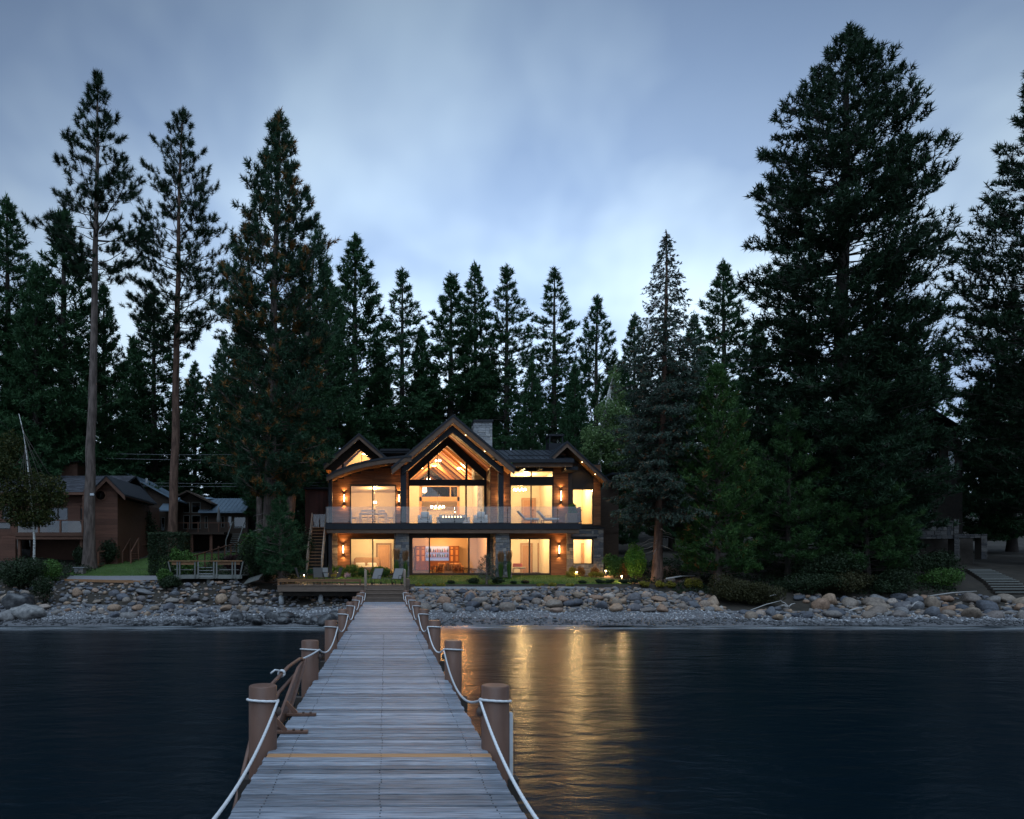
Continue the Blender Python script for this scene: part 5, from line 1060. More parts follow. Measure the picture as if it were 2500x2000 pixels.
room(8.3, 11.9, CI, 55, FL1, 9.78); ceiling_lamp(10.2, 51.8, 9.77, 0, 135, YEL)
room(12.6, 14.6, CI, 53, FL1, 8.85); ceiling_lamp(13.7, 51.4, 8.84, 0, 90, YEL)
MB().prism([(LXC - 1.9, 9.3), (LXC + 1.9, 9.3), (LXC + 1.9, 9.9), (LXC, LA + .4), (LXC - 1.9, 9.9)], 53.4, 53.5).build('interior_wall', M['cream'], house); ceiling_lamp(LXC + .3, 51.8, 11.3, 0, 75, WARM)
# great room: side walls, boarded ceiling with rafters, glazed far gable
GE = 69.8; s = MB(); s.box(XA - .25, XA - .15, GY + .2, GE, FL1, 10.6); s.box(XB + .22, XB + .32, GY + .2, GE, FL1, 10.6); s.box(XA - .25, XB + .32, GE, GE + .1, FL1, 10.9); s.build('interior_wall', M['cream'], house)
MB().box(XA - .25, XB + .32, GY, GE, FL1 - .08, FL1 - .004).build('interior_floor', M['floorwood'], house)
s = MB()
for sg in (-1, 1): s.prism(slab(MX, MZ, MS, 0, 3.2, sg, .215, .26), GY + .2, GE)
s.build('board_ceiling', M['ceilwood'], house)
for y in np.arange(52.6, GE, 1.9):
    s = MB()
    for sg in (-1, 1): s.prism(slab(MX, MZ, MS, 0, 3.15, sg, .262, .50), y, y + .16)
    s.build('rafter', M['soffit'], house)
fo = MB().prism([(MX - 3.1, 10.15), (MX + 3.1, 10.15), (MX, MZ - .2)], GE - .02, GE - .004).build('far_gable_window', M['frame_bronze'], house); MB().prism([(XA + .3, 10.95), (XB - .3, 10.95), (MX, MZ - .85)], GE - .06, GE - .04).build('pane', M['dark_pane'], fo)
yq = 62.0; s = MB(); z0 = PZ(1213, yq); z1 = PZ(1190, yq); a, b = PX(1024, yq), PX(1122, yq); s.box(a, b, yq, yq + .2, z0 - .38, z0); s.box(a, a + .2, yq, yq + .2, FL1, z1 + .25); s.box(b - .2, b, yq, yq + .2, FL1, z1 + .25); s.box(a, b, yq, yq + .2, z1 + .05, z1 + .25); s.box(PX(1098, yq), PX(1101, yq), yq, yq + .2, z0, z1 + .05); fo = s.build('interior_window', M['honey'], house); MB().box(a + .2, b - .2, yq + .08, yq + .1, z0, z1 + .05).build('pane', M['dark_pane'], fo); MB().box(a + .2, b - .2, yq + .11, yq + .14, z0, z1 + .05).build('backing', M['frame_bronze'], fo)
s = MB(); s.box(XA - .15, a, yq + .05, yq + .15, FL1, z1 + .3); s.box(b, XB + .22, yq + .05, yq + .15, FL1, z1 + .3); s.box(a, b, yq + 1.2, yq + 1.3, FL1, z0 - .38); s.build('interior_wall', M['cream'], house)
s = MB(); ashlar(s, FL1, 11, lambda z: 53.6, lambda z: 57.4, XB + .1, 31, .15, .3, .25, .6, side=True); s.build('fireplace_stone', M['stone_pale'], house, kind='stuff')
ceiling_lamp(2.9, 58.5, 11.2, 0, 170, YEL); ceiling_lamp(6.05, 58.5, 11.2, 0, 170, YEL); ceiling_lamp(4.47, 65.5, 12.4, 0, 120, WARM)
def chandelier(label, x, y, z, top, r=.35, n=8, p=20):
    t = thing('chandelier', label, 'chandelier', (x, y, z)); MB().tube([(x, y, z + .1), (x, y, top)], .012, 6).build('rod', M['blackmetal'], t)
    s = MB(); bl = MB()
    for k in range(n):
        a = 6.283 * k / n; c_, q = math.cos(a), math.sin(a); s.tube([(x, y, z + .1), (x + r * .6 * c_, y + r * .6 * q, z - .08), (x + r * c_, y + r * q, z + .02)], .012, 5); bl.lathe((x + r * c_, y + r * q, z + .02), [(.02, 0), (.05, .05), (.045, .12), (.01, .16)], 8)
    s.build('arms', M['teak'], t); bl.build('bulbs', M['bulb'], t); lamp('chandelier_light', 'POINT', (x, y, z - .15), p * PW, YEL, t, shadow_soft_size=.25)
chandelier('antler style chandelier with glowing bulbs hanging in the great room', PX(1068, 54), 54, PZ(1241, 54), 12.3, .5, 10, 200); chandelier('small bright pendant cluster near the gable peak', PX(1069, 53), 53, PZ(1128, 53), 12.4, .18, 5, 15); chandelier('glowing branch chandelier in the right upstairs bedroom', PX(1269, 52.2), 52.2, PZ(1199, 52.2), 9.7, .42, 9, 25); chandelier('slim pendant lamp over the upstairs dining table', PX(914, 52), 52, PZ(1230, 52), 8.7, .12, 5, 12)
def doorframe(x0, x1, y, z0, z1, m_): s = MB(); s.box(x0, x0 + .14, y - .05, y, z0, z1); s.box(x1 - .14, x1, y - .05, y, z0, z1); s.box(x0 + .14, x1 - .14, y - .05, y, z1 - .14, z1); o = s.build('interior_door', m_, house); MB().box(x0 + .16, x1 - .16, y - .02, y - .003, z0, z1 - .16).build('door_leaf', M['honey'], o)
for px0, px1, py, y, z0 in ((918, 956, 1326, 53.9, FL0), (1270, 1300, 1326, 53.9, FL0), (1312, 1326, 1326, 53.9, FL0), (1273, 1308, 1216, 54.9, FL1), (1418, 1436, 1326, 52.4, FL0)): doorframe(PX(px0, y), PX(px1, y), y, z0, PZ(py, y), M['teak'])
for px0, px1, py0, py1, y, lb in ((1321, 1333, 1207, 1238, 54.95, 'framed grey picture on the upstairs bedroom wall'), (1327, 1338, 1331, 1358, 53.95, 'framed grey picture on the ground floor bedroom wall')): 
    t = thing('picture', lb, 'picture', (PX(px0, y), y, PZ(py1, y))); MB().box(PX(px0, y), PX(px1, y), y - .04, y - .003, PZ(py1, y), PZ(py0, y)).build('canvas', M['greyfab'], t); s = MB(); a, b, c, d = PX(px0, y) - .03, PX(px1, y) + .03, PZ(py1, y) - .03, PZ(py0, y) + .03; s.box(a, b, y - .05, y - .002, d - .03, d); s.box(a, b, y - .05, y - .002, c, c + .03); s.box(a, a + .03, y - .05, y - .002, c + .03, d - .03); s.box(b - .03, b, y - .05, y - .002, c + .03, d - .03); s.build('picture_frame', M['blackmetal'], t)
# wall sconces
def sconce(label, px, pyt, pyb, pw=9, y=W0 - .03):
    x = fx(px); zt, zb = fz(pyt), fz(pyb); t = thing('wall_sconce', label, 'lamp', (x, y, zb)); h = zt - zb
    s = MB(); s.box(x - .07, x + .07, y - .03, y, zb - .03, zt + .03); s.box(x - .08, x + .08, y - .16, y - .03, zt, zt + .04); s.box(x - .08, x + .08, y - .16, y - .03, zb - .04, zb); s.build('bracket', M['blackmetal'], t)
    MB().lathe((x, y - .09, zb), [(.036, .0), (.042, h * .5), (.036, h)], 12).build('glass_tube', M['lampglass'], t)
    for dz, sg in ((-.14, 1), (.14 + h, -1)): lamp('sconce_light', 'SPOT', (x, y - .12, zb + dz), pw * 3.2, WARM, t, shadow_soft_size=.03, spot_size=math.radians(110), spot_blend=.8, rot=(0 if sg > 0 else math.pi, 0, 0))
    lamp('sconce_glow', 'POINT', (x, y - .22, (zb + zt) / 2), pw * 2.0, WARM, t, shadow_soft_size=.05)
sconce('lit sconce on the lower wall left of the bedroom doors', 838, 1332, 1351); sconce('lit sconce on the lower siding beside the stone wall', 1364.5, 1332, 1352); sconce('tall lit sconce upstairs on the siding beside the planter', 1369, 1199, 1223); sconce('lit sconce upstairs under the curved roof at the corner', 840.5, 1208, 1226, 12); sconce('lit sconce upstairs half hidden behind the left steel post', 974, 1208, 1226, 12); sconce('lit sconce upstairs behind the right steel post', 1222, 1205, 1224, 9)
def downlight(x, y, z, p, size=100, tilt=(0, 0, 0), col=WARM):
    MB().lathe((x, y, z - .012), [(.035, 0), (.04, .010), (.04, .0115)], 10).build('downlight', M['bulb'], house); lamp('downlight_beam', 'SPOT', (x, y, z - .03), p, col, house, spot_size=math.radians(size), spot_blend=.6, shadow_soft_size=.05, rot=tilt)
for px in (826, 880, 935, 1030, 1095, 1165, 1290, 1345, 1395): downlight(PX(px, 48.3), 48.3, 5.395, 95, 110)
for px, y in ((893, 47.4), (857, 47.4)): downlight(PX(px, y), y, curve_z(PX(px, y)) - .172, 45, 110)
for h, y in ((1.0, 48.6), (2.3, 48.6)): 
    for sg in (-1, 1): downlight(MX + sg * h, y, MZ - MS * h - .225, 34, 80)
for h in (1.2, 2.1): downlight(GX + h, 48.9, GZ - GS * h - .22, 30, 110)
# ================================================================== furniture and bar in the house
def legs(t, pts, z0, z1, m_, r=.02):
    for x, y in pts: MB().box(x - r, x + r, y - r, y + r, z0, z1).build('leg', m_, t)
def sofa(label, x0, x1, y, z, m_, n=3, d=.9, back=1, cat='sofa'):
    """back=+1: back cushions towards the camera side"""
    t = thing('sofa' if cat == 'sofa' else 'armchair', label, cat, ((x0 + x1) / 2, y, z)); y0, y1 = y - d / 2, y + d / 2
    MB().box(x0, x1, y0, y1, z + .08, z + .26).build('base', m_, t); w = (x1 - x0 - .36) / n; yb = y0 if back > 0 else y1 - .22
    for k in range(n):
        MB().cushion(x0 + .18 + k * w, x0 + .18 + (k + 1) * w - .01, y0 + .05, y1 - .03, z + .26, z + .44).build('seat_cushion', m_, t); MB().cushion(x0 + .18 + k * w, x0 + .18 + (k + 1) * w - .01, yb, yb + .22, z + .42, z + .82).build('back_cushion', m_, t)
    for a in (x0, x1 - .18): MB().cushion(a, a + .18, y0, y1, z + .1, z + .62).build('armrest', m_, t)
    legs(t, [(a, b) for a in (x0 + .08, x1 - .08) for b in (y0 + .08, y1 - .08)], z, z + .08, M['teak']); return t
tan = mat('tan_leather', (.34, .20, .11), (.42, .26, .15), .6, 4)
def P_(px, D): return PX(px, D)
sofa('tan sofa with loose cushions facing the bar in the open room', P_(1062, 52.5), P_(1132, 52.5), 52.5, FL0, tan, 3)
sofa('tan armchair standing just inside the open glass doors', P_(1082, 51), P_(1104, 51), 51.0, FL0, tan, 1, .8, cat='armchair')
def low_table(name, label, x0, x1, y0, y1, z, h, m_, cat='table', r=.025):
    t = thing(name, label, cat, ((x0 + x1) / 2, (y0 + y1) / 2, z)); MB().box(x0, x1, y0, y1, z + h - .05, z + h).build('table_top', m_, t); legs(t, [(a, b) for a in (x0 + .05, x1 - .05) for b in (y0 + .05, y1 - .05)], z, z + h - .05, m_, r); return t
low_table('side_table', 'small wooden side table left of the tan sofa', P_(1054, 51.3), P_(1068, 51.3), 51.1, 51.6, FL0, .6, M['teak']); low_table('side_table', 'small wooden side table right of the tan sofa', P_(1118, 51.3), P_(1132, 51.3), 51.1, 51.6, FL0, .5, M['teak'])
def cabinet(label, px0, px1, y):
    x0, x1 = P_(px0, y), P_(px1, y); z1 = PZ(1333, y); t = thing('bar_cabinet', label, 'cabinet', ((x0 + x1) / 2, y, FL0)); MB().box(x0, x1, y, y + .45, FL0, z1).build('carcass', M['cabinet'], t)
    w = (x1 - x0) / 2
    for k in range(2):
        a = x0 + k * w; d = MB().box(a + .02, a + w - .02, y - .03, y - .002, FL0 + .1, z1 - .06).build('door', M['cabinet'], t)
        for zz in (FL0 + 1.0, FL0 + 1.5, FL0 + 2.0): MB().box(a + .1, a + w - .1, y - .036, y - .031, zz, min(zz + .38, z1 - .12)).build('glass_light', M['honey'], d)
cabinet('dark cherry bar cabinet left of the backlit shelves', 1014, 1039, 56.4); cabinet('dark cherry bar cabinet right of the backlit shelves', 1097, 1121, 56.4)
yb = 56.5; bb = thing('back_bar', 'blue backlit bar shelves between the cherry cabinets', 'shelf', (P_(1068, yb), yb, FL0)); x0, x1 = P_(1039.5, yb), P_(1096.5, yb)
MB().box(x0, x1, yb + .32, yb + .36, FL0 + 1.05, PZ(1334, yb)).build('glowing_panel', M['shelf_light'], bb); MB().box(x0, x1, yb - .1, yb + .4, FL0, FL0 + 1.0).build('counter', M['cabinet'], bb)
shz = [PZ(1360, yb), PZ(1347.5, yb)]
for z in shz: MB().box(x0, x1, yb, yb + .31, z - .03, z).build('shelf', M['teak'], bb)
random.seed(9); bcol = [mat('bottle_' + n_, c, c, .15, 3) for n_, c in (('amber', (.30, .10, .02)), ('green', (.02, .09, .03)), ('clear', (.55, .60, .62)), ('dark', (.03, .015, .01)))]; blab = ['amber', 'green', 'clear', 'dark brown']
for si, z in enumerate(shz):
    for k in range(13):
        j = random.randrange(4); x = x0 + .1 + (x1 - x0 - .2) * k / 12; h = random.uniform(.24, .33)
        o = MB().lathe((x, yb + .15, z), [(.036, 0), (.038, h * .6), (.014, h * .75), (.014, h)], 8).build('bottle', bcol[j]); tag(o, blab[j] + ' bottle on the backlit bar shelves', 'bottle', blab[j] + ' bottles on the bar shelves')
# beds and benches glimpsed through the bedroom doors
t = thing('bed', 'cream bed with upholstered headboard in the ground floor room behind the boxwoods', 'bed', (-1.4, 52, FL0)); MB().box(-2.4, -.5, 51.2, 53.3, FL0 + .05, FL0 + .35).build('bed_base', M['teak'], t); MB().cushion(-2.4, -.5, 51.2, 53.3, FL0 + .35, FL0 + .62).build('mattress', M['cream'], t); MB().cushion(-2.4, -.4, 53.3, 53.5, FL0 + .1, FL0 + 1.25).build('headboard', tan, t); 
for a in (-2.2, -1.35): MB().cushion(a, a + .7, 52.85, 53.2, FL0 + .6, FL0 + .85).build('pillow', M['white'], t)
t = thing('bench', 'cream bench with a coral pillow inside the ground floor right bedroom', 'bench', (P_(1266, 51), 51, FL0)); x0, x1 = P_(1251, 51), P_(1283, 51); MB().cushion(x0, x1, 50.75, 51.25, FL0 + .38, FL0 + .52).build('seat', M['cream'], t); legs(t, [(a, b) for a in (x0 + .06, x1 - .06) for b in (50.82, 51.18)], FL0, FL0 + .38, M['teak'])
o = MB().cushion(x0 + .02, x0 + .72, 50.95, 51.1, FL0 + .50, FL0 + .78).build('pillow', mat('coral', (.55, .12, .09), (.6, .15, .11), .9, 5)); tag(o, 'coral pillow lying on the cream bench', 'pillow')
t = thing('bathtub', 'white freestanding bathtub behind the stone wall window', 'bathtub', (13.6, 50.7, FL0)); MB().lathe((13.6, 50.7, FL0), [(.32, 0), (.40, .3), (.46, .58), (.44, .60), (.38, .55)], 20).build('tub', M['white'], t)
# ------------------------------------------------------------------ balcony furniture
def chair_d(x, y, z, rz, m_):
    t = thing('dining_chair', 'white slatted dining chair at the balcony dining table', 'chair', (x, y, z), 'balcony dining chairs'); 
    MB().box(x - .22, x + .22, y - .22, y + .22, z + .42, z + .47).build('seat', m_, t); legs(t, [(x + a, y + b) for a in (-.2, .2) for b in (-.2, .2)], z, z + .42, m_, .02)
    s = MB(); s.box(x - .22, x - .18, y - .22, y - .18, z + .47, z + .92); s.box(x + .18, x + .22, y - .22, y - .18, z + .47, z + .92); s.box(x - .22, x + .22, y - .225, y - .185, z + .82, z + .92); s.box(x - .18, x + .18, y - .215, y - .195, z + .62, z + .70); s.build('backrest', m_, t); t.rotation_euler.z = rz; return t
for px in (890, 908, 932): chair_d(P_(px, 48.1), 48.1, FL1, 0, M['white'])
chair_d(P_(866, 48.6), 48.6, FL1, -1.57, M['white']); chair_d(P_(955, 48.6), 48.6, FL1, 1.57, M['white'])
low_table('dining_table', 'long white dining table on the balcony behind glass', P_(877, 48.7), P_(945, 48.7), 48.35, 49.15, FL1, .75, M['white'], r=.04)
sofa('white outdoor armchair left of the fire table', P_(1020, 48.4), P_(1054, 48.4), 48.4, FL1, M['white'], 1, .85, cat='armchair'); sofa('white outdoor armchair right of the fire table', P_(1156, 48.4), P_(1189, 48.4), 48.4, FL1, M['white'], 1, .85, cat='armchair'); sofa('white outdoor sofa facing the lake behind the fire table', P_(1066, 50.4), P_(1146, 50.4), 50.4, FL1, M['white'], 3, .9, back=-1)
t = thing('fire_table', 'grey tapered concrete fire table with small flames', 'table', (P_(1103, 48.3), 48.3, FL1)); a, b, c, d = P_(1079, 48), P_(1128, 48), P_(1070, 48), P_(1137, 48)
s = MB(); s.add([(a, 47.95, FL1), (b, 47.95, FL1), (b, 48.6, FL1), (a, 48.6, FL1), (c, 47.85, FL1 + .42), (d, 47.85, FL1 + .42), (d, 48.7, FL1 + .42), (c, 48.7, FL1 + .42)], [(3, 2, 1, 0), (4, 5, 6, 7), (0, 1, 5, 4), (1, 2, 6, 5), (2, 3, 7, 6), (3, 0, 4, 7)]); s.build('bowl', M['concrete'], t)
s = MB()
for k in range(7): x = c + .35 + k * .2; s.lathe((x, 48.3, FL1 + .42), [(.03, 0), (.05, .04), (.03, .1), (.004, .16)], 7)
s.build('flames', M['flame'], t)
def chaise(label, x0, x1, y, z, fab, frm, flip=1, group=None, D2=.65):
    """reclined chaise seen from its side: back raised at the x0 end"""
    t = thing('chaise', label, 'lounger', ((x0 + x1) / 2, y, z), group); L_ = x1 - x0; b = x0 + L_ * .34; y0, y1 = y - D2 / 2, y + D2 / 2
    MB().prism([(b, z + .30), (x1, z + .30), (x1, z + .40), (b, z + .42)], y0, y1).build('seat', fab, t); MB().prism([(b, z + .32), (b - .02, z + .43), (x0, z + .90), (x0 + .04, z + .78)], y0, y1).build('backrest', fab, t)
    s = MB()
    for yy in (y0 - .02, y1): s.box(b - L_ * .12, x1, yy, yy + .03, z + .25, z + .29)
    s.build('side_rail', frm, t); legs(t, [(p, q) for p in (b - L_ * .1, x1 - .1) for q in (y0, y1)], z, z + .26, frm); 
    for yy in (y0 - .02, y1): MB().tube([(b + .35, yy + .015, z + .28), (b + .33, yy + .015, z + .55), (b - .02, yy + .015, z + .56), (b - .12, yy + .015, z + .5)], .014, 6).build('armrest', frm, t)
    return t
chaise('white cushioned chaise on the balcony nearest the stone chimney', P_(1264, 48.3), P_(1314, 48.3), 48.3, FL1, M['white'], M['teak']); chaise('white cushioned chaise on the balcony beside the planter', P_(1313, 48.3), P_(1362, 48.3), 48.3, FL1, M['white'], M['teak'])
t = thing('planter', 'square dark planter with a leafy grass on the balcony corner', 'planter', (P_(1397, 47.9), 47.9, FL1)); a, b = P_(1385, 47.6), P_(1409, 47.6); MB().box(a, b, 47.6, 48.2, FL1, FL1 + .70).build('box', M['teak'], t)
r = np.random.default_rng(5); pos, d = blob_points(r, 1500, [(0, 0, 1.05, .28, .25, .32), (0, 0, .78, .3, .3, .12)]); V, Fc, T = leaves(r, pos, .05, r.normal(.5, .25, 1500), d); link_mesh('foliage', np_mesh('foliage', V, Fc, T), M['leaf_mid'], t)
# ================================================================== wooden stairs beside the house
st = thing('wooden_stairs', 'straight wooden stairs with pale handrails climbing to the balcony', 'stairs', (-4.52, 46.8, 2.6)); n = 15; ya, yb_, za, zb = 45.2, 48.6, 2.55, 5.75; xs0, xs1 = -4.97, -4.08
for k in range(n):
    f = (k + .5) / n; y = ya + (yb_ - ya) * f; z = za + (zb - za) * (k + 1) / n; MB().box(xs0, xs1, y - .14, y + .14, z - .045, z).build('tread', M['railwood'], st)
for x in (xs0 - .04, xs1 + .005): MB().bar((x + .02, ya - .05, za + .02), (x + .02, yb_, zb - .02), .04, .26).build('stringer', M['postwood'], st)
for x in (xs0 - .03, xs1 + .03):
    MB().bar((x, ya - .05, za + 1.0), (x, yb_, zb + .95), .05, .09).build('handrail', M['postwood'], st); MB().bar((x, ya - .05, za + .6), (x, yb_, zb + .55), .03, .05).build('handrail', M['postwood'], st)
    for k in range(5): f = k / 4; y = ya + (yb_ - ya) * f; z = za + (zb - za) * f; MB().box(x - .035, x + .035, y - .035, y + .035, z - .2 if k else z - .1, z + 1.0).build('rail_post', M['postwood'], st)
MB().box(-5.2, -3.95, 48.6, 51.5, 5.6, 5.74).build('landing', M['deckwood'], st); MB().box(-5.1, -5.0, 51.2, 51.3, 2.5, 5.6).build('landing_post', M['under'], st)
g = MB().box(-5.2, -4.0, 51.3, 51.32, 5.75, 6.85).build('landing_glass', M['rail_glass'], st)
t = thing('red_shed', 'dark red wall of a building behind the wooden stairs', 'building', (P_(775, 56), 56, 3)); MB().box(P_(745, 56), P_(798, 56), 56, 59, 5.6, PZ(1195, 56)).build('wall', M['redwall'], t); MB().box(P_(745, 56), P_(798, 56), 56.3, 59, 2.8, 5.59).build('lower_wall', M['under'], t); MB().box(P_(742, 56), P_(801, 56), 55.8, 59.2, PZ(1195, 56) + .003, PZ(1195, 56) + .16).build('roof', M['dark'], t)
for i in range(9): MB().box(P_(745, 56) + i * .2, P_(745, 56) + i * .2 + .19, 55.97, 55.998, 5.6, PZ(1195, 56)).build('board', M['redwall'], t)
# ================================================================== terrace, steps, terrace furniture
TZ = 2.0; TY0, TY1 = 40.4, 44.2; TX0, TX1 = P_(676, 40.4), P_(999, 40.4)
ter = thing('terrace_deck', 'brown timber terrace on legs above the stony beach', 'deck', ((TX0 + TX1) / 2, 42, TZ - .6))
x = TX0; y = TY0
while y < TY1 - .05: MB().cbox(TX0, TX1, y + .003, y + .137, TZ - .04, TZ, .004).build('board', M['deckwood'], ter); y += .14
MB().box(TX0 + .02, TX1 - .02, TY0 + .03, TY0 + .09, TZ - .36, TZ - .045).build('fascia', M['deckwood'], ter); MB().box(TX0 + .25, TX1 - .1, TY0 + .5, TY0 + .65, TZ - .64, TZ - .365).build('beam', M['under'], ter); MB().box(TX0 + .25, TX1 - .1, TY1 - .5, TY1 - .35, TZ - .64, TZ - .045).build('beam', M['under'], ter); MB().box(TX0 + .02, TX0 + .08, TY0 + .09, TY1, TZ - .36, TZ - .045).build('fascia', M['deckwood'], ter); MB().box(TX1 - .08, TX1 - .02, TY0 + .09, TY1, TZ - .36, TZ - .045).build('fascia', M['deckwood'], ter)
for px in (687, 783, 876, 960):
    X = PX(px, 41); lg = MB().tube([(X, TY0 + .58, .6), (X, TY0 + .58, TZ - .6)], .05, 10).build('leg', M['concrete'], ter); MB().lathe((X, TY0 + .58, gz(X, TY0 + .58) - .15), [(.16, 0), (.15, .35), (.12, .62)], 14).build('footing', M['concrete'], lg)
be = thing('terrace_bench_rail', 'low stained bench rail along the terrace edge', 'railing', (P_(780, 40.5), 40.5, TZ)); xe = P_(883, 40.5)
MB().box(TX0, xe, TY0 + .02, TY0 + .30, TZ + .30, TZ + .345).build('top_board', M['railwood'], be); MB().box(TX0 + .03, xe - .03, TY0 + .05, TY0 + .09, TZ + .19, TZ + .298).build('apron', M['railwood'], be)
for px in (680, 734, 787, 842, 879): X = PX(px, 40.5); MB().box(X - .05, X + .05, TY0 + .1, TY0 + .24, TZ + .002, TZ + .298).build('post', M['railwood'], be)
MB().box(TX0, TX0 + .28, TY0 + .32, TY1 - .6, TZ + .30, TZ + .345).build('top_board', M['railwood'], be)
for y in (41.6, 43.2): MB().box(TX0 + .08, TX0 + .2, y, y + .1, TZ + .002, TZ + .298).build('post', M['railwood'], be)
be = thing('corner_planter', 'short brown timber curb at the lawn corner of the terrace', 'curb', (P_(998, 41), 41, TZ)); MB().box(P_(992, 41), P_(1000, 41), 40.5, 43.8, TZ + .002, TZ + .34).build('curb_board', M['deckwood'], be)
sp = thing('pier_steps', 'four brown wooden steps joining the pier to the terrace', 'steps', (-.05, 39.9, DZ)); sx0, sx1 = P_(894, 39.8), P_(986, 39.8); rz_ = (TZ - DZ) / 4
for k in range(4):
    y = Y1 + .0 + k * .275; s0 = MB().box(sx0, sx1, y + .02, y + .05, DZ + k * rz_ - (.03 if k else 0.0), DZ + (k + 1) * rz_ - .046).build('riser', M['deckwood'], sp)
    if k < 3: MB().cbox(sx0 - .02, sx1 + .02, y - .01, y + .30, DZ + (k + 1) * rz_ - .045, DZ + (k + 1) * rz_, .006).build('tread', M['deckwood'], sp)
for x in (sx0 - .03, sx1 + .005): MB().prism_x([(Y1, DZ - .1), (Y1, DZ + .1), (TY0, TZ - .05), (TY0, DZ - .1)], x, x + .025).build('side_board', M['deckwood'], sp)
for px, lb in ((892.5, 'round topped pale wooden post at the steps, on the table side'), (988, 'round topped pale wooden post at the steps, on the rocks side')):
    X = PX(px, 40.2); t = thing('step_post', lb, 'post', (X, 40.2, .8)); MB().lathe((X, 40.2, 0), [(.075, .9), (.075, TZ + .78), (.066, TZ + .85), (.04, TZ + .90), (.012, TZ + .915)], 14).build('shaft', M['postwood'], t); MB().lathe((X, 40.2, 0), [(.078, TZ - .12), (.082, TZ - .11), (.082, TZ - .06), (.078, TZ - .05)], 14).build('collar', M['deckwood'], t)
def sling_chaise(label, x, y, rz):
    t = thing('sling_chaise', label, 'lounger', (x, y, TZ)); fr = M['blackmetal']; fb = M['greyfab']
    MB().add([(x - .28, y - 1.1, TZ + .36), (x + .28, y - 1.1, TZ + .36), (x + .28, y, TZ + .33), (x - .28, y, TZ + .33), (x - .28, y - 1.1, TZ + .345), (x + .28, y - 1.1, TZ + .345), (x + .28, y, TZ + .315), (x - .28, y, TZ + .315)], [(0, 1, 2, 3), (7, 6, 5, 4), (0, 4, 5, 1), (1, 5, 6, 2), (2, 6, 7, 3), (3, 7, 4, 0)]).build('seat', fb, t)
    MB().add([(x - .28, y, TZ + .33), (x + .28, y, TZ + .33), (x + .28, y + .42, TZ + .95), (x - .28, y + .42, TZ + .95), (x - .28, y + .02, TZ + .32), (x + .28, y + .02, TZ + .32), (x + .28, y + .44, TZ + .94), (x - .28, y + .44, TZ + .94)], [(0, 1, 2, 3), (7, 6, 5, 4), (0, 4, 5, 1), (1, 5, 6, 2), (2, 6, 7, 3), (3, 7, 4, 0)]).build('backrest', fb, t)
    for s_ in (-1, 1):
        X = x + s_ * .30; MB().tube([(X, y - 1.12, TZ + .35), (X, y, TZ + .32), (X, y + .44, TZ + .96)], .018, 6).build('side_rail', fr, t); MB().tube([(X, y - .35, TZ + .33), (X + s_ * .03, y - .38, TZ + .52), (X + s_ * .03, y - .05, TZ + .56), (X, y + .12, TZ + .50)], .016, 6).build('armrest', fr, t)
        for yy in (y - .85, y - .1): MB().tube([(X, yy, TZ + .33), (X, yy + .1, TZ)], .016, 6).build('leg', fr, t)
        MB().tube([(X - .02, y + .1, TZ + .07), (X + .02, y + .1, TZ + .07)], .07, 12).build('wheel', fr, t)
    t.rotation_euler.z = rz
sling_chaise('grey sling lounger on the terrace next to the table side post', PX(918, 42.2), 42.2, -.45); sling_chaise('grey sling lounger on the terrace next to the rocks side post', PX(968, 42.2), 42.2, -.45)
def patio_chair(label, x, y, rz):
    t = thing('patio_chair', label, 'chair', (x, y, TZ)); fr = M['blackmetal']; fb = M['greyfab']
    MB().box(x - .24, x + .24, y - .24, y + .22, TZ + .42, TZ + .44).build('seat', fb, t); MB().add([(x - .25, y + .22, TZ + .43), (x + .25, y + .22, TZ + .43), (x + .25, y + .40, TZ + 1.0), (x - .25, y + .40, TZ + 1.0), (x - .25, y + .24, TZ + .43), (x + .25, y + .24, TZ + .43), (x + .25, y + .42, TZ + 1.0), (x - .25, y + .42, TZ + 1.0)], [(0, 1, 2, 3), (7, 6, 5, 4), (0, 4, 5, 1), (1, 5, 6, 2), (2, 6, 7, 3), (3, 7, 4, 0)]).build('backrest', fb, t)
    for s_ in (-1, 1):
        X = x + s_ * .26; MB().tube([(X, y + .42, TZ + 1.01), (X, y + .22, TZ + .42), (X, y - .24, TZ + .42)], .016, 6).build('frame', fr, t); MB().tube([(X, y + .3, TZ + .66), (X, y - .2, TZ + .64), (X, y - .24, TZ + .42)], .015, 6).build('armrest', fr, t)
        for yy in (-.22, .24): MB().tube([(X, y + yy, TZ + .42), (X, y + yy * 1.15, TZ)], .015, 6).build('leg', fr, t)
    t.rotation_euler.z = rz
patio_chair('mesh patio chair at the terrace table seen from behind', PX(777, 41.7), 41.7, math.pi); patio_chair('mesh patio chair at the terrace table on the bare sapling side', PX(738, 42.5), 42.5, 1.9); patio_chair('mesh patio chair at the terrace table on the lounger side', PX(817, 42.5), 42.5, -1.9); patio_chair('mesh patio chair at the terrace table on the lawn side', PX(792, 43.2), 43.2, .2)
t = thing('patio_table', 'round black metal table on the terrace', 'table', (PX(785, 42.4), 42.4, TZ)); MB().lathe((PX(785, 42.4), 42.4, TZ), [(.48, .68), (.5, .69), (.5, .71), (.48, .72)], 24).build('table_top', M['blackmetal'], t)
for k in range(4): a = k * 1.571 + .78; MB().tube([(PX(785, 42.4) + .12 * math.cos(a), 42.4 + .12 * math.sin(a), TZ + .68), (PX(785, 42.4) + .36 * math.cos(a), 42.4 + .36 * math.sin(a), TZ)], .016, 6).build('leg', M['blackmetal'], t)
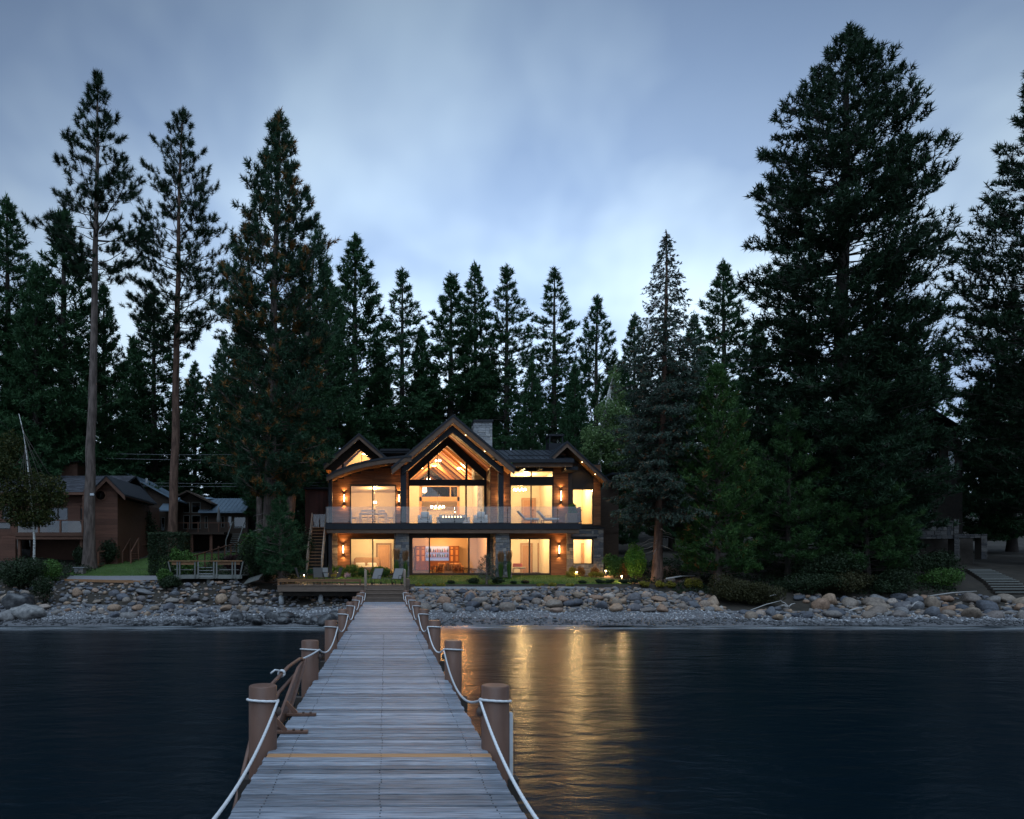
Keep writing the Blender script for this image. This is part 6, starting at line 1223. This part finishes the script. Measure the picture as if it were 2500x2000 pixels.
# ================================================================== grey bench platform on the left bank
LY0 = 43.0; lx = lambda p: PX(p, LY0); pz = lambda p: PZ(p, LY0); fl = pz(1404)
pf = thing('bench_platform', 'grey painted platform with built in benches on posts over the rocks', 'platform', (lx(505), 44, 2))
y = LY0
while y < 45.6: MB().box(lx(425), lx(590), y, y + .135, fl - .04, fl).build('board', M['grey_green'], pf); y += .14
MB().box(lx(424), lx(591), LY0 - .06, LY0 - .003, pz(1413), fl).build('rim_board', M['grey_green'], pf)
for px in (508, 575): MB().box(lx(px) - .1, lx(px) + .1, LY0 + .1, LY0 + .3, gz(lx(px), LY0) - .3, fl - .042).build('support_post', M['grey_green'], pf); MB().box(lx(px) - .1, lx(px) + .1, 45.2, 45.4, gz(lx(px), 45.2) - .3, fl - .042).build('support_post', M['grey_green'], pf)
for px, ln in ((421, -9), (434, 0), (440, 0), (477, 0), (485, 0), (523, 0), (530, 0), (568, 0), (575, 0), (586, 8)): MB().bar((lx(px - ln * .0), LY0 - .10, pz(1411)), (lx(px + ln), LY0 - .10, pz(1371)), .08, .05, (0, 1, 0)).build('upright', M['grey_green'], pf)
for a, b in ((414, 482), (524, 592)): MB().box(lx(a), lx(b), LY0 - .16, LY0 + .12, pz(1371), pz(1368.6)).build('cap_board', M['railwood'], pf); MB().box(lx(a + 6), lx(b - 6), LY0 - .06, LY0 - .02, pz(1379), pz(1372)).build('bench_back', M['railwood'], pf); MB().box(lx(a + 12), lx(b - 10), LY0, LY0 + .5, pz(1392), pz(1390)).build('bench_seat', M['grey_green'], pf)
for k in range(4): z = pz(1408 - k * 7.5); MB().tube([(lx(485), LY0 - .08, z), (lx(523), LY0 - .08, z)], .008, 5).build('cable', M['strip'], pf)
MB().box(lx(482), lx(524), LY0 - .14, LY0 + .05, pz(1371), pz(1369)).build('cap_board', M['railwood'], pf)
wk = thing('plank_ramp', 'tilted grey plank ramp between the platform and sapling', 'ramp', (PX(615, 43), 43, 2)); 
for k in range(6): MB().bar((PX(600, 43) + k * .0, 42.4 + k * .3, 2.02 + k * .06), (PX(636, 43), 42.4 + k * .3, 2.3 + k * .06), .28, .04).build('plank', M['grey_green'], wk)
# ================================================================== brown cabin at the left
CD = 53.0; cxp = lambda p: PX(p, CD); czp = lambda p: PZ(p, CD); cb = thing('brown_cabin', 'unlit brown lap sided cabin with glass railed balcony', 'house', (cxp(150), 56, 3.4)); GR = 3.4
cfl = czp(1303); wins = [(cxp(115), cxp(166), cfl, czp(1239)), (cxp(196.6), cxp(215), czp(1270), czp(1241)), (cxp(-30), cxp(26), czp(1292), czp(1275)), (cxp(5), cxp(26), czp(1268), czp(1235))]
s = MB(); wall_open(s, cxp(-140), cxp(222), cfl - .1, czp(1200), CD + .02, CD + .2, wins); s.box(cxp(-140), cxp(38), CD + .02, CD + .2, GR - .6, cfl - .1); s.box(cxp(38), cxp(222), CD + 2.2, CD + 2.4, GR - .6, cfl); s.box(cxp(222), cxp(306) , CD - 1.5, CD - 1.3, GR - .7, czp(1216)); s.prism([(cxp(234), czp(1216)), (cxp(306), czp(1216)), (cxp(287), czp(1186)), (cxp(268), czp(1186))], CD - 1.5, CD - 1.3); s.box(cxp(222), cxp(222) + .2, CD - 1.3, CD, GR - .7, czp(1200)); s.box(cxp(306) - .2, cxp(306), CD - 1.3, CD + 8, GR - .7, czp(1220)); s.build('wall', M['browntrim'], cb)
def csid(rf, z0, z1, y, seed): s = MB(); siding(s, z0, z1, y, rf, .22, seed); s.build('siding', M['brownsiding'], cb, kind='stuff')
csid(rng_open(cxp(-140), cxp(222), wins), cfl - .1, czp(1202), CD, 41); csid(lambda z: [(cxp(-140), cxp(38))], GR - .4, cfl - .12, CD, 42)
GA_ = (cxp(286), czp(1172), 1.02); csid(lambda z: [(max(cxp(222), GA_[0] - (GA_[1] - .35 - z) / GA_[2]), min(cxp(306), GA_[0] + (GA_[1] - .35 - z) / GA_[2]))] if z < GA_[1] - .4 else [], GR - .6, czp(1180), CD - 1.52, 43)
for i, (a, b, c, d) in enumerate(wins):
    f = MB(); f.box(a, b, CD + .03, CD + .12, d - .07, d); f.box(a, b, CD + .03, CD + .12, c, c + .07); f.box(a, a + .07, CD + .03, CD + .12, c + .07, d - .07); f.box(b - .07, b, CD + .03, CD + .12, c + .07, d - .07)
    if i == 0: m_ = (a + b) / 2; f.box(m_ - .05, m_ + .05, CD + .03, CD + .12, c + .07, d - .07)
    fo = f.build('window', M['frame_bronze'], cb); MB().box(a + .07, b - .07, CD + .07, CD + .08, c + .07, d - .07).build('pane', M['dark_pane'], fo)
MB().box(cxp(-140), cxp(222), CD + 3, CD + 3.1, cfl, czp(1200)).build('interior_wall', M['greyfab'], cb)
def shingles(x0, x1, y0, z0, y1, z1, seed, parent, cols=.5, rows=.28):
    """courses of shingles laid up one roof slope facing the lake"""
    r = random.Random(seed); s = MB(); L_ = math.hypot(y1 - y0, z1 - z0); n = int(L_ / rows); ny, nz = -(z1 - z0) / L_, (y1 - y0) / L_
    for k in range(n):
        f0, f1 = k / n, (k + 1.25) / n; x = x0 - r.random() * cols
        while x < x1:
            a, b = max(x, x0), min(x + cols - .01, x1)
            if b > a:
                s.cur = r.random(); p = .03 + r.uniform(0, .012); q0 = (y0 + (y1 - y0) * f0, z0 + (z1 - z0) * f0); q1 = (y0 + (y1 - y0) * min(f1, 1), z0 + (z1 - z0) * min(f1, 1))
                s.add([(a, q0[0] + ny * p, q0[1] + nz * p), (b, q0[0] + ny * p, q0[1] + nz * p), (b, q1[0] + ny * .008, q1[1] + nz * .008), (a, q1[0] + ny * .008, q1[1] + nz * .008), (a, q0[0], q0[1]), (b, q0[0], q0[1])], [(0, 1, 2, 3), (4, 5, 1, 0)])
            x += cols
    return s.build('shingles', M['shingle'], parent, kind='stuff')
ez, rz2 = czp(1204), PZ(1162, 57); y0, y1 = 52.4, 57.0
ro = MB().prism_x([(y0, ez), (y1, rz2), (61.6, ez), (61.6, ez - .15), (y1, rz2 - .15), (y0, ez - .15)], cxp(-150), cxp(286)).build('roof', M['dark'], cb); shingles(cxp(-150), cxp(286), y0, ez, y1, rz2, 51, ro); MB().box(cxp(-150), cxp(240), y0 - .1, y0, ez - .2, ez - .02).build('gutter', M['browntrim'], ro)
s = MB()
for sg, h in ((-1, 1.30), (1, 1.36)): s.prism(slab(GA_[0], GA_[1] + .1, GA_[2], 0, h * (1 if sg < 0 else 1), sg, 0, .12), CD - 2.1, CD + 5)
ro = s.build('roof', M['dark'], cb); s = MB()
for sg, h in ((-1, 1.30), (1, 1.36)): s.prism(slab(GA_[0], GA_[1] + .1, GA_[2], 0, h - .02, sg, .122, .44), CD - 2.08, CD - 1.98); s.prism(slab(GA_[0], GA_[1] + .1, GA_[2], 0, h - .02, sg, .123, .2), CD - 1.975, CD + 4)
s.build('fascia', M['browntrim'], ro)
ov = MB().tube([(cxp(267), CD - 1.6, czp(1215)), (cxp(267), CD - 1.52, czp(1215))], .42, 8).build('octagon_window', M['browntrim'], cb); MB().tube([(cxp(267), CD - 1.62, czp(1215)), (cxp(267), CD - 1.605, czp(1215))], .33, 8).build('pane', M['dark_pane'], ov)
ch = MB().box(cxp(76), cxp(125), 57.5, 59, rz2 - 1.2, PZ(1131, 58)).build('chimney', M['browntrim'], cb); MB().box(cxp(70), cxp(131), 57.3, 59.2, PZ(1131, 58) + .002, PZ(1127, 58)).build('chimney_cap', M['dark'], ch)
yb = 51.0; bp = lambda p: PX(p, yb); bz = lambda p: PZ(p, yb); de = MB().box(bp(38), bp(203), yb, CD, bz(1317), bz(1303)).build('balcony', M['browntrim'], cb); MB().box(bp(38), bp(203), yb - .06, yb - .003, bz(1309), bz(1300)).build('rim_board', M['browntrim'], de)
MB().box(bp(38), bp(214), yb, yb + .12, bz(1271.5), bz(1269)).build('top_rail', M['browntrim'], de)
for px in (40, 94, 147, 201): MB().box(bp(px) - .06, bp(px) + .06, yb, yb + .12, bz(1303), bz(1271.6)).build('rail_post', M['browntrim'], de)
for a, b in ((42, 92), (96, 145), (149, 199)): MB().box(bp(a), bp(b), yb + .05, yb + .065, bz(1301), bz(1272)).build('glass_panel', M['dark_pane'], de)
for px in (43, 195): MB().box(bp(px) - .09, bp(px) + .09, yb + .2, yb + .38, GR - .8, bz(1317)).build('balcony_post', M['browntrim'], cb)
t = thing('floodlight', 'small white floodlight strapped to the tall thin pine trunk', 'lamp', (PX(224, 49.4), 49.4, PZ(1211, 49.4))); MB().box(PX(220, 49.4), PX(232, 49.4), 49.3, 49.42, PZ(1211, 49.4), PZ(1204, 49.4)).build('housing', M['blackmetal'], t); MB().box(PX(221, 49.4), PX(231, 49.4), 49.285, 49.298, PZ(1210.3, 49.4), PZ(1204.8, 49.4)).build('lens', M['strip'], t)
s = MB(); st2 = thing('cabin_steps', 'brown side steps with railing at the brown cabin gable', 'steps', (PX(322, 53), 53, 3.2))
for k in range(6): MB().box(PX(313, 53), PX(332, 53), 52 + k * .28, 52.3 + k * .28, 3.1 + k * .19, 3.14 + k * .19).build('tread', M['browntrim'], st2)
for px in (312, 332): MB().bar((PX(px, 53), 51.9, 4.1), (PX(px, 53), 53.6, 5.2), .07, .1).build('handrail', M['browntrim'], st2); MB().box(PX(px, 53) - .05, PX(px, 53) + .05, 51.9, 52.0, 3.0, 4.1).build('rail_post', M['browntrim'], st2); MB().box(PX(px, 53) - .05, PX(px, 53) + .05, 53.5, 53.6, 3.5, 5.2).build('rail_post', M['browntrim'], st2)
def fence(label, a, b, n, h, m_, px_pairs=None):
    """timber rail fence between two ground points, wire between the posts"""
    A = Vector(a); B = Vector(b); t = thing('rail_fence', label, 'fence', tuple((A + B) / 2)); 
    for k in range(n):
        p = A.lerp(B, k / (n - 1)); z = gz(p.x, p.y); MB().box(p.x - .05, p.x + .05, p.y - .05, p.y + .05, z - .1, z + h).build('post', m_, t)
    za = gz(A.x, A.y); zb = gz(B.x, B.y); MB().bar((A.x, A.y, za + h), (B.x, B.y, zb + h), .09, .06).build('top_rail', m_, t); MB().bar((A.x, A.y, za + .08), (B.x, B.y, zb + .08), .07, .06).build('bottom_rail', m_, t)
    for k in range(1, 5): MB().tube([(A.x, A.y, za + h * k / 5), (B.x, B.y, zb + h * k / 5)], .006, 4).build('wire', M['bolt'], t)
fence('brown wire fence climbing beside the tall thin pine', (PX(240, 50.2), 50.2, 0), (PX(392, 60), 60, 0), 6, 1.1, M['browntrim']); fence('brown post fence rising across the lawn behind the grey platform', (PX(462, 47.4), 47.4, 0), (PX(590, 60), 60, 0), 9, 1.1, M['browntrim'])
t = thing('stone_pillar', 'small stone garden pillar at the tall pine base', 'pillar', (PX(192, 47), 47, gz(PX(192, 47), 47))); X = PX(192, 47); s = MB(); ashlar(s, gz(X, 47), gz(X, 47) + .42, lambda z: X - .3, lambda z: X + .3, 47, 61, .1, .16); s.build('stones', M['stone'], t, kind='stuff'); MB().box(X - .29, X + .29, 47.005, 47.5, gz(X, 47) - .1, gz(X, 47) + .42).build('core', M['mortar'], t); MB().box(X - .36, X + .36, 46.92, 47.56, gz(X, 47) + .422, gz(X, 47) + .48).build('cap', M['concrete'], t)
# ================================================================== cabins further back on the left
D2 = 67.0; qx = lambda p: PX(p, D2); qz = lambda p: PZ(p, D2); c2 = thing('metal_roof_cabin', 'dark cabin with glazed prow and pale blue metal roof', 'house', (qx(510), 70, 5)); ap = (qx(463), qz(1207)); G2 = gz(qx(480), D2)
wn = [(qx(448), qx(463.5), qz(1252), qz(1226)), (qx(468), qx(490), qz(1252), qz(1226)), (qx(448), qx(463.5), qz(1292), qz(1258)), (qx(468), qx(490), qz(1292), qz(1258)), (qx(500), qx(507), qz(1290), qz(1260)), (qx(540), qx(548), qz(1288), qz(1260)), (qx(556), qx(566), qz(1286), qz(1260)), (qx(571), qx(600), qz(1290), qz(1262))]
s = MB(); wall_open(s, qx(405), qx(605), G2 - .4, qz(1250), D2, D2 + .2, wn); wall_open(s, qx(412), qx(515), qz(1250), qz(1235), D2, D2 + .2, wn); s.prism([(qx(412), qz(1235)), (qx(515), qz(1235)), ap], D2, D2 + .2); s.build('wall', M['darkwood'], c2)
for a, b, c, d in wn:
    f = MB(); f.box(a, b, D2 - .03, D2 + .05, d - .06, d); f.box(a, b, D2 - .03, D2 + .05, c, c + .06); f.box(a, a + .06, D2 - .03, D2 + .05, c + .06, d - .06); f.box(b - .06, b, D2 - .03, D2 + .05, c + .06, d - .06); fo = f.build('window', M['grey_green'], c2); MB().box(a + .06, b - .06, D2 + .0, D2 + .01, c + .06, d - .06).build('pane', M['dark_pane'], fo)
MB().box(qx(405), qx(605), D2 + 4, D2 + 4.1, G2, qz(1215)).build('interior_wall', M['under'], c2)
s = MB()
for sg, h in ((-1, 2.4), (1, 2.25)): s.prism(slab(ap[0], ap[1] + .3, .5, 0, h, sg, 0, .15), D2 - .9, D2 + 8)
s.build('roof', M['darkwood'], c2)
e0, e1 = qz(1250), PZ(1217, 71); ro = MB().prism_x([(D2 - .6, e0), (71, e1), (71, e1 - .14), (D2 - .6, e0 - .14)], qx(488), qx(600)).build('roof', M['metalroof'], c2)
x = qx(488)
while x < qx(600): MB().prism_x([(D2 - .59, e0 + .05), (71, e1 + .05), (71, e1 + .002), (D2 - .59, e0 + .002)], x, x + .03).build('standing_seam', M['metalroof'], ro); x += .40
MB().lathe((qx(480), 71, qz(1212)), [(.7, -.8), (.7, .0), (.9, .02), (.85, .15), (.5, .28)], 16).build('vent_cowl', M['metalroof'], c2)
dk = MB().box(qx(405), qx(566), D2 - 3.2, D2, PZ(1305, 64), PZ(1299, 64)).build('deck', M['darkwood'], c2); MB().box(PX(405, 64), PX(560, 64), 63.8, 63.88, PZ(1278, 64), PZ(1276, 64)).build('deck_rail', M['browntrim'], dk)
for px in range(410, 562, 25): MB().box(PX(px, 64) - .04, PX(px, 64) + .04, 63.8, 63.88, PZ(1300, 64), PZ(1278, 64)).build('rail_post', M['browntrim'], dk)
for px in (468, 515): MB().box(PX(px, 64) - .12, PX(px, 64) + .12, 64, 64.25, 3.6, PZ(1305, 64)).build('deck_post', M['browntrim'], dk)
s3 = thing('cabin_stairs', 'dark stairs with rails down from the metal roofed cabin deck', 'stairs', (PX(575, 63), 63, 4))
for k in range(9): MB().box(PX(562, 62.5), PX(588, 62.5), 61.2 + k * .28, 61.5 + k * .28, 4.4 + k * .2, 4.45 + k * .2).build('tread', M['grey_green'], s3)
for px in (560, 590): MB().bar((PX(px, 62.5), 61.1, 5.3), (PX(px, 62.5), 63.8, 7.1), .07, .1).build('handrail', M['grey_green'], s3); MB().box(PX(px, 62.5) - .05, PX(px, 62.5) + .05, 61.1, 61.2, 4.0, 5.3).build('rail_post', M['grey_green'], s3)
t = thing('parasol', 'furled dark parasol on the metal roofed cabin deck', 'parasol', (PX(534, 65.5), 65.5, PZ(1299, 64))); MB().lathe((PX(534, 65.5), 65.5, PZ(1299, 64)), [(.02, 0), (.02, .8), (.16, .85), (.2, 1.2), (.1, 2.0), (.02, 2.5)], 10).build('canopy', M['greyfab'], t)
D3 = 62.0; c3 = thing('blue_roof_cabin', 'dark cabin with blue grey metal roof half hidden behind the red barked trunk', 'house', (PX(350, D3), 66, 4.3)); ax, az = PX(304, D3), PZ(1152, D3); s = MB()
for sg, h in ((-1, 2.6), (1, 4.1)): s.prism(slab(ax, az, .55, 0, h, sg, 0, .14), D3, D3 + 7)
s.build('roof', M['metalroof'], c3); MB().prism([(ax - 2.4, 4.0), (PX(412, D3), 4.0), (PX(412, D3), az - 2.3), (ax, az - .16), (ax - 2.4, az - 1.5)], D3 + .5, D3 + .8).build('wall', M['darkwood'], c3); ro = MB().prism_x([(61, PZ(1245, 61)), (64, PZ(1215, 64)), (64, PZ(1215, 64) - .12), (61, PZ(1245, 61) - .12)], PX(385, 61), PX(416, 61)).build('porch_roof', M['metalroof'], c3)
MB().tube([(PX(358, 63), 63, az - 1.2), (PX(358, 63), 63, az - .45)], .1, 10).build('flue', M['strip'], c3); wf = MB().box(PX(390, 62), PX(398, 62), D3 + .45, D3 + .498, PZ(1295, 62), PZ(1262, 62)).build('window', M['grey_green'], c3); MB().box(PX(391, 62), PX(397, 62), D3 + .43, D3 + .448, PZ(1294, 62), PZ(1263, 62)).build('pane', M['dark_pane'], wf)
# overhead lines
for i, (a, b, y) in enumerate((((240, 1100), (640, 1108), 60), ((240, 1111), (640, 1121), 60), ((295, 1173), (770, 1177), 61), ((300, 1181), (770, 1184), 61))):
    L_ = sagline((PX(a[0] - 260, y), y, PZ(a[1] - 4, y)), (PX(b[0] + 60, y), y, PZ(b[1], y)), .25, 24); tag(MB().tube(L_, .013, 5).build('power_line', mat('cable_grey_%d' % i, (.25, .26, .28), None, .6)), 'thin overhead power line crossing behind the pine trunks', 'cable', 'overhead power lines')
# ================================================================== dark house and stone terrace at the right
RD = 57.0; hx = lambda p: PX(p, RD); hz = lambda p: PZ(p, RD); rh = thing('dark_house', 'unlit dark house half hidden behind the pines on a stone terrace', 'house', (hx(2250), 56, 4))
rw = [(hx(2205), hx(2220), hz(1268), hz(1218)), (hx(2233), hx(2250), hz(1268), hz(1218)), (hx(2262), hx(2278), hz(1266), hz(1220)), (hx(2198), hx(2220), hz(1158), hz(1130)), (hx(2250), hx(2296), hz(1156), hz(1090)), (hx(2313), hx(2333), hz(1156), hz(1100))]
s = MB(); wall_open(s, hx(2150), hx(2350), 3.0, hz(1080), RD, RD + .2, rw); s.prism([(hx(2150), hz(1080)), (hx(2350), hz(1080)), (hx(2295), hz(1020)), (hx(2200), hz(1020))], RD, RD + .2); s.build('wall', M['under'], rh)
for a, b, c, d in rw:
    f = MB(); f.box(a, b, RD - .03, RD + .05, d - .07, d); f.box(a, b, RD - .03, RD + .05, c, c + .07); f.box(a, a + .07, RD - .03, RD + .05, c + .07, d - .07); f.box(b - .07, b, RD - .03, RD + .05, c + .07, d - .07); fo = f.build('window', M['darkwood'], rh); MB().box(a + .07, b - .07, RD, RD + .01, c + .07, d - .07).build('pane', M['dark_pane'], fo)
MB().box(hx(2150), hx(2350), RD + 3, RD + 3.1, 3, hz(1090)).build('interior_wall', M['under'], rh); s = MB()
for sg, h in ((-1, 4.2), (1, 3.2)): s.prism(slab(hx(2248), hz(1000), .62, 0, h, sg, 0, .15), RD - 1, RD + 8)
s.build('roof', M['dark'], rh)
stt = thing('stone_terrace', 'dark stone terrace wall with pillars below the unlit house', 'wall', (hx(2260), 51, 3)); TD = 50.0; ux = lambda p: PX(p, TD); uz = lambda p: PZ(p, TD)
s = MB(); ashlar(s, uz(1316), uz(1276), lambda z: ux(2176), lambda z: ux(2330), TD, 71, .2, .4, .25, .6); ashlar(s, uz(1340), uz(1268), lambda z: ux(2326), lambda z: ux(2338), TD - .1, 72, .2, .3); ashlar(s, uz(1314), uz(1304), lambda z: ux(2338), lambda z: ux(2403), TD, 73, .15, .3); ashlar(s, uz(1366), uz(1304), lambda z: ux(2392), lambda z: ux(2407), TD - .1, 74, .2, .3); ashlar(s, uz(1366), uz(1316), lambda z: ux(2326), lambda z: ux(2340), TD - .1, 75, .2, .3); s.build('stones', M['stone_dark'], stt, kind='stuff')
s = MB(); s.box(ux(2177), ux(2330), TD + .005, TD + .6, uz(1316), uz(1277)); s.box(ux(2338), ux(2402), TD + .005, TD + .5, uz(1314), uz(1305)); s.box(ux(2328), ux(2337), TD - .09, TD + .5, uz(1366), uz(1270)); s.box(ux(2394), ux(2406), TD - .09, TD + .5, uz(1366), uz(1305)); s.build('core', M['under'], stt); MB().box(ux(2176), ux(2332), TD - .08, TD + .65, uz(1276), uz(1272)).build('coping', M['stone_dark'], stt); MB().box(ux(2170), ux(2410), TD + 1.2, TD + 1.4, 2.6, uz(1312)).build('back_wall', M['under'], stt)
stp = thing('bank_steps', 'weathered timber steps climbing the boulder bank to the dark house', 'steps', (PX(2430, 46), 46, 1.4))
for k in range(13):
    D = 43.2 + k * .42; z = gz(PX(2440, D), D) + .2; c_ = 2475 - k * 7; w = 46 - k * 1.4; MB().box(PX(c_ - w, D), PX(c_ + w, D), D, D + .40, z - .14, z).build('tread', M['under'], stp); MB().box(PX(c_ - w, D), PX(c_ + w, D), D - .04, D - .002, z - .06, z + .012).build('nosing', M['grey_green'], stp)
# driftwood on the beach
for i, (a, b, D, r_, lb) in enumerate((((1832, 1490), (1915, 1467), 40.2, .028, 'long thin bleached branch leaning on the shingle'), ((1878, 1456), (1908, 1454), 40.8, .035, 'short pale driftwood log before the broom shrub'), ((2072, 1492), (2118, 1485), 39.5, .05, 'flat white driftwood plank among the boulders'), ((2265, 1456), (2395, 1444), 41.0, .04, 'long grey driftwood pole across the boulders'), ((1626, 1413), (1702, 1406), 44.6, .05, 'curved pale log on the rock heap by the spruce'))):
    A = (PX(a[0], D), D, PZ(a[1], D)); B = (PX(b[0], D), D + .3, PZ(b[1], D)); m_ = ((A[0] + B[0]) / 2, D + .1, (A[2] + B[2]) / 2 + .06); tag(MB().tube([A, m_, B], [r_, r_ * .9, r_ * .5], 7).build('driftwood', M['drift']), lb, 'driftwood')
def driftroot(label, px, py, D, s_, seed):
    r = random.Random(seed); b = MB(); c = Vector((PX(px, D), D, PZ(py, D)))
    for k in range(6): d = Vector((r.uniform(-1, 1), r.uniform(-.4, .4), r.uniform(-.2, .7))) * s_; b.tube([c, c + d * .5 + Vector((0, 0, .06)), c + d], [.05 * s_ + .02, .04 * s_, .012], 6)
    tag(b.build('driftwood_root', M['drift']), label, 'driftwood')
driftroot('bleached gnarled driftwood root beside the thin branch', 1925, 1482, 40.0, .55, 3); driftroot('twisted pale driftwood root below the shrubs at the boulders', 2225, 1482, 40.0, .6, 4)
# warm garden lights by the stone wall and the stairs
def garden_light(label, px, D, p):
    x = PX(px, D); z = gz(x, D); t = thing('garden_light', label, 'lamp', (x, D, z)); MB().tube([(x, D, z - .05), (x, D, z + .35)], .018, 7).build('stake', M['blackmetal'], t); MB().lathe((x, D, z + .35), [(.05, 0), (.05, .06)], 10).build('bulb', M['bulb'], t); MB().lathe((x, D, z + .41), [(.10, 0), (.02, .06)], 12).build('shade', M['blackmetal'], t); lamp('garden_glow', 'POINT', (x, D - .05, z + .33), p, YEL, t, shadow_soft_size=.05)
garden_light('small garden light between the stone wall and side bush', 1479, 48.4, 40); garden_light('small garden light beside the rust leaved shrub', 1518, 45.4, 60); garden_light('small garden light at the foot of the wooden stairs', 743, 46.2, 22); garden_light('small garden light among the boxwoods', 826, 47.3, 14); garden_light('small garden light in the barberry bed', 1408, 47.5, 10)
